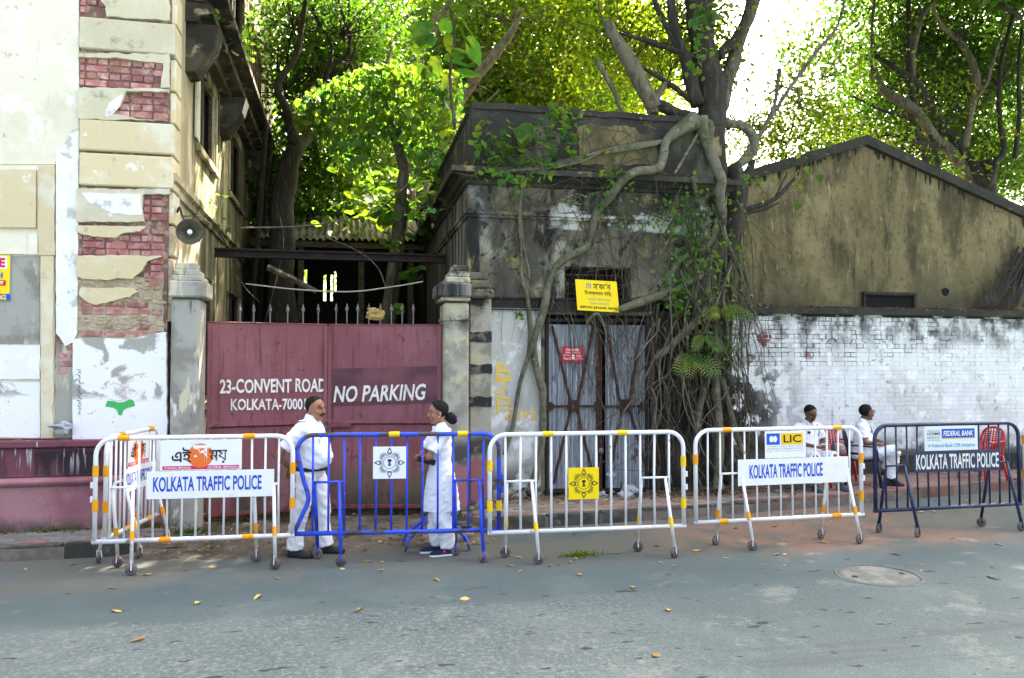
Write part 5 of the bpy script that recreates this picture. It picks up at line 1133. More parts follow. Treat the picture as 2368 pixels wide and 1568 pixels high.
root(P3([C3(640, 800) + (10.84,), C3(690, 800) + (10.82,), C3(740, 920) + (10.9,), C3(735, 1000) + (10.92,)]), [.015, .022, .022, .01])
root(P3([C3(675, 798) + (10.82,), C3(625, 830) + (10.85,), C3(590, 890) + (10.92,)]), [.02, .018, .008])
for k in range(7):
    a = (1130 - k * 6, 985 + k * 4); root(P3([C1(*a) + (10.96,), C1(950 - k * 20, 1005 + k * 9) + (10.97,), C1(740 - k * 45, 1050 + k * 10) + (10.95,), C1(560 - k * 60, 1130 + k * 6) + (10.8,), C1(380 - k * 60, 1175 + k * 5) + (10.66,)]), [.022 - k * .0015, .018 - k * .001, .014, .011, .008], 'rootlet')
root(P3([C1(1380, 930) + (10.98,), C1(1290, 1090) + (10.92,), C1(1215, 1210) + (10.66,)]), [.025, .022, .02], 'rootlet'); root(P3([C1(1340, 1240) + (10.66,), C1(1385, 1420) + (10.9,), C3(1390, 60) + (10.95,)]), [.03, .025, .015], 'rootlet')
# hanging hair roots and dead creeper: too many to count
rn = random.Random(12); q = MB()
def strand(x, y, L, r, Y, dx=0.0):
    p = PY(x, y, Y); pts = [p]; s = (p - cam.location).length / F
    for k in range(5): p = p + Vector((rn.gauss(dx, .075), rn.gauss(0, .02), -L * s / 5 * rn.uniform(.6, 1.3))); p.y = min(p.y, 10.97); p.z = max(p.z, PAVE); pts.append(p)
    q.tube(pts, [r, r, r * .9, r * .7, r * .5, r * .3], 4, caps=False)
for k in range(95):
    x = rn.gauss(1645, 55); x = min(1725, max(1508, x)); strand(x, rn.uniform(430, 900), rn.uniform(120, 420), rn.uniform(.004, .011), rn.uniform(10.7, 10.95), rn.gauss(0, .03))
for k in range(60): strand(rn.uniform(1500, 1700), rn.uniform(720, 1060), rn.uniform(80, 300), rn.uniform(.003, .008), rn.uniform(10.75, 10.95), rn.gauss(0, .06))
for k in range(60): strand(rn.uniform(1150, 1500), rn.uniform(410, 700), rn.uniform(60, 260), rn.uniform(.002, .005), rn.uniform(10.93, 10.96), rn.gauss(0, .04))
for k in range(55):                             # criss-cross dead creeper stems
    a = PY(rn.uniform(1140, 1640), rn.uniform(410, 660), 10.94); d = Vector((rn.gauss(0, .7), 0, rn.gauss(-.1, .5))); q.tube([a, a + d * .5 + Vector((0, -.03, rn.gauss(0, .05))), a + d + Vector((0, 0, rn.gauss(0, .05)))], [.004, .004, .003], 4, caps=False)
for k in range(95):                             # dead vines draped over the parapet and cornice
    x_, y_ = rn.uniform(1085, 1620), rn.uniform(255, 400); a = PY(x_, y_, 11.0 if y_ < 375 else 10.66); d = Vector((rn.gauss(0, .5), 0, rn.gauss(-.25, .3))); b_ = a + d; c_ = a.lerp(b_, .5) + Vector((0, -.04, rn.gauss(0, .08)))
    if b_.z < zt + .05: b_.y = min(b_.y, 10.68)
    q.tube([a, c_, b_], [.005, .005, .003], 4, caps=False)
for k in range(14):                             # brown strands across the door
    strand(rn.uniform(1270, 1500), rn.uniform(690, 760), rn.uniform(150, 420), rn.uniform(.003, .007), 10.955, rn.gauss(.02, .03))
for k in range(70):
    a = PY(rn.uniform(1520, 1720), rn.uniform(760, 1090), 10.9); d = Vector((rn.gauss(0, .3), rn.gauss(-.03, .03), rn.gauss(-.1, .3))); q.tube([a, a + d * .5 + Vector((0, -.03, rn.gauss(0, .04))), a + d], [.005, .005, .003], 4, caps=False)
q.build('hair_roots', M['rootlet'], ft)['kind'] = 'stuff'

q = MB()
def wander(x, y, L, r, Y, dx):
    p = PY(x, y, Y); pts = [p]; s = (p - cam.location).length / F; d = Vector((dx, 0, -1)).normalized()
    for k in range(6):
        d = (d + Vector((rn.gauss(0, .35), rn.gauss(0, .06), rn.gauss(-.1, .15)))).normalized(); p = p + d * (L * s / 6); p.y = min(max(p.y, 10.6), 10.97); p.z = max(p.z, PAVE); pts.append(p.copy())
    sp_ = smoothpath(pts, 3); q.tube(sp_, radpath([r, r * .9, r * .8, r * .55, r * .3], len(sp_)), 6, caps=False)
for k in range(75): wander(rn.uniform(1500, 1715), rn.uniform(430, 900), rn.uniform(140, 420), rn.uniform(.007, .020), rn.uniform(10.72, 10.92), rn.gauss(0, .35))
for k in range(22): wander(rn.uniform(1260, 1500), rn.uniform(690, 740), rn.uniform(120, 380), rn.uniform(.004, .009), 10.955, rn.gauss(0, .2))
for k in range(30): wander(rn.uniform(1140, 1480), rn.uniform(400, 560), rn.uniform(120, 330), rn.uniform(.004, .010), 10.95, rn.gauss(0, .5))
q.build('fine_roots', M['bark'], ft, True)['kind'] = 'stuff'
P = np.array([PY(rn.gauss(1650, 38), rn.uniform(440, 860), rn.uniform(10.66, 10.85))[:] for _ in range(420)] + [PY(rn.gauss(1560, 40), rn.gauss(500, 40), rn.uniform(10.7, 10.85))[:] for _ in range(140)] + [PY(rn.gauss(1560, 30), rn.gauss(660, 45), rn.uniform(10.66, 10.8))[:] for _ in range(120)]) - np.array(OFF[ft])[None]
o = put('epiphyte_leaves', leaf_mesh('epiphyte_leaves', P, (.045, .10), M['leaf_isl'], aspect=.7, droop=.8), ft); o['kind'] = 'stuff'

# ---- big tree at the right, behind the gable
b = PY(*C4(1640, 1330), 14.6)
t4 = tree('spreading_tree', ground_under(b), 'many stemmed dark tree spreading above the right slope of the gable')
limb(t4, [ground_under(b), b, PY(*C4(1600, 1180), 14.7)], [.3, .24, .2], 'bark_dark', 'trunk')
for pts, rs, mk in ((((1640, 1300), (1500, 1060), (1380, 900), (1230, 690), (1140, 560), (1010, 470), (870, 380)), (.13, .12, .11, .1, .08, .06, .04), 'bark_dark'), (((1560, 1250), (1400, 1060), (1290, 960), (1200, 820), (1120, 740), (960, 650), (910, 560), (860, 480)), (.12, .12, .11, .11, .10, .08, .06, .04), 'bark'),
        (((1300, 1020), (1220, 850), (1140, 680), (1120, 500), (1115, 200), (1110, -60)), (.05, .06, .06, .06, .05, .04), 'bark_dark'), (((1130, 540), (1145, 360), (1180, 190), (1230, 70), (1320, -30)), (.07, .065, .06, .06, .05), 'bark'), (((1500, 1060), (1545, 800), (1570, 660), (1580, 520), (1530, 380), (1460, 280), (1360, 200), (1300, 100), (1260, -40)), (.08, .075, .075, .075, .07, .06, .05, .04, .03), 'bark_pale'),
        (((1575, 680), (1640, 600), (1690, 470), (1740, 300), (1800, 100)), (.05, .045, .04, .03, .02), 'bark'), (((1240, 1160), (1190, 980), (1140, 840), (960, 780), (720, 670)), (.06, .055, .05, .035, .02), 'bark_dark'), (((1600, 1200), (1480, 1060), (1320, 1020), (1150, 990), (960, 940), (860, 970)), (.08, .07, .065, .05, .04, .02), 'bark_dark'),
        (((1640, 1310), (1720, 1140), (1780, 1040), (1750, 860), (1740, 600), (1790, 300), (1860, 60)), (.10, .08, .07, .05, .05, .04, .03), 'bark_dark'), (((1900, 120), (1780, 50), (1690, 0), (1600, -60)), (.06, .05, .05, .04), 'bark_dark'), (((1850, 1100), (1890, 800), (1880, 500), (1900, 200)), (.05, .05, .04, .03), 'bark_dark'), (((1330, 1200), (1290, 1060), (1200, 960), (1130, 800)), (.06, .05, .045, .04), 'bark_dark'), (((860, 560), (850, 300), (870, 60), (880, -80)), (.035, .03, .03, .02), 'bark')):
    limb(t4, [PY(*C4(x, y), 14.5 + .3 * math.sin(x * .01)) for x, y in pts], rs, mk, wob=.03)
crown(t4, [(*pxblob(2230, 60, 16.5, 170, 130, 1.2), 13500), (*pxblob(2300, 270, 16.5, 120, 150, 1.1), 10500), (*pxblob(2130, 200, 16.8, 120, 130, 1.1), 7500), (*pxblob(2040, 290, 16.5, 110, 70, 1.0), 2600), (*pxblob(2020, 60, 17, 80, 90, 1.0), 1700), (*pxblob(2330, 430, 15.6, 90, 90, .8), 2600), (*pxblob(2180, 350, 16, 110, 60, .8), 1800), (*pxblob(1950, 300, 16.4, 90, 60, .8), 1100)], (.08, .14), M['leaf_dark'], per=40, sig=.34, aspect=.62)
crown(t4, [(*pxblob(2200, 300, 14.3, 160, 120, .5), 700), (*pxblob(2100, 150, 14.3, 120, 120, .5), 350), (*pxblob(2000, 320, 14.2, 130, 40, .4), 350)], (.07, .12), M['leaf_bright'], 'bright_leaves', per=7, sig=.15)
twigs(t4, [PY(*C4(x, y), 14.8) for x, y in ((1140, 560), (1230, 690), (960, 650), (870, 400), (1115, 200), (1460, 280), (1740, 600), (1300, 960), (1500, 1060), (1570, 660))], 150, 1.3, 'bark_dark', 14, r=.013)
# unseen high canopy, added above the picture to keep sun off the street
def high(parent, boxes, m, size=(.20, .32)):
    P = []
    for (x0_, x1_, y0_, y1_, z0_, z1_, n) in boxes:
        p = RNG.random((n, 3)) * np.array([x1_ - x0_, y1_ - y0_, z1_ - z0_]) + np.array([x0_, y0_, z0_]); p += RNG.normal(size=p.shape) * .4
        lo = 2.05 + .50 * p[:, 1] + .8; p = p[p[:, 2] > lo]; P.append(p)
    P = np.concatenate(P) - np.array(OFF[parent])[None]; o = put('shading_crown', leaf_mesh('shading_crown', P, size, m), parent); o['kind'] = 'stuff'
high(t4, [(8, 20, 11, 18, 9, 16, 42000)], M['leaf_dark']); high(ft, [(-3, 9, 10.6, 17, 9, 14.5, 60000)], M['leaf_mid']); high(t3, [(6, 14, 19, 27, 12, 18, 14000)], M['leaf_mid'])

# ---- heart-leaved climber hanging as a curtain over the yard: its larger leaves one by one
def big_leaf_mesh(m, name='leaf', w=.5, pts=None):
    pts = pts or [(0, 0), (.10, .32), (.30, .48), (.55, .38), (.80, .18), (1.0, 0)]
    q = MB(); n = len(pts); mid = [Vector((x, 0, -.10 * math.sin(x * 3.1) - .12 * x * x)) for x, y in pts]
    L = [Vector((x - (.10 if i == 1 else 0), y * 2 * w, -.10 * math.sin(x * 3.1) - .12 * x * x + .16 * y + .03 * math.sin(9 * x))) for i, (x, y) in enumerate(pts)]; Rr = [Vector((p.x, -p.y, p.z)) for p in L]
    q.add(mid + L + Rr, [(i, i + 1, n + i + 1, n + i) for i in range(n - 1)] + [(i, 2 * n + i, 2 * n + i + 1, i + 1) for i in range(n - 1)])
    return q.mesh(name, m, smooth=True)
HEART = big_leaf_mesh(M['leaf_vine']); LONG = big_leaf_mesh(M['leaf_vine'], w=.33, pts=[(0, 0), (.12, .25), (.35, .5), (.62, .46), (.85, .2), (1.0, 0)])
def hang(parent, me, p, s, rn, pitch=(-85, -20), yaw=None):
    off_ = OFF[parent]; yw = rn.uniform(0, 2 * math.pi) if yaw is None else yaw + rn.gauss(0, .5)
    put('leaf', me, parent, Vector(p) - off_, (rn.uniform(-.6, .6), -R(rn.uniform(*pitch)), yw), (s, s, s))
rn = random.Random(31)
cl = thing('heart_leaf_creeper', (0.2, 14.6, .03), 'bright heart leaved creeper hanging in a curtain over the yard', 'creeper')
def curtain():
    x = rn.uniform(690, 1062); u = (x - 690) / 372
    top = 232 - 85 * math.sin(min(1, u * 1.7) * math.pi / 2) + 45 * max(0, u - .6); bot = 290 + 130 * (math.exp(-((u - .32) / .14) ** 2)) + 130 * math.exp(-((u - .80) / .16) ** 2)
    v = rn.random() ** 1.15; return x + rn.gauss(0, 6), top + (bot - top) * v
for k in range(270):
    x, y = curtain(); hang(cl, HEART, PY(x, y, rn.uniform(14.0, 14.8)), rn.uniform(.11, .19), rn)
P = np.array([PY(*curtain(), rn.uniform(14.4, 15.6))[:] for _ in range(4200)]) - np.array(OFF[cl])[None]
o = put('small_leaves', leaf_mesh('small_leaves', P, (.09, .16), M['leaf_isl'], aspect=.8, droop=1.2, heart=True), cl); o['kind'] = 'stuff'
q = MB()
for k in range(60):
    x, y = curtain(); p = PY(x, y - 30, 14.7); d = Vector((rn.gauss(0, .25), rn.gauss(0, .2), -rn.uniform(.3, 1.1))); q.tube([p, p + d * .5 + Vector((rn.gauss(0, .06), 0, .05)), p + d], .006, 4, caps=False)
for k in range(14): 
    p = PY(690 + k * 28, 235 - 6 * k * (k < 8) - 40 * (k >= 8), 14.8); q.tube([p, p + Vector((.3, 0, .08)), p + Vector((.7, .1, -.05))], .012, 5, caps=False)
q.build('vine_stems', M['bark'], cl)['kind'] = 'stuff'
# bearing dead trunk of the creeper, going down into the yard
limb(cl, [Vector((.35, 15.2, .03)), PY(925, 480, 15.2), PY(930, 380, 15.1), PY(905, 300, 15), PY(880, 230, 14.9)], [.12, .11, .1, .09, .06], 'bark', 'stem', wob=.05)
# ---- large-leaved shrub sprouting high
bs_ = thing('large_leaf_fig', PY(1052, 280, 13.2), 'large pale green leaves on a shoot high above the parapet corner', 'shrub')
limb(bs_, [PY(1052, 300, 13.2), PY(1040, 180, 13.2), PY(1050, 80, 13.1), PY(1030, -20, 13)], [.03, .028, .022, .015], 'bark', 'stem')
for cx, cy, s, yw in ((1330, 60, .32, 0), (1400, 130, .34, .3), (1320, 200, .44, 2.6), (1500, 100, .4, .2), (1560, 250, .46, .5), (1500, 190, .36, .1), (1260, 180, .36, 2.4), (1420, 230, .34, 1.8), (1400, 300, .42, .2), (1460, 340, .40, 1.4), (1340, 290, .36, 3.0), (1560, 330, .26, .4), (1240, 330, .30, 2.8), (1310, 390, .34, 1.7), (1390, 400, .34, .4), (1450, 430, .36, .2), (1230, 440, .3, 2.4), (1350, 20, .3, 1.2), (1470, 40, .36, .4), (1270, 60, .3, 2.7), (1480, 490, .38, .3), (1420, 510, .3, 1.6), (1300, 460, .28, 2.6), (1560, 20, .28, .3), (1240, 250, .26, 2.2)):
    hang(bs_, LONG, PY(*C0(cx - 40, cy), 13.0 + rn.uniform(-.2, .2)), s * 1.15, rn, (-55, 15), yw - .2)
# ---- dark leafy shrub over the shed
sh_ = thing('dark_leaf_shrub', (.6, 15.6, .03), 'dark glossy shrub leaning over the asbestos roof of the shed', 'shrub')
limb(sh_, [Vector((.6, 15.6, .03)), PY(930, 560, 15.6), PY(940, 470, 15.5), PY(900, 420, 15.4)], [.06, .05, .04, .02], 'bark', 'stem')
rn = random.Random(33)
for k in range(170):
    x, y = rn.gauss(905, 62), rn.gauss(470, 42); hang(sh_, LONG, PY(x, y, rn.uniform(15.0, 15.9)), rn.uniform(.2, .34), rn, (-50, 20))
for (cx, cy) in ((990, 330), (930, 325), (1040, 340), (1010, 290), (1020, 370)): hang(sh_, LONG, PY(*C5(cx, cy), 14.6), .3, rn, (-40, 30))
for k in range(16): hang(sh_, LONG, PY(*C5(rn.gauss(1140, 40), rn.gauss(495, 35)), 13.4), rn.uniform(.16, .26), rn, (-40, 20))
for k in range(5): hang(sh_, LONG, PY(*C5(rn.gauss(1035, 30), rn.gauss(770, 30)), 12.6), rn.uniform(.18, .28), rn, (-60, 0))
# ---- creeper leaves and sprouts on the facade and cornice
cr = thing('facade_creeper', (3.4, 10.8, PAVE), 'small green sprouts and ivy scattered over the roots and cornice', 'creeper')
rn = random.Random(35); cnt = 0
spots = ([C1(200, 900), 26, 9, .24], [C1(210, 1150), 60, 34, .13], [C1(350, 1120), 50, 22, .12], [C1(480, 850), 60, 40, .09], [C1(410, 760), 55, 30, .11], [C1(500, 1000), 55, 30, .09], [C1(330, 950), 60, 20, .10], [C1(60, 1000), 80, 30, .11], [C1(-60, 1100), 70, 34, .12], [C1(40, 1130), 70, 30, .10], [C1(-120, 950), 60, 24, .11], [C1(120, 1240), 80, 24, .09], [C1(1420, 60), 60, 30, .14], [C1(1360, 480), 50, 14, .11], [C1(800, 1200), 55, 20, .09], [C1(720, 1310), 60, 14, .075], [C1(910, 1300), 25, 6, .07], [C3(720, 50), 40, 9, .1], [C3(1260, 110), 70, 22, .11], [C3(1400, 160), 60, 16, .09], [C3(1340, 330), 45, 16, .1], [C3(1540, 430), 60, 26, .09], [C3(1690, 400), 30, 8, .08], [C3(1250, 660), 60, 30, .1], [C3(1280, 770), 40, 12, .11], [C3(1320, 440), 40, 10, .08], [C3(550, 260), 25, 5, .06], [C3(130, 790), 30, 7, .1], [C3(50, 400), 40, 8, .06], [C1(60, 1200), 60, 18, .1], [C1(500, 1390), 40, 6, .06], [C5(1270, 90), 40, 7, .1], [C1(1440, 150), 60, 20, .13], [C1(1400, 350), 50, 14, .12], [C1(1730, 1220), 50, 12, .11], [C4(370, 1110), 140, 26, .12], [C4(330, 1280), 30, 6, .1], [C3(1600, 590), 40, 10, .08], [C3(850, 160), 20, 5, .06], [C1(960, 1420), 40, 8, .05])
for (px_, py_), sp_, n, s in spots:
    for k in range(n):
        x, y = px_ + rn.gauss(0, sp_ / 3.4), py_ + rn.gauss(0, sp_ / 3.4); Y = rn.uniform(10.52, 10.62) if 395 < y < 450 and x < 1650 else rn.uniform(10.72, 10.86)
        if x > 1730: Y = 12.0
        hang(cr, HEART if s < .13 else LONG, PY(x, y, Y), s * rn.uniform(.7, 1.2), rn, (-70, 25))
q = MB()
for (px_, py_), sp_, n, s in spots:
    for k in range(max(2, n // 5)):
        Y = 10.6 if 395 < py_ < 450 else 10.88
        if px_ > 1730: Y = 12.05
        p = PY(px_ + rn.gauss(0, 4), py_ + 14, Y); q.tube([p, p + Vector((rn.gauss(0, .06), -.05, .1)), p + Vector((rn.gauss(0, .12), -.1, rn.uniform(.1, .3)))], .004, 4, caps=False)
q.build('stems', M['rootlet'], cr)['kind'] = 'stuff'
# dry bird's-nest clump on the frieze
nb = MB(); c = PY(*C3(1112, 55), 10.86)
for k in range(60):
    a = Vector((rn.gauss(0, .07), rn.gauss(0, .03), rn.gauss(0, .05))); d = Vector((rn.gauss(0, .09), rn.gauss(0, .03), rn.gauss(-.02, .07))); nb.tube([c + a - d, c + a, c + a + d], .006, 4, caps=False)
solid('dry_nest', nb, M['twig'], 'small dark clump of dry twigs caught on the facade frieze', 'nest')
# ---- ferns on the stem
fm = None
for i, (cx, cy, s, n, lab) in enumerate(((1540, 800, .5, 7, 'bright green fern growing from the fig stem by the white wall'), (1420, 950, .4, 5, 'drooping fern under the bright one on the fig stem'), (1330, 1080, .55, 7, 'lowest dark fern hanging right of the corrugated door'))):
    c = PY(*C3(cx, cy), 10.72); fn = thing('fern', c, lab, 'fern', 'ferns on the fig stem'); rn = random.Random(40 + i)
    for k in range(n):
        a = R(-60 + 300 * k / n) + rn.gauss(0, .2); d = Vector((math.cos(a) * .8, -.5, .3 if i == 0 else -.2)).normalized(); q = MB(); pts = []; p = c.copy()
        for j in range(12):
            pts.append(p.copy()); p = p + d * (s / 12); d = (d + Vector((0, 0, -.09))).normalized()
        q.tube(pts, .004, 4, caps=False)
        for j in range(1, 12):
            t_ = (pts[j] - pts[j - 1]).normalized(); sd_, _ = frame(t_, Vector((0, -.9, .4)).normalized()); L = s * .26 * math.sin(math.pi * (j + 1.5) / 14)
            for sg in (-1, 1): q.add([pts[j], pts[j] + sd_ * sg * L * .5 + t_ * .018, pts[j] + sd_ * sg * L + t_ * .03 - Vector((0, 0, .02)), pts[j] + sd_ * sg * L * .5 - t_ * .006], [(0, 1, 2, 3)])
        q.build('frond', M['leaf_vine'] if i == 0 else M['leaf_isl'], fn)
# sprouts on the house cornice
hs_ = thing('wall_sapling', (SX + .1, 15, 6.6), 'leafy sapling sprouting from the cornice of the old house', 'sapling'); rn = random.Random(44)
for (cx, cy, n, s, X) in ((1700, 300, 30, .18, .40), (1740, 130, 10, .16, .45), (1590, 60, 12, .12, .42), (1510, 1400, 14, .07, .06), (1750, 1510, 6, .2, .12), (1560, 1530, 5, .14, .14)):
    for k in range(n):
        p = PX((cx + rn.gauss(0, 34)) / 3.0146, (cy + rn.gauss(0, 55)) / 3.0146, SX + X); hang(hs_, LONG, p, s * rn.uniform(.7, 1.2), rn, (-50, 20))
limb(hs_, [PX(1690 / 3.0146, 420 / 3.0146, SX + .38), PX(1700 / 3.0146, 300 / 3.0146, SX + .4), PX(1740 / 3.0146, 130 / 3.0146, SX + .42)], [.02, .016, .008], 'twig', 'stem')
# root tangle at the right end of the white wall
rt = thing('root_tangle', PY(2330, 705, 12.3), 'dark tangle of aerial roots on the coping at the right edge', 'roots'); rn = random.Random(46); q = MB()
for k in range(70):
    a = PY(*C5r(1930 + rn.uniform(-60, 90), 380 + rn.uniform(-60, 160)), 12.5); b_ = PY(*C5r(1640 + rn.uniform(-90, 330), 745), 12.3); q.tube([a, a.lerp(b_, .5) + Vector((0, -.05, rn.gauss(.05, .06))), b_], [.02, .014, .01], 5, caps=False)
q.build('root_bundle', M['bark_dark'], rt, True)['kind'] = 'stuff'
# wires across the yard
for pts, r, mk, lab in (([(C5(-60, 195)) + (12.0,), C5(330, 185) + (12.6,), C5(640, 140) + (12.8,), C5(960, 20) + (13,), C1(0, 620) + (12.6,)], .014, 'bark_pale', 'thin pale branch reaching across the yard above the joist'), ([C5(-30, 585) + (11.6,), C5(330, 625) + (11.4,), C5(700, 640) + (11.3,), C5(1000, 605) + (11.2,), C5(1205, 570) + (11.1,)], .011, 'cable', 'grey cable sagging across the yard above the gate'), ([C5(340, 195) + (12.6,), C5(700, 330) + (12.4,), C5(880, 460) + (12.2,), C5(950, 620) + (12,)], .008, 'bark', 'thin hanging vine stem above the gate spikes')):
    sp_ = smoothpath(P3(pts), 6); solid('branch' if 'bark' in mk else 'cable', MB().tube(sp_, r, 6), M[mk], lab, 'branch' if 'bark' in mk else 'cable', smooth=True)
# ================================================================== police barricades
BZ0, BZ1, PR = .30, 1.32, .0235
def emblem(parent, c, s, ink, n_lift, paper):
    """eight-pointed police star with ring, lettering and lion capital; c centre (x, z) on the plate, s half size"""
    def pt(a, r): return Vector((c[0] + math.sin(a) * r * s, n_lift, c[1] + math.cos(a) * r * s))
    q = MB()
    for k in range(4):                                             # four long outlined points
        a = k * math.pi / 2; o = [pt(a, .92), pt(a + .26, .62), pt(a, .50), pt(a - .26, .62)]
        i = [pt(a, .80), pt(a + .16, .63), pt(a, .57), pt(a - .16, .63)]
        for j in range(4): q.add([o[j], o[(j + 1) % 4], i[(j + 1) % 4], i[j]], [(0, 1, 2, 3)])
    for k in range(4):                                             # bundles of rays between
        for j in range(-3, 4):
            a = k * math.pi / 2 + math.pi / 4 + j * .115; r1 = .84 - .05 * abs(j); q.add([pt(a - .048, .56), pt(a, r1), pt(a + .048, .56)], [(0, 1, 2)])
    for r0, r1 in ((.50, .53), (.335, .36)):
        for k in range(40): a, b = 2 * math.pi * k / 40, 2 * math.pi * (k + 1) / 40; q.add([pt(a, r0), pt(b, r0), pt(b, r1), pt(a, r1)], [(0, 1, 2, 3)])
    q.build('star_emblem', ink, parent)
    t = MB(); word = 'KOLKATA POLICE FORCE'
    for i, ch_ in enumerate(word):
        if ch_ == ' ': continue
        a = -2.05 + 4.1 * i / (len(word) - 1); vs_, fs = textmesh(ch_, .01); w = .062 if ch_ != 'I' else .02
        t.add([Vector((c[0] + s * ((.385 + .095 * y) * math.sin(a) + (x - .5) * w * math.cos(a)), n_lift, c[1] + s * ((.385 + .095 * y) * math.cos(a) - (x - .5) * w * math.sin(a)))) for x, y in vs_], fs)
    t.build('ring_lettering', ink, parent)
    k = MB(); X, Z = c
    for (x, z, rx, rz) in ((0, .14, .10, .08), (-.08, .12, .05, .06), (.08, .12, .05, .06), (0, .0, .055, .10), (0, -.10, .12, .03), (0, -.17, .10, .03)):
        k.add([Vector((X + (x + math.cos(a) * rx) * s, n_lift, Z + (z + math.sin(a) * rz) * s)) for a in np.linspace(0, 2 * math.pi, 11)[:-1]], [tuple(range(10))])
    k.build('lion_capital', ink, parent)
def barricade(a, b, label, paint, tape, tape_at, nbars=12, plates=(), dent=False, worn=None, bar_r=.0115, lug_side=0, wheel_tilt=0.0, legx=(.10, .80), leg_yaw=0.0):
    a, b = Vector(a), Vector(b); d = b - a; W = d.length; rz = math.atan2(d.y, d.x)
    t = thing('police_barricade', (a.x, a.y, 0), label, 'barricade', 'police barricades along the road', rz=rz if abs(rz) > 1e-6 else 1e-6)
    pm = M[paint]; c = .17
    top = []
    for k in range(7): th = math.pi - k / 6 * math.pi / 2; top.append(Vector((c + math.cos(th) * c, 0, BZ1 - c + math.sin(th) * c)))
    for k in range(7): th = math.pi / 2 - k / 6 * math.pi / 2; top.append(Vector((W - c + math.cos(th) * c, 0, BZ1 - c + math.sin(th) * c)))
    left = [Vector((0, 0, BZ0))] if not dent else smoothpath([Vector((-.03, 0, BZ0)), Vector((.06, .01, BZ0 + .20)), Vector((.115, .02, BZ0 + .36)), Vector((.065, .01, BZ0 + .56)), Vector((.02, 0, BZ0 + .76))], 3)
    P = left + top + [Vector((W, 0, BZ0))]
    MB().tube(P, PR, 10).build('frame', pm if not worn else M[worn], t, True)
    MB().tube([Vector((-.022, 0, BZ0)), Vector((W + .022, 0, BZ0))], PR, 10).build('bottom_rail', pm if not worn else M[worn], t, True)
    xs = [W * (k + 1) / (nbars + 1) for k in range(nbars)]
    for i, x in enumerate(xs):
        zt_ = BZ1 - .012
        if x < c: zt_ = BZ1 - c + math.sqrt(max(0, c * c - (c - x) ** 2)) - .01
        if x > W - c: zt_ = BZ1 - c + math.sqrt(max(0, c * c - (x - W + c) ** 2)) - .01
        bd = .012 * mnoise.noise(Vector((i * 1.9 + a.x, a.y, 0)))
        MB().tube([Vector((x, 0, BZ0 + .01)), Vector((x + bd, 0, lerp(BZ0, zt_, .5))), Vector((x, 0, zt_))], bar_r, 6).build('bar', pm, t, True)
    for s_, f in enumerate(legx):
        i = max(0, min(nbars - 3, int(f * nbars))); xa, xb = xs[i], xs[i + 2]; zc_ = BZ0 + .53
        MB().tube([Vector((xa, 0, zc_)), Vector((xb, 0, zc_))], .013, 6).build('cross_bar', pm, t, True)
        for sg, xl in ((1, xa + .02), (-1, xb - .05)):
            foot = Vector((xl + (.01 if sg > 0 else .04), sg * .17, .115)); tp = Vector((xl, sg * .015, zc_))
            lg = MB().tube([tp, tp.lerp(foot, .5), foot], [.0165, .0185, .0185], 8).build('leg', pm, t, True)
            m_ = tp.lerp(foot, .58); n_ = tp.lerp(foot, .70)
            if tape: MB().tube([m_, n_], .0235, 12, caps=False).build('tape_band', M[tape], lg, True)
            wa = random.Random(int(a.x * 97 + s_ * 7 + sg)).uniform(-.5, .5) + wheel_tilt; ax_ = Vector((math.sin(wa), math.cos(wa), 0))
            wh = MB().lathe([(.012, -.018), (.045, -.018), (.055, -.011), (.055, .011), (.045, .018), (.012, .018)], (foot.x, foot.y, .056), ax_, 18).build('wheel', M['rubber'], t, True)
            MB().lathe([(.001, -.024), (.016, -.023), (.016, .023), (.001, .024)], (foot.x, foot.y, .056), ax_, 10).build('hub', M['rust'], wh, True)
            fk = MB()
            for e in (-1, 1): o_ = ax_ * (.0265 * e); fk.tube([foot + Vector((0, 0, .02)) + o_ * .7, Vector((foot.x, foot.y, .05)) + o_], .006, 5)
            fk.build('fork', pm, wh)
    # tape bands: ('top', x) ('bot', x) ('left', z) ('right', z)
    for kind, v in tape_at:
        w = .055
        e = {'top': (Vector((v - w, 0, BZ1)), Vector((v + w, 0, BZ1))), 'bot': (Vector((v - w, 0, BZ0)), Vector((v + w, 0, BZ0))), 'left': (Vector((0, 0, v - w)), Vector((0, 0, v + w))), 'right': (Vector((W, 0, v - w)), Vector((W, 0, v + w)))}[kind]
        MB().tube(e, PR + .006, 14, caps=False).build('tape_band', M[tape or 'tape_yellow'], t, True)
    for (side_, z) in ((lug_side, .72), (lug_side, .86)) if lug_side else ():
        x = -.045 if side_ < 0 else W + .022; MB().bbox(x, -.012, z - .03, x + .024, .012, z + .03, .003).build('hook_lug', pm, t)
    for p in plates: p(t, W)
    return t
def sheet(t, x0, z0, x1, z1, m, y=-.034, th=.003, name='plate', parent=None):
    return MB().bbox(x0, y, z0, x1, y + th, z1, .001).build(name, m, parent or t)
def words(par, s, x0, z0, x1, z1, m, y=-.0365, bold=.02, shear=0.0): return lettering(s, (x0, y, z0), (1, 0, 0), (0, 0, 1), x1 - x0, z1 - z0, m, par, bold, shear, lift=0.0)
def field(par, x0, z0, x1, z1, m, y=-.0358, name='print_field'): return MB().add([(x0, y, z0), (x1, y, z0), (x1, y, z1), (x0, y, z1)], [(0, 1, 2, 3)]).build(name, m, par)
def disc(par, x, z, r, m, y=-.036, name='printed_disc'): return MB().add([(x + math.cos(a) * r, y, z + math.sin(a) * r) for a in np.linspace(0, 2 * math.pi, 33)[:-1]], [tuple(range(32))]).build(name, m, par)
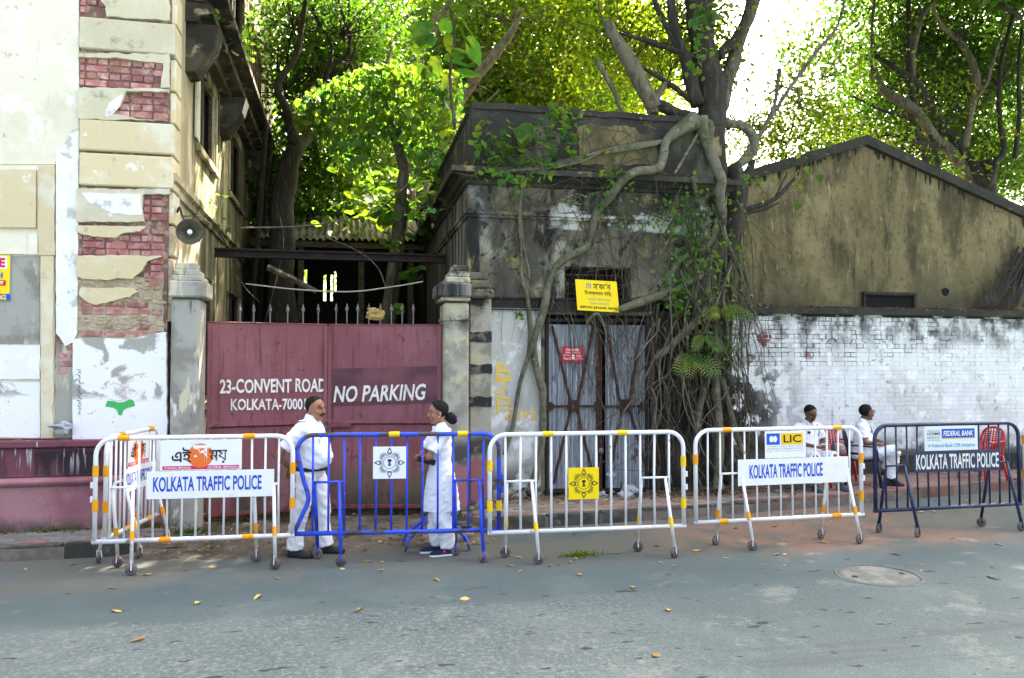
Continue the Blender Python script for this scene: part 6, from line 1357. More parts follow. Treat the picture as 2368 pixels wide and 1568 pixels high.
def ktp(f0, f1, z0, z1, m='sheet_white', ink='ink_blue', i0=.05, i1=.90, zi=(.26, .80)):
    def go(t, W):
        s_ = sheet(t, f0 * W, z0, f1 * W, z1, M[m]); w = (f1 - f0) * W; h = z1 - z0
        words(s_, 'KOLKATA TRAFFIC POLICE', f0 * W + i0 * w, z0 + zi[0] * h, f0 * W + i1 * w, z0 + zi[1] * h, M[ink], bold=.022)
    return go
def newsad(f0, f1, z0, z1):
    def go(t, W):
        x0, w, h = f0 * W, (f1 - f0) * W, z1 - z0; s_ = sheet(t, x0, z0, x0 + w, z1, M['sheet_white'])
        field(s_, x0 + .03 * w, z0 + .03 * h, x0 + .97 * w, z0 + .15 * h, M['ink_magenta'])
        disc(s_, x0 + .49 * w, z0 + .48 * h, .40 * h, M['ink_orange'], -.0364)
        words(s_, 'এই', x0 + .14 * w, z0 + .24 * h, x0 + .38 * w, z0 + .76 * h, M['ink_black'], -.0372, .02); words(s_, 'ময়', x0 + .60 * w, z0 + .22 * h, x0 + .82 * w, z0 + .66 * h, M['ink_black'], -.0372, .02); words(s_, 'স', x0 + .40 * w, z0 + .22 * h, x0 + .60 * w, z0 + .82 * h, M['ink_white'], -.0372, .02)
        words(s_, 'YOUNG BENGAL', x0 + .05 * w, z0 + .055 * h, x0 + .38 * w, z0 + .125 * h, M['ink_white'], -.0368, .01); words(s_, 'GLOBAL BENGALI', x0 + .58 * w, z0 + .055 * h, x0 + .96 * w, z0 + .125 * h, M['ink_white'], -.0368, .01)
    return go
def insurer(f0, f1, z0, z1):
    def go(t, W):
        x0, w, h = f0 * W, (f1 - f0) * W, z1 - z0; s_ = sheet(t, x0, z0, x0 + w, z1, M['sheet_white'])
        field(s_, x0 + .04 * w, z0 + .50 * h, x0 + .36 * w, z0 + .92 * h, M['lic_blue']); field(s_, x0 + .39 * w, z0 + .50 * h, x0 + .93 * w, z0 + .92 * h, M['lic_yellow'])
        words(s_, 'LIC', x0 + .45 * w, z0 + .57 * h, x0 + .88 * w, z0 + .86 * h, M['ink_black'], -.0368, .015)
        for sx in (-1, 1): MB().add([(x0 + .20 * w + sx * (.045 + .05 * math.cos(a)) * w, -.0366 - .0002 * (sx > 0), z0 + .71 * h + .12 * h * math.sin(a)) for a in np.linspace(0, 2 * math.pi, 15)[:-1]], [tuple(range(14))]).build('cupped_hands_mark', M['ink_white'], s_)
        for i, tx in enumerate(('भारतीय जीवन बीमा निगम', 'LIFE INSURANCE CORPORATION OF INDIA', 'Har Pal Aapke Saath')): words(s_, tx, x0 + .05 * w, z0 + (.41 - .09 * i) * h, x0 + .93 * w, z0 + (.465 - .09 * i) * h, M['ink_grey'], -.0366, .0)
    return go
def bank(f0, f1, z0, z1):
    def go(t, W):
        x0, w, h = f0 * W, (f1 - f0) * W, z1 - z0; s_ = sheet(t, x0, z0, x0 + w, z1, M['pale_green_sheet'])
        field(s_, x0 + .32 * w, z0 + .51 * h, x0 + .94 * w, z0 + .88 * h, M['bank_blue']); field(s_, x0 + .32 * w, z0 + .47 * h, x0 + .94 * w, z0 + .50 * h, M['lic_yellow'])
        words(s_, 'FEDERAL BANK', x0 + .35 * w, z0 + .59 * h, x0 + .91 * w, z0 + .80 * h, M['ink_white'], -.0368, .02, .15)
        for i, (tx, mk) in enumerate((('FEDERAL BANK', 'ink_grey'), ('HORMIS', 'ink_black'), ('MEMORIAL', 'ink_grey'), ('FOUNDATION', 'ink_grey'))): words(s_, tx, x0 + .05 * w, z0 + (.78, .63, .50, .40)[i] * h, x0 + .29 * w, z0 + (.84, .75, .58, .46)[i] * h, M[mk], -.0366, .01)
        words(s_, 'A Federal Bank CSR Initiative', x0 + .06 * w, z0 + .14 * h, x0 + .94 * w, z0 + .29 * h, M['ink_cyan'], -.0366, .005)
    return go
def star(f0, f1, z0, z1, paper, ink):
    def go(t, W):
        s_ = sheet(t, f0 * W, z0, f1 * W, z1, M[paper]); emblem(s_, ((f0 + f1) / 2 * W, (z0 + z1) / 2), min((f1 - f0) * W, z1 - z0) / 2 * 1.06, M[ink], -.0362, paper)
    return go
O4 = [('left', 1.0), ('left', .66)]
ends = [((-2.36, 8.60), (-2.15, 9.86)), ((-2.42, 8.47), (-.53, 8.39)), ((-.49, 8.44), (1.60, 8.20)), ((1.476, 8.06), (3.61, 7.99)), ((3.81, 8.11), (5.93, 8.17)), ((6.23, 8.32), (8.33, 8.37)), ((8.50, 8.45), (10.6, 8.6))]
E = [[Vector((x, y, 0)) for x, y in e] for e in ends]
barricade(E[0][0], E[0][1], 'white barricade standing crosswise between the kerb and the old house', 'paint_white', 'tape_orange', [('top', .32), ('top', 1.05), ('left', .98), ('left', .62), ('bot', .5), ('bot', 1.05)], plates=(ktp(.25, .90, .70, .95), newsad(.32, .74, .955, 1.29)), nbars=11)
barricade(E[1][0], E[1][1], 'leftmost white barricade with orange disc advert above the police plate', 'paint_white', 'tape_orange', [('top', .26), ('top', 1.46), ('left', 1.0), ('left', .66), ('right', .99), ('right', .63), ('bot', .66), ('bot', 1.46)], plates=(ktp(.257, .905, .71, .985), newsad(.322, .736, .99, 1.295)), nbars=13, lug_side=-1, legx=(.06, .83))
barricade(E[2][0], E[2][1], 'bright blue chipped barricade with a bent left post and white star plate', 'paint_blue', None, [('top', 1.0), ('top', 1.72), ('right', .56)], plates=(star(.372, .535, .86, 1.195, 'sheet_white', 'ink_navy'),), nbars=12, dent=True, worn='paint_blue_worn', lug_side=1, legx=(.05, .82))
barricade(E[3][0], E[3][1], 'white barricade with a square yellow star plate in front of the corrugated door', 'paint_white', 'tape_yellow', [('top', .62), ('top', 1.44), ('left', 1.0), ('left', .58), ('right', 1.0), ('right', .55)], plates=(star(.392, .548, .626, .96, 'sheet_yellow', 'ink_black'),), nbars=12, bar_r=.0135, lug_side=1, legx=(.05, .80))
barricade(E[4][0], E[4][1], 'white barricade with small blue and yellow insurance plate before the seated men', 'paint_white', 'tape_orange', [('top', .38), ('top', 1.80), ('left', 1.0), ('right', .96), ('right', .52), ('bot', .33), ('bot', 1.78)], plates=(ktp(.237, .908, .69, .985, i0=.10, i1=.76), insurer(.398, .645, .99, 1.295)), nbars=13, lug_side=1, legx=(.10, .80))
barricade(E[5][0], E[5][1], 'navy blue barricade with bank plate near the right edge', 'paint_navy', None, [], plates=(ktp(.25, .846, .74, .995, 'paint_navy', 'lettering', .02, .985, (.14, .86)), bank(.322, .692, 1.0, 1.30)), nbars=13, legx=(.06, .80))
barricade(E[6][0], E[6][1], 'white barricade cut off by the right edge of the picture', 'paint_white', 'tape_orange', [('left', 1.1), ('left', .66)], nbars=12)
# ---- blue four-legged sign stand behind the woman
sb = PZ(1030, 1268); sb.z = 0
st_ = thing('blue_stand', sb, 'blue steel pole stand with four splayed bent feet behind the woman', 'stand')
MB().tube([sb + Vector((-.10, .05, .36)), sb + Vector((-.12, .05, 1.36))], .028, 10).build('pole', M['sheet_white'], st_, True)
MB().tube([sb + Vector((-.10, .05, .36)), sb + Vector((-.105, .05, .62))], .030, 10, caps=False).build('pole_sleeve', M['paint_blue'], st_, True)
for ang in (160, 200, 20, -25):
    d = Vector((math.cos(R(ang)), math.sin(R(ang)) * 1.4, 0)); c = sb + Vector((-.10, .05, .42))
    pts = [c, c + d * .34 + Vector((0, 0, -.28)), c + d * .36 + Vector((0, 0, -.34)), c + d * .38 + Vector((0, 0, -.408))]
    MB().tube(pts, [.019, .019, .017, .012], 7).build('leg', M['paint_blue_worn'], st_, True)
# ================================================================== people
def fuse(mb, voxel, it=4, fac=.5, name='body'):
    """melt overlapping volumes into one continuous surface"""
    me = mb.mesh('tmp', M['skin']); o = bpy.data.objects.new('tmp', me); COL.objects.link(o)
    r = o.modifiers.new('r', 'REMESH'); r.mode = 'VOXEL'; r.voxel_size = voxel
    s = o.modifiers.new('s', 'SMOOTH'); s.factor = fac; s.iterations = it
    bpy.context.view_layer.update(); dg = bpy.context.evaluated_depsgraph_get()
    out = bpy.data.meshes.new_from_object(o.evaluated_get(dg)); bpy.data.objects.remove(o); bpy.data.meshes.remove(me)
    out.name = name; out.polygons.foreach_set('use_smooth', [True] * len(out.polygons)); return out
def wrinkle(me, amp, tilt=0.0):
    n = len(me.vertices); co = np.empty(n * 3, np.float32); no = np.empty(n * 3, np.float32); me.vertices.foreach_get('co', co); me.vertices.foreach_get('normal', no); co = co.reshape(-1, 3); no = no.reshape(-1, 3)
    d = np.array([(lambda q: 1 - 2 * abs(q))(mnoise.noise(V(p[0] * 5, p[1] * 5, p[2] * 11 + tilt * p[0] * 9))) * .6 + mnoise.noise(V(p[0] * 15, p[1] * 15, p[2] * 22 + tilt * 12 * p[0])) * .5 for p in co], np.float32)
    me.vertices.foreach_set('co', (co + no * (d[:, None] - .3) * amp).ravel()); me.update()
def fput(name, mb, voxel, m, parent, it=4):
    me = fuse(mb, voxel, it, name=name)
    if name in ('shirt', 'tunic'): wrinkle(me, .010, .6)
    if name in ('trousers', 'salwar'): wrinkle(me, .013, 1.0)
    me.materials.clear(); me.materials.append(m); return put(name, me, parent)
def V(*a): return Vector(a)
def ringloft(mb, rows, n=18):
    """rows: (centre Vector, rx, ry) horizontal ellipses"""
    return mb.rings([[c + V(rx * math.cos(2 * math.pi * k / n), ry * math.sin(2 * math.pi * k / n), 0) for k in range(n)] for c, rx, ry in rows])
def chain(mb, pts, rs, k=4, n=12):
    sp = smoothpath(pts, k) if len(pts) > 2 else [Vector(p) for p in pts]; return mb.tube(sp, radpath(list(rs), len(sp)), n)
def capsule(mb, a, b, ra, rb, n=10):
    a, b = Vector(a), Vector(b); d = (b - a).normalized(); return mb.tube([a - d * ra * .7, a, b, b + d * rb * .7], [ra * .5, ra, rb, rb * .5], n)
def hand(mb, wrist, d, up, curl=.5, s=1.0, thumb=1):
    """palm, four fingers and a thumb growing along d; fingers curl towards -up"""
    w = Vector(wrist); d = Vector(d).normalized(); up = (Vector(up) - d * Vector(up).dot(d)).normalized(); sd = d.cross(up)
    rgs = []
    for t, hw, ht in ((-.01, .022, .017), (.03, .034, .016), (.07, .040, .014), (.09, .038, .012)):
        c = w + d * t * s; rgs.append([c + sd * (hw * s * math.cos(a)) + up * (ht * s * math.sin(a)) for a in np.linspace(0, 2 * math.pi, 11)[:-1]])
    mb.rings(rgs)
    for i, L in enumerate((.066, .076, .072, .056)):
        p = w + d * .082 * s + sd * ((i - 1.5) * .0195 * s * thumb); a = curl * .35; pts = [p - d * .02 * s, p]
        for seg in (.42, .33, .25): p = p + (d * math.cos(a) - up * math.sin(a)) * (L * seg * s); pts.append(p.copy()); a += curl
        mb.tube(pts, [.0095 * s, .0095 * s, .009 * s, .0085 * s, .0065 * s], 7)
    p = w + d * .022 * s - sd * (.030 * s * thumb); td = (d * .75 - sd * .65 * thumb - up * .2 * curl).normalized(); mb.tube([p, p + td * .035 * s, p + (td + d * .5).normalized() * .062 * s], [.013 * s, .011 * s, .008 * s], 7)
def head_frame(c, yaw, pitch=0.0, roll=0.0): return Matrix.Translation(c) @ Matrix.Rotation(yaw, 4, 'Z') @ Matrix.Rotation(pitch, 4, 'Y') @ Matrix.Rotation(roll, 4, 'X')
def head_volume(mb, T_, female=False, s=1.0, fat=0.0):
    def e(c, r): 
        q = MB().ell((0, 0, 0), (r[0] * s, r[1] * s, r[2] * s)); mb.add([T_ @ (Vector(p) + Vector(c) * s) for p in q.v], q.f)
    e((-.014, 0, .036), (.094, .074, .080)); e((.018, 0, .030), (.072, .068, .070)); e((.030, 0, -.030), (.060, .058 + fat, .076)); e((.034, 0, -.074), (.048, .046 + fat, .038)); e((.068, 0, -.094), (.022, .023, .017))
    e((.074, 0, .028), (.018, .046, .011)); e((.082, .0, -.058), (.014, .022, .007)); e((.080, 0, -.070), (.013, .020, .007))
    for sg in (-1, 1): e((.060, sg * .036, -.022), (.026, .022 + fat, .024)); e((-.004, sg * .073, -.012), (.017, .010, .031))
    q = MB().tube([V(.084, 0, .022), V(.098, 0, -.002), V(.106 if not female else .103, 0, -.022), V(.092, 0, -.034)], [.008, .010, .0145, .010], 8); mb.add([T_ @ (p_ * s) for p_ in map(Vector, q.v)], q.f)
def hair_shell(T_, keep, c=(-.0145, 0, .037), r=(.0985, .0785, .0865), s=1.0, nu=44, nv=32, thick=.010):
    """cap of hair: part of an ellipsoid shell with a solid rim"""
    q = MB(); idx = {}; vs_ = []; fs = []
    def P_(i, j, k):
        th = math.pi * j / nv; ph = 2 * math.pi * i / nu; f = 1 + .018 * math.sin(ph * 11 + j) - k
        return V(c[0] + r[0] * f * math.sin(th) * math.cos(ph), c[1] + r[1] * f * math.sin(th) * math.sin(ph), c[2] + r[2] * f * math.cos(th))
    kept = set()
    for j in range(nv):
        for i in range(nu):
            m = P_(i + .5, j + .5, 0)
            if keep(m): kept.add((i, j))
    for (i, j) in kept:
        o_ = [P_(i, j, 0), P_(i, j + 1, 0), P_(i + 1, j + 1, 0), P_(i + 1, j, 0)]; q.add([T_ @ (p * s) for p in o_], [(0, 1, 2, 3)])
        for (di, dj, a, b) in ((-1, 0, (i, j), (i, j + 1)), (1, 0, (i + 1, j + 1), (i + 1, j)), (0, -1, (i + 1, j), (i, j)), (0, 1, (i, j + 1), (i + 1, j + 1))):
            if ((i + di) % nu, j + dj) not in kept and 0 <= j + dj < nv:
                q.add([T_ @ (P_(*a, 0) * s), T_ @ (P_(*b, 0) * s), T_ @ (P_(*b, .16) * s), T_ @ (P_(*a, .16) * s)], [(0, 1, 2, 3)])
    return q
def face(t, T_, skin, moustache=False, glasses=False, brow=1.0, s=1.0, grin=False):
    def tub(pts, r, n, nm, m): q = MB().tube([T_ @ (V(*p) * s) for p in pts], r, n); return q.build(nm, m, t, True)
    for sg in (-1, 1):
        tub([(.083, sg * .014, .031), (.081, sg * .033, .036), (.069, sg * .052, .030)], [.004 * brow, .0048 * brow, .003 * brow], 6, 'eyebrow', M['hair'])
        q = MB().ell((0, 0, 0), (.0065, .0105, .0040)); MB().add([T_ @ ((Vector(p) + V(.0795, sg * .031, .011)) * s) for p in q.v], q.f).build('eye', M['sole_white'], t, True)
        q = MB().ell((0, 0, 0), (.0055, .0062, .0052)); MB().add([T_ @ ((Vector(p) + V(.0855, sg * .030, .011)) * s) for p in q.v], q.f).build('iris', M['hair'], t, True)
        tub([(.087, sg * .018, .016), (.0885, sg * .031, .0185), (.079, sg * .045, .015)], .0028, 5, 'eyelid', M['hair'])
    tub([(.088, -.022, -.0635), (.0965, 0, -.0632), (.088, .022, -.0635)], .0028, 5, 'mouth_line', M['plastic_maroon'])
    if moustache:
        q = MB()
        for sg in (-1, 1): q.tube([T_ @ (V(*p) * s) for p in ((.101, 0, -.043), (.098, sg * .016, -.046), (.086, sg * .034, -.056))], [.009, .0095, .003], 7)
        q.build('moustache', M['hair'], t, True)
    if glasses:
        g_ = MB()
        for sg in (-1, 1):
            g_.tube([T_ @ (V(.098 - .010 * abs(math.cos(a)) * 0, sg * (.033 + .024 * math.cos(a)), .009 + .017 * math.sin(a)) * s) for a in np.linspace(0, 2 * math.pi, 13)], .0022, 5)
            g_.tube([T_ @ (V(*p) * s) for p in ((.096, sg * .056, .014), (.04, sg * .078, .014), (-.012, sg * .082, .006))], .0022, 5)
        g_.tube([T_ @ (V(*p) * s) for p in ((.099, -.010, .014), (.101, 0, .016), (.099, .010, .014))], .0022, 5); g_.build('spectacles', M['hair'], t, True)
def shoe(t, heel, d, m, sole, L=.28, w=.052, h=.085, name='shoe'):
    heel = Vector(heel); d = Vector(d).normalized(); sd = V(-d.y, d.x, 0); rgs = []; srg = []
    for f, hw, ht in ((0, .55, .75), (.05, .75, .95), (.16, .8, 1.0), (.34, .78, .95), (.5, .88, .72), (.68, 1.0, .56), (.84, .92, .46), (.95, .66, .34), (1.0, .3, .2)):
        c = heel + d * (L * (f - .12)); rgs.append([c + sd * (w * hw * math.cos(a)) + V(0, 0, .022 + h * ht * max(0, math.sin(a)) * (1 if math.sin(a) > 0 else 0)) for a in np.linspace(0, math.pi, 9)] + [c - sd * (w * hw) + V(0, 0, .02), c + sd * (w * hw) + V(0, 0, .02)])
        srg.append([c + sd * (w * hw * 1.06 * a) + V(0, 0, z) for a, z in ((1, .004), (1, .024), (-1, .024), (-1, .004))])
    o_ = MB().rings(rgs).build(name, m, t, True); MB().rings(srg).build('sole', sole, o_); return o_

# ------------------------------------------------------------ standing policeman
def policeman():
    base = PZ(716, 1283); base.z = 0
    t = thing('person', base, 'man in white police uniform standing with hands clasped behind his back', 'person', rz=R(-22))
    hc = V(.05, 0, 1.575); T_ = head_frame(hc, R(-14), R(4)); HS = 1.12
    sh, el, wr = [V(-.02, s_ * .175, 1.375) for s_ in (-1, 1)], [V(-.235, s_ * .27, 1.10) for s_ in (-1, 1)], [V(-.235, s_ * .055, .955) for s_ in (-1, 1)]
    hip, kn, an = [V(-.01, -.095, .90), V(.0, .095, .90)], [V(-.055, -.105, .49), V(.10, .105, .49)], [V(-.13, -.11, .09), V(.12, .115, .09)]
    q = MB(); head_volume(q, T_, s=HS, fat=.008)
    chain(q, [V(-.01, 0, 1.40), V(.0, 0, 1.46), V(.025, 0, 1.53)], [.07, .060, .056])
    ringloft(q, [(V(0, 0, .88), .12, .15), (V(.04, 0, 1.02), .13, .15), (V(.03, 0, 1.2), .12, .15), (V(0, 0, 1.34), .08, .13), (V(0, 0, 1.41), .05, .06)])
    for i in (0, 1):
        capsule(q, sh[i].lerp(el[i], .25), el[i], .044, .042); capsule(q, el[i], wr[i], .043, .028); capsule(q, hip[i], kn[i], .075, .055); capsule(q, kn[i], an[i], .05, .038)
        hand(q, wr[i] + V(-.005, 0, -.01), V(-.25, -.35 * (1 if i else -1), -.9), V(-1, 0, .1), .5, 1.0, 1 if i else -1)
    fput('body', q, .0065, M['skin'], t, 3)
    face(t, T_, None, True, s=HS)
    hq = hair_shell(T_, lambda p: (p.x < .035 - .9 * max(0, .085 - p.z) and p.z > .015 - .12 * max(0, .03 - p.x) * 6 + (.03 if p.x > .0 else 0)) or (p.x < -.02 and p.z > -.075) or (p.z > .10 and p.x < .045), s=HS); hq.build('hair', M['hair'], t, True)
    s_ = MB()
    ringloft(s_, [(V(.015, 0, .925), .150, .175), (V(.045, 0, .99), .178, .190), (V(.06, 0, 1.06), .185, .192), (V(.052, 0, 1.15), .172, .190), (V(.025, 0, 1.26), .148, .192), (V(.005, 0, 1.36), .122, .200), (V(-.005, 0, 1.42), .095, .170), (V(-.005, 0, 1.46), .072, .09), (V(.0, 0, 1.485), .062, .066)], 26)
    for i in (0, 1): chain(s_, [V(0, sh[i].y * .6, 1.375), sh[i] + V(0, 0, -.012), sh[i].lerp(el[i], .4), sh[i].lerp(el[i], .76)], [.072, .084, .082, .078])
    fput('shirt', s_, .009, M['cloth_white'], t, 4)
    col = MB()
    for sg in (-1, 1): col.prism([V(.085, sg * .012, 1.455), V(.055, sg * .062, 1.50), V(-.02, sg * .072, 1.525), V(-.03, sg * .088, 1.49), V(.035, sg * .088, 1.455), V(.10, sg * .05, 1.415)], V(-.006, 0, -.008))
    col.build('collar', M['cloth_white'], t, normals=True)
    for sg in (-1, 1): MB().bbox(-.045, sg * .155 - .055, 1.452, .03, sg * .155 + .055, 1.462, .003).build('shoulder_strap', M['ink_navy'] if sg > 0 else M['cloth_white'], t)
    MB().bbox(.142, -.10, 1.275, .165, -.045, 1.30, .003).build('name_tag', M['belt'], t)
    for sg in (-1, 1): MB().bbox(.128, sg * .085 - .045, 1.19, .168, sg * .085 + .045, 1.27, .006).build('pocket', M['cloth_white'], t)
    for k in range(5): MB().ell(V(.150 + .095 * math.sin((k + .5) / 5 * 2.6), 0, 1.38 - .085 * k), (.005, .006, .006), nu=6, nv=4).build('button', M['ink_grey'], t)
    cord = smoothpath([V(.05, .13, 1.45), V(.13, .12, 1.34), V(.165, .08, 1.25)], 5); MB().tube(cord, .006, 5).build('lanyard', M['ink_navy'], t, True)
    tr = MB(); ringloft(tr, [(V(-.02, 0, .84), .13, .16), (V(0, 0, .90), .148, .175), (V(.012, 0, .945), .150, .176)], 24)
    for i in (0, 1): chain(tr, [hip[i] + V(0, 0, .0), hip[i].lerp(kn[i], .5) + V(.015, 0, 0), kn[i], kn[i].lerp(an[i], .5) + V(-.015, 0, 0), an[i] + V(.01, 0, -.01)], [.112, .100, .084, .085, .090], 5, 16)
    fput('trousers', tr, .010, M['cloth_trouser'], t, 3)
    MB().rings([[V(.012 + rx * math.cos(a), ry * math.sin(a), z) for a in np.linspace(0, 2 * math.pi, 41)[:-1]] for z, rx, ry in ((.915, .152, .178), (.917, .160, .185), (.955, .162, .187), (.957, .152, .178))], caps=False).build('belt', M['belt'], t, True)
    MB().bbox(.165, -.03, .914, .180, .035, .958, .004).build('buckle', M['black_steel'], t)
    for i in (0, 1): shoe(t, an[i] + V(-.03, 0, -.09), V(1, (-.1, .06)[i], 0), M['shoe_black'], M['shoe_black'], .29)
    return t
policeman()
# ------------------------------------------------------------ woman
def woman():
    base = PZ(1019, 1281); base.z = 0
    t = thing('person', base, 'woman in white tunic and trousers standing with folded arms, hair in a bun', 'person', rz=R(182))
    hc = V(.035, 0, 1.53); T_ = head_frame(hc, R(4), R(6)); S_ = 1.06
    sh = [V(-.01, s_ * .155, 1.335) for s_ in (-1, 1)]; el = [V(.165, s_ * .205, 1.075) for s_ in (-1, 1)]; wr = [V(.225, .045, 1.10), V(.255, -.03, 1.055)]
    q = MB(); head_volume(q, T_, True, S_); chain(q, [V(-.015, 0, 1.35), V(-.01, 0, 1.41), V(.01, 0, 1.48)], [.06, .047, .045])
    ringloft(q, [(V(0, 0, .80), .11, .15), (V(0, 0, 1.0), .09, .12), (V(0, 0, 1.2), .09, .13), (V(-.01, 0, 1.30), .06, .10), (V(-.01, 0, 1.36), .035, .045)])
    an = [V(.03, -.075, .09), V(-.05, .085, .09)]
    for i in (0, 1):
        capsule(q, sh[i].lerp(el[i], .3), el[i], .038, .037); capsule(q, el[i], wr[i], .038, .025); sg = -1 if i == 0 else 1
        hand(q, wr[i], (wr[i] - el[i]) * 1.0 + V(-.03, 0, 0), V(.9, 0, .35), .55, .88, sg)
        capsule(q, V(0, sg * .085, .80), V(.01, sg * .085, .46), .075, .05); capsule(q, V(.01, sg * .085, .46), an[i], .048, .036)
    fput('body', q, .0065, M['skin'], t, 3); face(t, T_, None, False, s=S_, brow=.8)
    hq = hair_shell(T_, lambda p: (p.x < .052 - .55 * max(0, .075 - p.z)) and (p.z > -.085 if p.x < -.015 else p.z > .02 + max(0, p.x) * .75), r=(.101, .081, .089), s=S_); hq.build('hair', M['hair'], t, True)
    bq = MB(); bc = V(-.098, .01, 1.478)
    for k in range(3): bq.ell(bc + V(-.012 * k, .0, -.012 * k), (.060, .056 - .004 * k, .056), nu=14, nv=9)
    fput('hair_bun', bq, .007, M['hair'], t, 2)
    MB().ell(bc + V(-.07, .03, -.02), (.012, .02, .022), nu=8, nv=6).build('hair_tie', M['purple'], t, True)
    MB().lathe([(.001, -.006), (.009, 0), (.001, .006)], hc + V(.0, .076, -.042), (0, 1, 0), 8).build('earring', M['lic_yellow'], t, True)
    s_ = MB()
    ringloft(s_, [(V(-.005, 0, .475), .205, .190), (V(-.003, 0, .62), .190, .190), (V(0, 0, .78), .168, .185), (V(0, 0, .92), .135, .165), (V(.005, 0, 1.02), .112, .138), (V(.02, 0, 1.16), .135, .155), (V(.015, 0, 1.24), .128, .155), (V(-.005, 0, 1.32), .095, .150), (V(-.012, 0, 1.375), .062, .085), (V(-.008, 0, 1.40), .052, .056)], 28)
    for i in (0, 1): chain(s_, [V(-.01, sh[i].y * .55, 1.32), sh[i] + V(-.01, 0, -.015), sh[i].lerp(el[i], .4), sh[i].lerp(el[i], .80)], [.062, .070, .072, .072])
    fput('tunic', s_, .009, M['cloth_white'], t, 4)
    # hanging front fold and side slit panels of the tunic
    for sg in (1, -1): MB().prism([V(-.03, sg * .193, .88), V(-.10, sg * .193, .88), V(-.075, sg * .206, .60), V(-.005, sg * .206, .60)], V(0, sg * .006, 0)).build('tunic_fold', M['cloth_trouser'], t, normals=True)
    col = MB()
    for sg in (-1, 1): col.prism([V(.075, sg * .008, 1.375), V(.045, sg * .055, 1.415), V(-.03, sg * .064, 1.435), V(-.045, sg * .075, 1.405), V(.02, sg * .078, 1.375), V(.085, sg * .035, 1.335)], V(-.005, 0, -.007))
    col.build('collar', M['cloth_white'], t, normals=True)
    tr = MB()
    for i in (0, 1):
        sg = -1 if i == 0 else 1; chain(tr, [V(0, sg * .08, .70), V(.015, sg * .085, .45), an[i] + V(.0, 0, .16), an[i] + V(0, 0, .03), an[i] + V(0, 0, -.01)], [.115, .108, .105, .080, .062], 5, 16)
    fput('salwar', tr, .009, M['cloth_trouser'], t, 3)
    for i in (0, 1): shoe(t, an[i] + V(-.03, 0, -.09), V(1, (-.04, .10)[i], 0), M['shoe_blue'], M['sole_white'], .25, .046, .075)
    MB().lathe([(.008, 0), (.015, .001), (.015, .004), (.008, .005)], an[1] + V(.03, .042, -.035), (0, 1, 0.3), 10).build('shoe_badge', M['ink_magenta'], t)
    MB().tube([el[1].lerp(wr[1], .25) + V(.0, .03 * math.cos(a), .042 * math.sin(a)) + V(.028 * math.cos(a), 0, 0) for a in np.linspace(0, 2 * math.pi, 15)], .005, 5).build('bracelet', M['ink_red'], t, True)
    # black wallet held under the arm, the top-level thing she holds
    c = V(.205, .085, 1.035); rot = Matrix.Rotation(R(182), 3, 'Z')
    wq = MB(); wq.bbox(-.11, -.02, -.03, .11, .02, .03, .008); mm = Matrix.Rotation(R(-17), 3, 'Y') @ Matrix.Rotation(R(16), 3, 'Z')
    wq.v = [tuple(base + rot @ (c + V(-.035, .035, -.01) + mm @ Vector(p))) for p in wq.v]
    solid('wallet', wq, M['belt'], 'long black wallet held in the folded arms of the woman', 'wallet')
woman()
# ------------------------------------------------------------ plastic chairs
def chair(base, rz, label, mk='plastic_red'):
    t = thing('plastic_chair', base, label, 'chair', 'plastic chairs on the pavement', rz=rz); m = M[mk]
    q = MB(); n = 8; rg = []
    for i in range(n + 1):
        x = -.21 + .44 * i / n; w = .21 + .02 * math.sin(i / n * math.pi); dz = -.018 * math.sin(i / n * math.pi) - (.02 if i == n else 0); rg.append([V(x, -w, .425 + dz), V(x, -w * .5, .415 + dz), V(x, w * .5, .415 + dz), V(x, w, .425 + dz), V(x, w, .405 + dz), V(x, w * .5, .397 + dz), V(x, -w * .5, .397 + dz), V(x, -w, .405 + dz)])
    q.rings(rg).build('seat', m, t, True)
    arch = smoothpath([V(-.20, -.205, .41), V(-.235, -.215, .60), V(-.275, -.18, .78), V(-.29, -.09, .845), V(-.293, 0, .86), V(-.29, .09, .845), V(-.275, .18, .78), V(-.235, .215, .60), V(-.20, .205, .41)], 5)
    bk = MB().tube(arch, .019, 8).build('backrest', m, t, True)
    for k in range(7): 
        y = -.15 + .05 * k; zt_ = .84 - abs(y) ** 2 * 2.6; MB().tube([V(-.205, y, .47), V(-.245, y, .64), V(-.288, y, zt_)], .011, 5).build('slat', m, bk, True)
    for k in range(9):
        z = .50 + .035 * k; x = -.208 - (z - .47) * .22; h = .17 if z < .75 else .15; MB().tube([V(x, -h, z), V(x - .008, 0, z), V(x, h, z)], .0085, 5).build('weave_strip', m, bk, True)
    for sg in (-1, 1):
        MB().tube(smoothpath([V(-.245, sg * .215, .64), V(-.12, sg * .255, .645), V(.08, sg * .26, .635), V(.19, sg * .25, .60), V(.215, sg * .235, .42)], 5), .019, 7, flat=.7).build('armrest', m, t, True)
        MB().tube([V(.20, sg * .215, .42), V(.225, sg * .235, .2), V(.245, sg * .25, .0)], [.026, .022, .018], 6).build('leg', m, t, True)
        MB().tube([V(-.20, sg * .20, .42), V(-.235, sg * .225, .2), V(-.265, sg * .245, .0)], [.026, .022, .018], 6).build('leg', m, t, True)
    return t
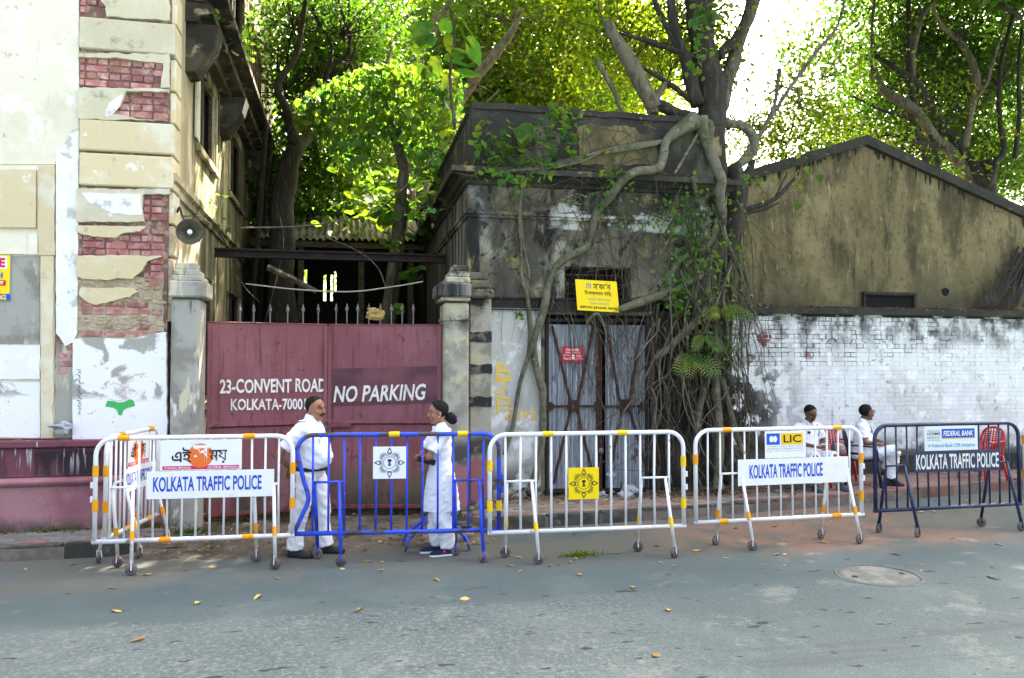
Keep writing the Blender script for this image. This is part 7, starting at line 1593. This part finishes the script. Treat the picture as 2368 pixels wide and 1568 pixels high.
def seated(base, rz, label, skin, head_yaw, head_pitch, legs, arms, moustache, glasses, shoe_m, lean=.0, hairkeep=None, hands=None, slim=1.0):
    t = thing('person', base, label, 'person', rz=rz)
    hc = V(.05 + lean, 0, 1.15); T_ = head_frame(hc, head_yaw, head_pitch); sk = M[skin]; HS = 1.1
    q = MB(); head_volume(q, T_, s=HS, fat=.004); chain(q, [V(-.02 + lean * .7, 0, .96), V(0 + lean * .8, 0, 1.03), V(.03 + lean, 0, 1.09)], [.065, .056, .054])
    ringloft(q, [(V(-.05, 0, .46), .12, .15), (V(-.02, 0, .62), .11, .14), (V(-.01 + lean * .5, 0, .80), .10, .15), (V(-.02 + lean * .7, 0, .91), .06, .11), (V(-.02 + lean * .7, 0, .98), .04, .05)])
    for i in (0, 1):
        s_, e_, w_ = arms[i]; capsule(q, s_.lerp(e_, .3), e_, .042, .040); capsule(q, e_, w_, .041, .027); sg = -1 if i == 0 else 1
        hd = hands[i] if hands else (w_ - e_); hand(q, w_, hd, V(.2, 0, 1), .55, .95, sg)
        h_, k_, a_ = legs[i]; capsule(q, h_, k_, .07, .052); capsule(q, k_, a_, .05, .036)
    fput('body', q, .007, sk, t, 3); face(t, T_, None, moustache, glasses, s=HS)
    hk = hairkeep or (lambda p: (p.x < .05 - .6 * max(0, .08 - p.z)) and (p.z > -.065 if p.x < -.015 else p.z > .03 + max(0, p.x) * .7))
    hair_shell(T_, hk, s=HS).build('hair', M['hair'], t, True)
    sq = MB(); L = lean
    ringloft(sq, [(V(-.04, 0, .47), .165, .185), (V(-.01, 0, .55), .175, .190), (V(.0 + L * .3, 0, .66), .160, .185), (V(-.005 + L * .5, 0, .80), .140, .190), (V(-.015 + L * .7, 0, .90), .118, .195), (V(-.02 + L * .7, 0, .965), .092, .165), (V(-.015 + L * .8, 0, 1.005), .07, .088), (V(-.005 + L * .8, 0, 1.03), .06, .064)], 24)
    for i in (0, 1): s_, e_, w_ = arms[i]; chain(sq, [V(s_.x, s_.y * .6, s_.z - .01), s_ + V(0, 0, -.015), s_.lerp(e_, .4), s_.lerp(e_, .78)], [.07, .080, .078, .074])
    fput('shirt', sq, .010, M['cloth_white'], t, 3)
    col = MB()
    for sg in (-1, 1): col.prism([V(.065 + L, sg * .010, 1.0), V(.045 + L, sg * .06, 1.045), V(-.03 + L, sg * .07, 1.07), V(-.04 + L, sg * .085, 1.035), V(.02 + L, sg * .086, 1.0), V(.085 + L, sg * .045, .96)], V(-.006, 0, -.008))
    col.build('collar', M['cloth_white'], t, normals=True)
    MB().tube(smoothpath([V(.03 + L, .14, .98), V(.105 + L * .8, .13, .90), V(.135 + L * .6, .09, .80)], 5), .007, 5).build('lanyard', M['ink_navy'], t, True)
    MB().bbox(.118 + L * .6, -.10, .845, .135 + L * .6, -.05, .88, .003).build('name_tag', M['belt'], t)
    tq = MB(); ringloft(tq, [(V(-.05, 0, .42), .14, .17), (V(-.045, 0, .47), .165, .19), (V(-.04, 0, .50), .165, .185)], 20)
    for i in (0, 1):
        h_, k_, a_ = legs[i]; chain(tq, [h_, h_.lerp(k_, .55), k_ + V(-.01, 0, 0)], [.108, .098, .086], 4, 14); chain(tq, [k_, k_.lerp(a_, .5), k_.lerp(a_, .92)], [.086, .084, .092], 4, 14)
    fput('trousers', tq, .010, M['cloth_trouser'], t, 3)
    MB().rings([[V(-.04 + rx * math.cos(a), ry * math.sin(a), z) for a in np.linspace(0, 2 * math.pi, 37)[:-1]] for z, rx, ry in ((.492, .155, .178), (.493, .170, .192), (.525, .173, .194), (.526, .16, .18))], caps=False).build('belt', M['belt'], t, True)
    for i in (0, 1):
        h_, k_, a_ = legs[i]; q = MB()
        if a_.z < .15: shoe(t, V(a_.x - .03, a_.y, 0), V(1, .1 * (1 if i else -1), 0), M[shoe_m], M[shoe_m], .28)
        else:
            o_ = shoe(t, V(0, 0, 0), V(1, 0, 0), M[shoe_m], M[shoe_m], .28); o_.location = a_ + V(-.02, 0, -.085); o_.rotation_euler = (0, R(28), R(-20))
    return t
c1 = V(7.10, 11.10, PAVE); r1 = R(-84)
chair(c1, r1, 'red plastic chair under the man looking down at his phone')
sh = [V(-.015, s_ * .185, .94) for s_ in (-1, 1)]
seated(c1, r1, 'man in white uniform and spectacles seated looking down at his phone', 'skin_dark', R(4), R(24), [(V(.0, -.10, .50), V(.42, -.17, .50), V(.45, -.20, .09)), (V(.0, .10, .50), V(.42, .19, .50), V(.46, .24, .09))],
       [(sh[0] + V(.03, 0, 0), V(.10, -.245, .70), V(.30, -.09, .66)), (sh[1] + V(.03, 0, 0), V(.10, .245, .70), V(.31, .07, .66))], True, True, 'shoe_grey', .04)
ph = MB().bbox(-.035, -.07, -.005, .035, .07, .005, .003); mm = Matrix.Rotation(r1, 3, 'Z'); ph.v = [tuple(c1 + mm @ (V(.39, -.01, .69) + Matrix.Rotation(R(-30), 3, 'Y') @ Vector(p))) for p in ph.v]
solid('mobile_phone', ph, M['sheet_white'], 'pale mobile phone in the hands of the seated man with spectacles', 'phone')
c2_ = V(8.08, 11.06, PAVE); r2 = R(-38)
chair(c2_, r2, 'black plastic chair under the man with crossed legs', 'plastic_black')
seated(c2_, r2, 'man in white uniform seated with crossed legs gazing to the right', 'skin_dark', R(36), R(-2), [(V(.0, -.09, .51), V(.47, .02, .575), V(.30, .12, .24)), (V(.0, .09, .50), V(.44, .10, .46), V(.36, .10, .09))],
       [(sh[0], V(.03, -.27, .70), V(.25, -.10, .66)), (sh[1], V(.06, .27, .70), V(.25, .06, .70))], True, True, 'shoe_black', 0.0, hands=[V(.35, .9, .1), V(.2, -.95, .05)])
c3_ = V(8.02, 11.74, PAVE); chair(c3_, R(-98), 'red plastic chair holding a pink cloth bag between the seated men')
chair(V(10.42, 11.2, PAVE), R(-172), 'empty red plastic chair behind the navy barricade')
chair(V(10.98, 10.25, 0), R(-120), 'maroon plastic chair cut off at the right edge of the picture', 'plastic_maroon')
# bag and bottle on the middle chair
bg = MB(); rn = random.Random(50)
bg.ell(c3_ + V(.0, -.10, .52), (.13, .09, .10)); bg.ell(c3_ + V(.08, -.14, .47), (.12, .08, .07)); bg.tube([c3_ + V(.1, -.14, .50), c3_ + V(.2, -.2, .42), c3_ + V(.27, -.23, .33)], [.07, .06, .03], 8)
o = put('cloth_bag', fuse(bg, .012, 3)); o.data.materials.clear(); M['bag_pink'] = mat('bag_pink', (.52, .30, .30), .9, [K(c=(.68, .55, .52), s=24, r=(.5, .56)), K(c=(.45, .12, .12), s=16, r=(.6, .64))], (24, .6, .01)); o.data.materials.append(M['bag_pink'])
tag(o, 'pink patterned cloth bag slumped on the middle red chair', 'bag')
bt = thing('water_bottle', c3_ + V(-.12, -.16, .43), 'clear plastic bottle with dark cap standing on the middle red chair', 'bottle')
bb = c3_ + V(-.12, -.16, .43)
MB().lathe([(.030, 0), (.034, .01), (.034, .15), (.014, .19), (.013, .205)], bb, n=14).build('bottle_body', M['glass'], bt, True); MB().lathe([(.016, .20), (.016, .225), (.001, .226)], bb, n=12).build('cap', M['ink_navy'], bt, True)
# ================================================================== small things on the ground
rn = random.Random(60)
def dry_leaf_mesh(seed):
    r = random.Random(seed); q = MB(); n = 7; c1_, c2_2 = r.uniform(.1, .45), r.uniform(-.2, .3)
    prof = [0, .24, .36, .38, .30, .16, 0]; mid = [V(i / (n - 1) - .5, 0, .04 + .10 * math.sin(i * 1.1 + seed) * c1_) for i in range(n)]
    A = [m + V(0, prof[i] * .62, abs(prof[i]) * c1_ + .03 * r.uniform(-1, 1)) for i, m in enumerate(mid)]; B = [m + V(0, -prof[i] * .62, abs(prof[i]) * c2_2 + .03 * r.uniform(-1, 1)) for i, m in enumerate(mid)]
    q.add(mid + A + B, [(i, i + 1, n + i + 1, n + i) for i in range(n - 1)] + [(i, 2 * n + i, 2 * n + i + 1, i + 1) for i in range(n - 1)]); return q.mesh('fallen_leaf', M['leaf_dry'], smooth=True)
DL = [dry_leaf_mesh(k) for k in range(6)]
LM = [((-1.5, 7.9), 'before the leftmost white barricade'), ((.5, 7.8), 'before the blue barricade'), ((2.5, 7.5), 'before the barricade with the yellow plate'), ((4.8, 7.7), 'before the barricade with the insurance plate'), ((7.3, 8.0), 'before the navy barricade'), ((6.4, 6.5), 'near the manhole cover'), ((2.6, 9.1), 'at the kerb behind the yellow plate'), ((5, 9.4), 'at the kerb before the seated men'), ((8, 9.9), 'at the kerb behind the navy barricade'), ((-3, 6.3), 'on the near road at left'), ((0, 5.6), 'on the near road in the middle'), ((3.4, 5.8), 'on the near road right of the middle')]
def fallen(p, s, label, group):
    if 'asphalt' in label:
        w_ = min(LM, key=lambda e: (e[0][0] - p.x) ** 2 + (e[0][1] - p.y) ** 2)[1]; label = 'dry yellow fallen leaf on the asphalt ' + w_; group = 'fallen leaves ' + w_
    o = put('fallen_leaf', rn.choice(DL)); o.location = p + V(0, 0, .004); o.rotation_euler = (rn.uniform(-.15, .15), rn.uniform(-.15, .15), rn.uniform(0, 6.28)); o.scale = (s, s, s); return tag(o, label, 'leaf', group)
given = [(160, 1372), (596, 1383), (258, 1361), (830, 1411), (1075, 1386), (1463, 1360), (1518, 1516), (318, 1482), (270, 1414), (457, 1396), (640, 1338), (1520, 1262), (1795, 1283), (1815, 1283), (1610, 1275), (850, 1300), (1545, 1412), (1340, 1330), (1905, 1255), (2018, 1212), (2050, 1208), (2235, 1190), (2218, 1182), (2310, 1260), (1738, 1277), (1700, 1222), (2070, 1282), (930, 1298), (1010, 1342), (1255, 1290), (690, 1318), (105, 1292), (60, 1318), (430, 1318), (340, 1330), (1376, 1285), (1560, 1310), (2145, 1228), (2200, 1246), (1850, 1240), (1960, 1292), (2290, 1335)]
for i, (x, y) in enumerate(given): fallen(PZ(x, y), rn.uniform(.06, .13), 'dry yellow fallen leaf lying on the asphalt', 'fallen leaves on the asphalt')
for k in range(26): fallen(PZ(rn.uniform(60, 2300), rn.uniform(1290, 1330) - 70 * 0, 0), rn.uniform(.05, .09), 'dry yellow fallen leaf lying on the asphalt', 'fallen leaves on the asphalt')
for k in range(24):
    x = rn.uniform(1200, 2330); y = np.interp(x, [1200, 1600, 2000, 2330], [1232, 1210, 1176, 1142]) + rn.uniform(2, 26); fallen(PZ(x, y), rn.uniform(.06, .11), 'dry yellow fallen leaf lying on the asphalt', 'fallen leaves on the asphalt')
for k in range(40):
    p = PZ(rn.uniform(420, 1120), rn.uniform(1215, 1275), .05); p.z = .075; fallen(p, rn.uniform(.06, .13), 'dry fallen leaf on the bare earth before the gate', 'fallen leaves before the gate')
for k in range(34):
    x = rn.uniform(1180, 2330); y = np.interp(x, [1180, 1600, 2000, 2330], [1180, 1150, 1120, 1095]) - rn.uniform(2, 30); p = PZ(x, y, PAVE); p.z = PAVE + .004; fallen(p, rn.uniform(.05, .11), 'dry fallen leaf on the paved footway at right', 'fallen leaves on the right footway')
# leaf litter along wall feet, on the coping and the apron: uncountable
L_ = []
def scat(n, f): 
    for k in range(n): L_.append(f()[:])
scat(900, lambda: V(rn.uniform(1.9, 5.7), 10.98 - abs(rn.gauss(0, .22)), PAVE + .012 + rn.random() * .03)); scat(900, lambda: V(rn.uniform(4.2, 6.6), 10.75 + rn.gauss(0, .25), PAVE + .01 + rn.random() * .06))
scat(350, lambda: V(rn.uniform(5.8, 13), 12.1 - abs(rn.gauss(0, .15)), PAVE + .012)); scat(500, lambda: V(rn.uniform(5.6, 13), 12.12 + abs(rn.gauss(0, .08)), wt1 + .012)); scat(700, lambda: V(rn.uniform(-2.0, 1.4), rn.uniform(8.8, 10.6), .085 + rn.random() * .01)); scat(180, lambda: V(rn.uniform(-6, -2.1), 9.95 - abs(rn.gauss(0, .06)), PAVE + .01)); scat(300, lambda: V(rn.uniform(1.6, 5.6), 10.72 + abs(rn.gauss(0, .12)), zt + .03))
o = put('leaf_litter', leaf_mesh('leaf_litter', np.array(L_), (.03, .075), M['litter'], aspect=.5, droop=0, lie=True)); tag(o, 'brown leaf litter drifted along the wall feet and coping', 'litter', kind='stuff')
# grass tufts in the cracks
q = MB()
for k in range(520):
    c = rn.random()
    if c < .55: b_ = V(rn.choice([-5.2, -4.0, -3.3, -2.6, -2.2]) + rn.gauss(0, .22), 9.93 + rn.gauss(0, .02), PAVE)
    elif c < .8: b_ = V(rn.gauss(-1.85, .18), 9.9 + rn.gauss(0, .03), .06)
    else: b_ = V(rn.gauss(1.45, .15), 10.2 + rn.gauss(0, .08), .10)
    d = V(rn.gauss(0, .03), rn.gauss(-.01, .02), rn.uniform(.03, .10)); w = V(rn.uniform(.004, .009), 0, 0); q.add([b_ - w, b_ + w, b_ + d * .6 + w * .6, b_ + d, b_ + d * .6 - w * .6], [(0, 1, 2, 3, 4)])
tag(q.build('grass_tufts', M['grass']), 'green grass tufts in the joints at the wall feet', 'grass', kind='stuff')
# broken bricks and rubble
def lumpy(c, r, seed, m, sub=2, squash=(1, 1, .7), jit=.25):
    bm = bmesh.new(); bmesh.ops.create_icosphere(bm, subdivisions=sub, radius=1.0)
    for v in bm.verts: n_ = 1 + jit * mnoise.noise(v.co * 1.4 + V(seed, 0, 0)); v.co = V(v.co.x * r * squash[0] * n_, v.co.y * r * squash[1] * n_, v.co.z * r * squash[2] * n_) + Vector(c)
    return MB().bm(bm)
p = PZ(400, 1268, .02); qb = MB().bbox(-.12, -.055, -.035, .12, .055, .035, .012)
for i, v in enumerate(qb.v): qb.v[i] = tuple(Matrix.Rotation(R(8), 3, 'Z') @ (Vector(v) + .012 * V(mnoise.noise(Vector(v) * 20), 0, mnoise.noise(Vector(v) * 23 + V(3, 0, 0)))) + V(p.x, p.y, .10))
solid('broken_brick', qb, M['brick'], 'broken red brick lying on the earth behind the left barricades', 'brick')
for i, (x, y, r, lab) in enumerate(((1075, 1222, .075, 'rough broken lump lying right of the blue stand'), (1100, 1170, .15, 'dark mossy rubble lump at the foot of the right pier'), (1080, 1182, .12, 'dark stone leaning against the foot of the right pier'), (1125, 1190, .12, 'rough stone at the end of the right kerb'))):
    p = PZ(x, y, .05); solid('rubble_lump', lumpy((p.x, p.y, .06 + r * .4), r, i * 4.0, 0, squash=(1.3, .9, .7), jit=.5), M['kerb'], lab, 'rubble', smooth=False)
# crumpled plastic bags at the foot of the door
for i, (x, y, r, lab) in enumerate(((700, 825, .06, 'small white crumpled plastic bag left of centre at the door foot'), (900, 800, .10, 'grey crumpled plastic sheet at the right foot of the corrugated door'), (780, 700, .05, 'white torn plastic scrap caught on the door brace'))):
    p = PY(*C3b(x, y), 10.83 if i < 2 else 10.98); 
    if i < 2: p.z = PAVE + r * .5
    solid('plastic_bag', lumpy(p, r, 20 + i * 3, 0, 3, (1.2, .7 if i < 2 else .25, .8), 1.1), M['bag'], lab, 'bag')
p = PY(*c2(430, 1580), 9.98); 
solid('plastic_bag', lumpy(V(PY(140, 985, 9.9).x, 9.94, PY(140, 985, 9.9).z - .02), .09, 31, 0, 3, (1.1, .6, .6), 1.0), M['bag'], 'crumpled pale plastic stuffed on the plinth of the old house', 'bag')
# torn cloth hanging on the gate spikes
p = PPl(*C5(870, 795), MD - nR * .01, nR); solid('dry_teak_leaf', lumpy(p + V(0, -.02, 0), .085, 44, 0, 3, (1.1, .25, .75), 1.3), M['leaf_dry'], 'large dry curled leaf caught on the gate spikes', 'leaf')
# cut green sprig on the road
sp0 = PZ(1345, 1285); sg_ = thing('green_sprig', sp0, 'fresh cut green leafy sprig dropped on the asphalt', 'sprig')
MB().tube([sp0 + V(-.12, 0, .02), sp0 + V(.1, -.03, .02), sp0 + V(.42, -.02, .01)], .004, 5).build('stem', M['grass'], sg_)
P = np.array([(sp0 + V(rn.gauss(0, .09) + (.03 if k % 2 else -.06), rn.gauss(0, .05), .012 + rn.random() * .03))[:] for k in range(150)]) - np.array(OFF[sg_])[None]
o = put('leaflets', leaf_mesh('leaflets', P, (.03, .06), M['leaf_isl'], droop=0, lie=True), sg_); o['kind'] = 'stuff'
# fallen stick bundle and dead branches at the foot of the fig
q = MB()
for k in range(110):
    a = V(rn.uniform(5.0, 6.9), rn.uniform(10.6, 11.6), PAVE + .02 + rn.random() * .08); d = V(rn.gauss(0, .22), rn.gauss(0, .1), rn.gauss(0, .02)); q.tube([a - d, a + V(0, 0, .02), a + d], .006, 4, caps=False)
tag(q.build('dead_twigs', M['twig']), 'dead twigs heaped at the foot of the fig roots', 'twigs', kind='stuff')
solid('fallen_branch', MB().tube(smoothpath([PZ(1085, 1180, .18), PZ(1110, 1165, .20), PZ(1160, 1150, .22), PZ(1230, 1122, .3)], 5), .02, 6), M['bark_pale'], 'thin pale branch lying by the right pier foot', 'branch', smooth=True)
# electric wires on the house side and hanging in the yard
for i, (pts, lab) in enumerate((([PX(425, 500, SX + .05), PX(470, 505, SX + .1), PX(520, 560, SX + .2), PX(560, 655, SX + .3), PY(600, 700, 12.5)], 'black wire drooping along the house side below the lamp'), ([PY(640, 470, 14), PY(655, 560, 13.8), PY(640, 640, 13.5), PY(612, 745, 13)], 'black wire hanging down beside the yard tree'))):
    solid('wire', MB().tube(smoothpath(pts, 6), .008, 5), M['cable_dark'], lab, 'wire', smooth=True)
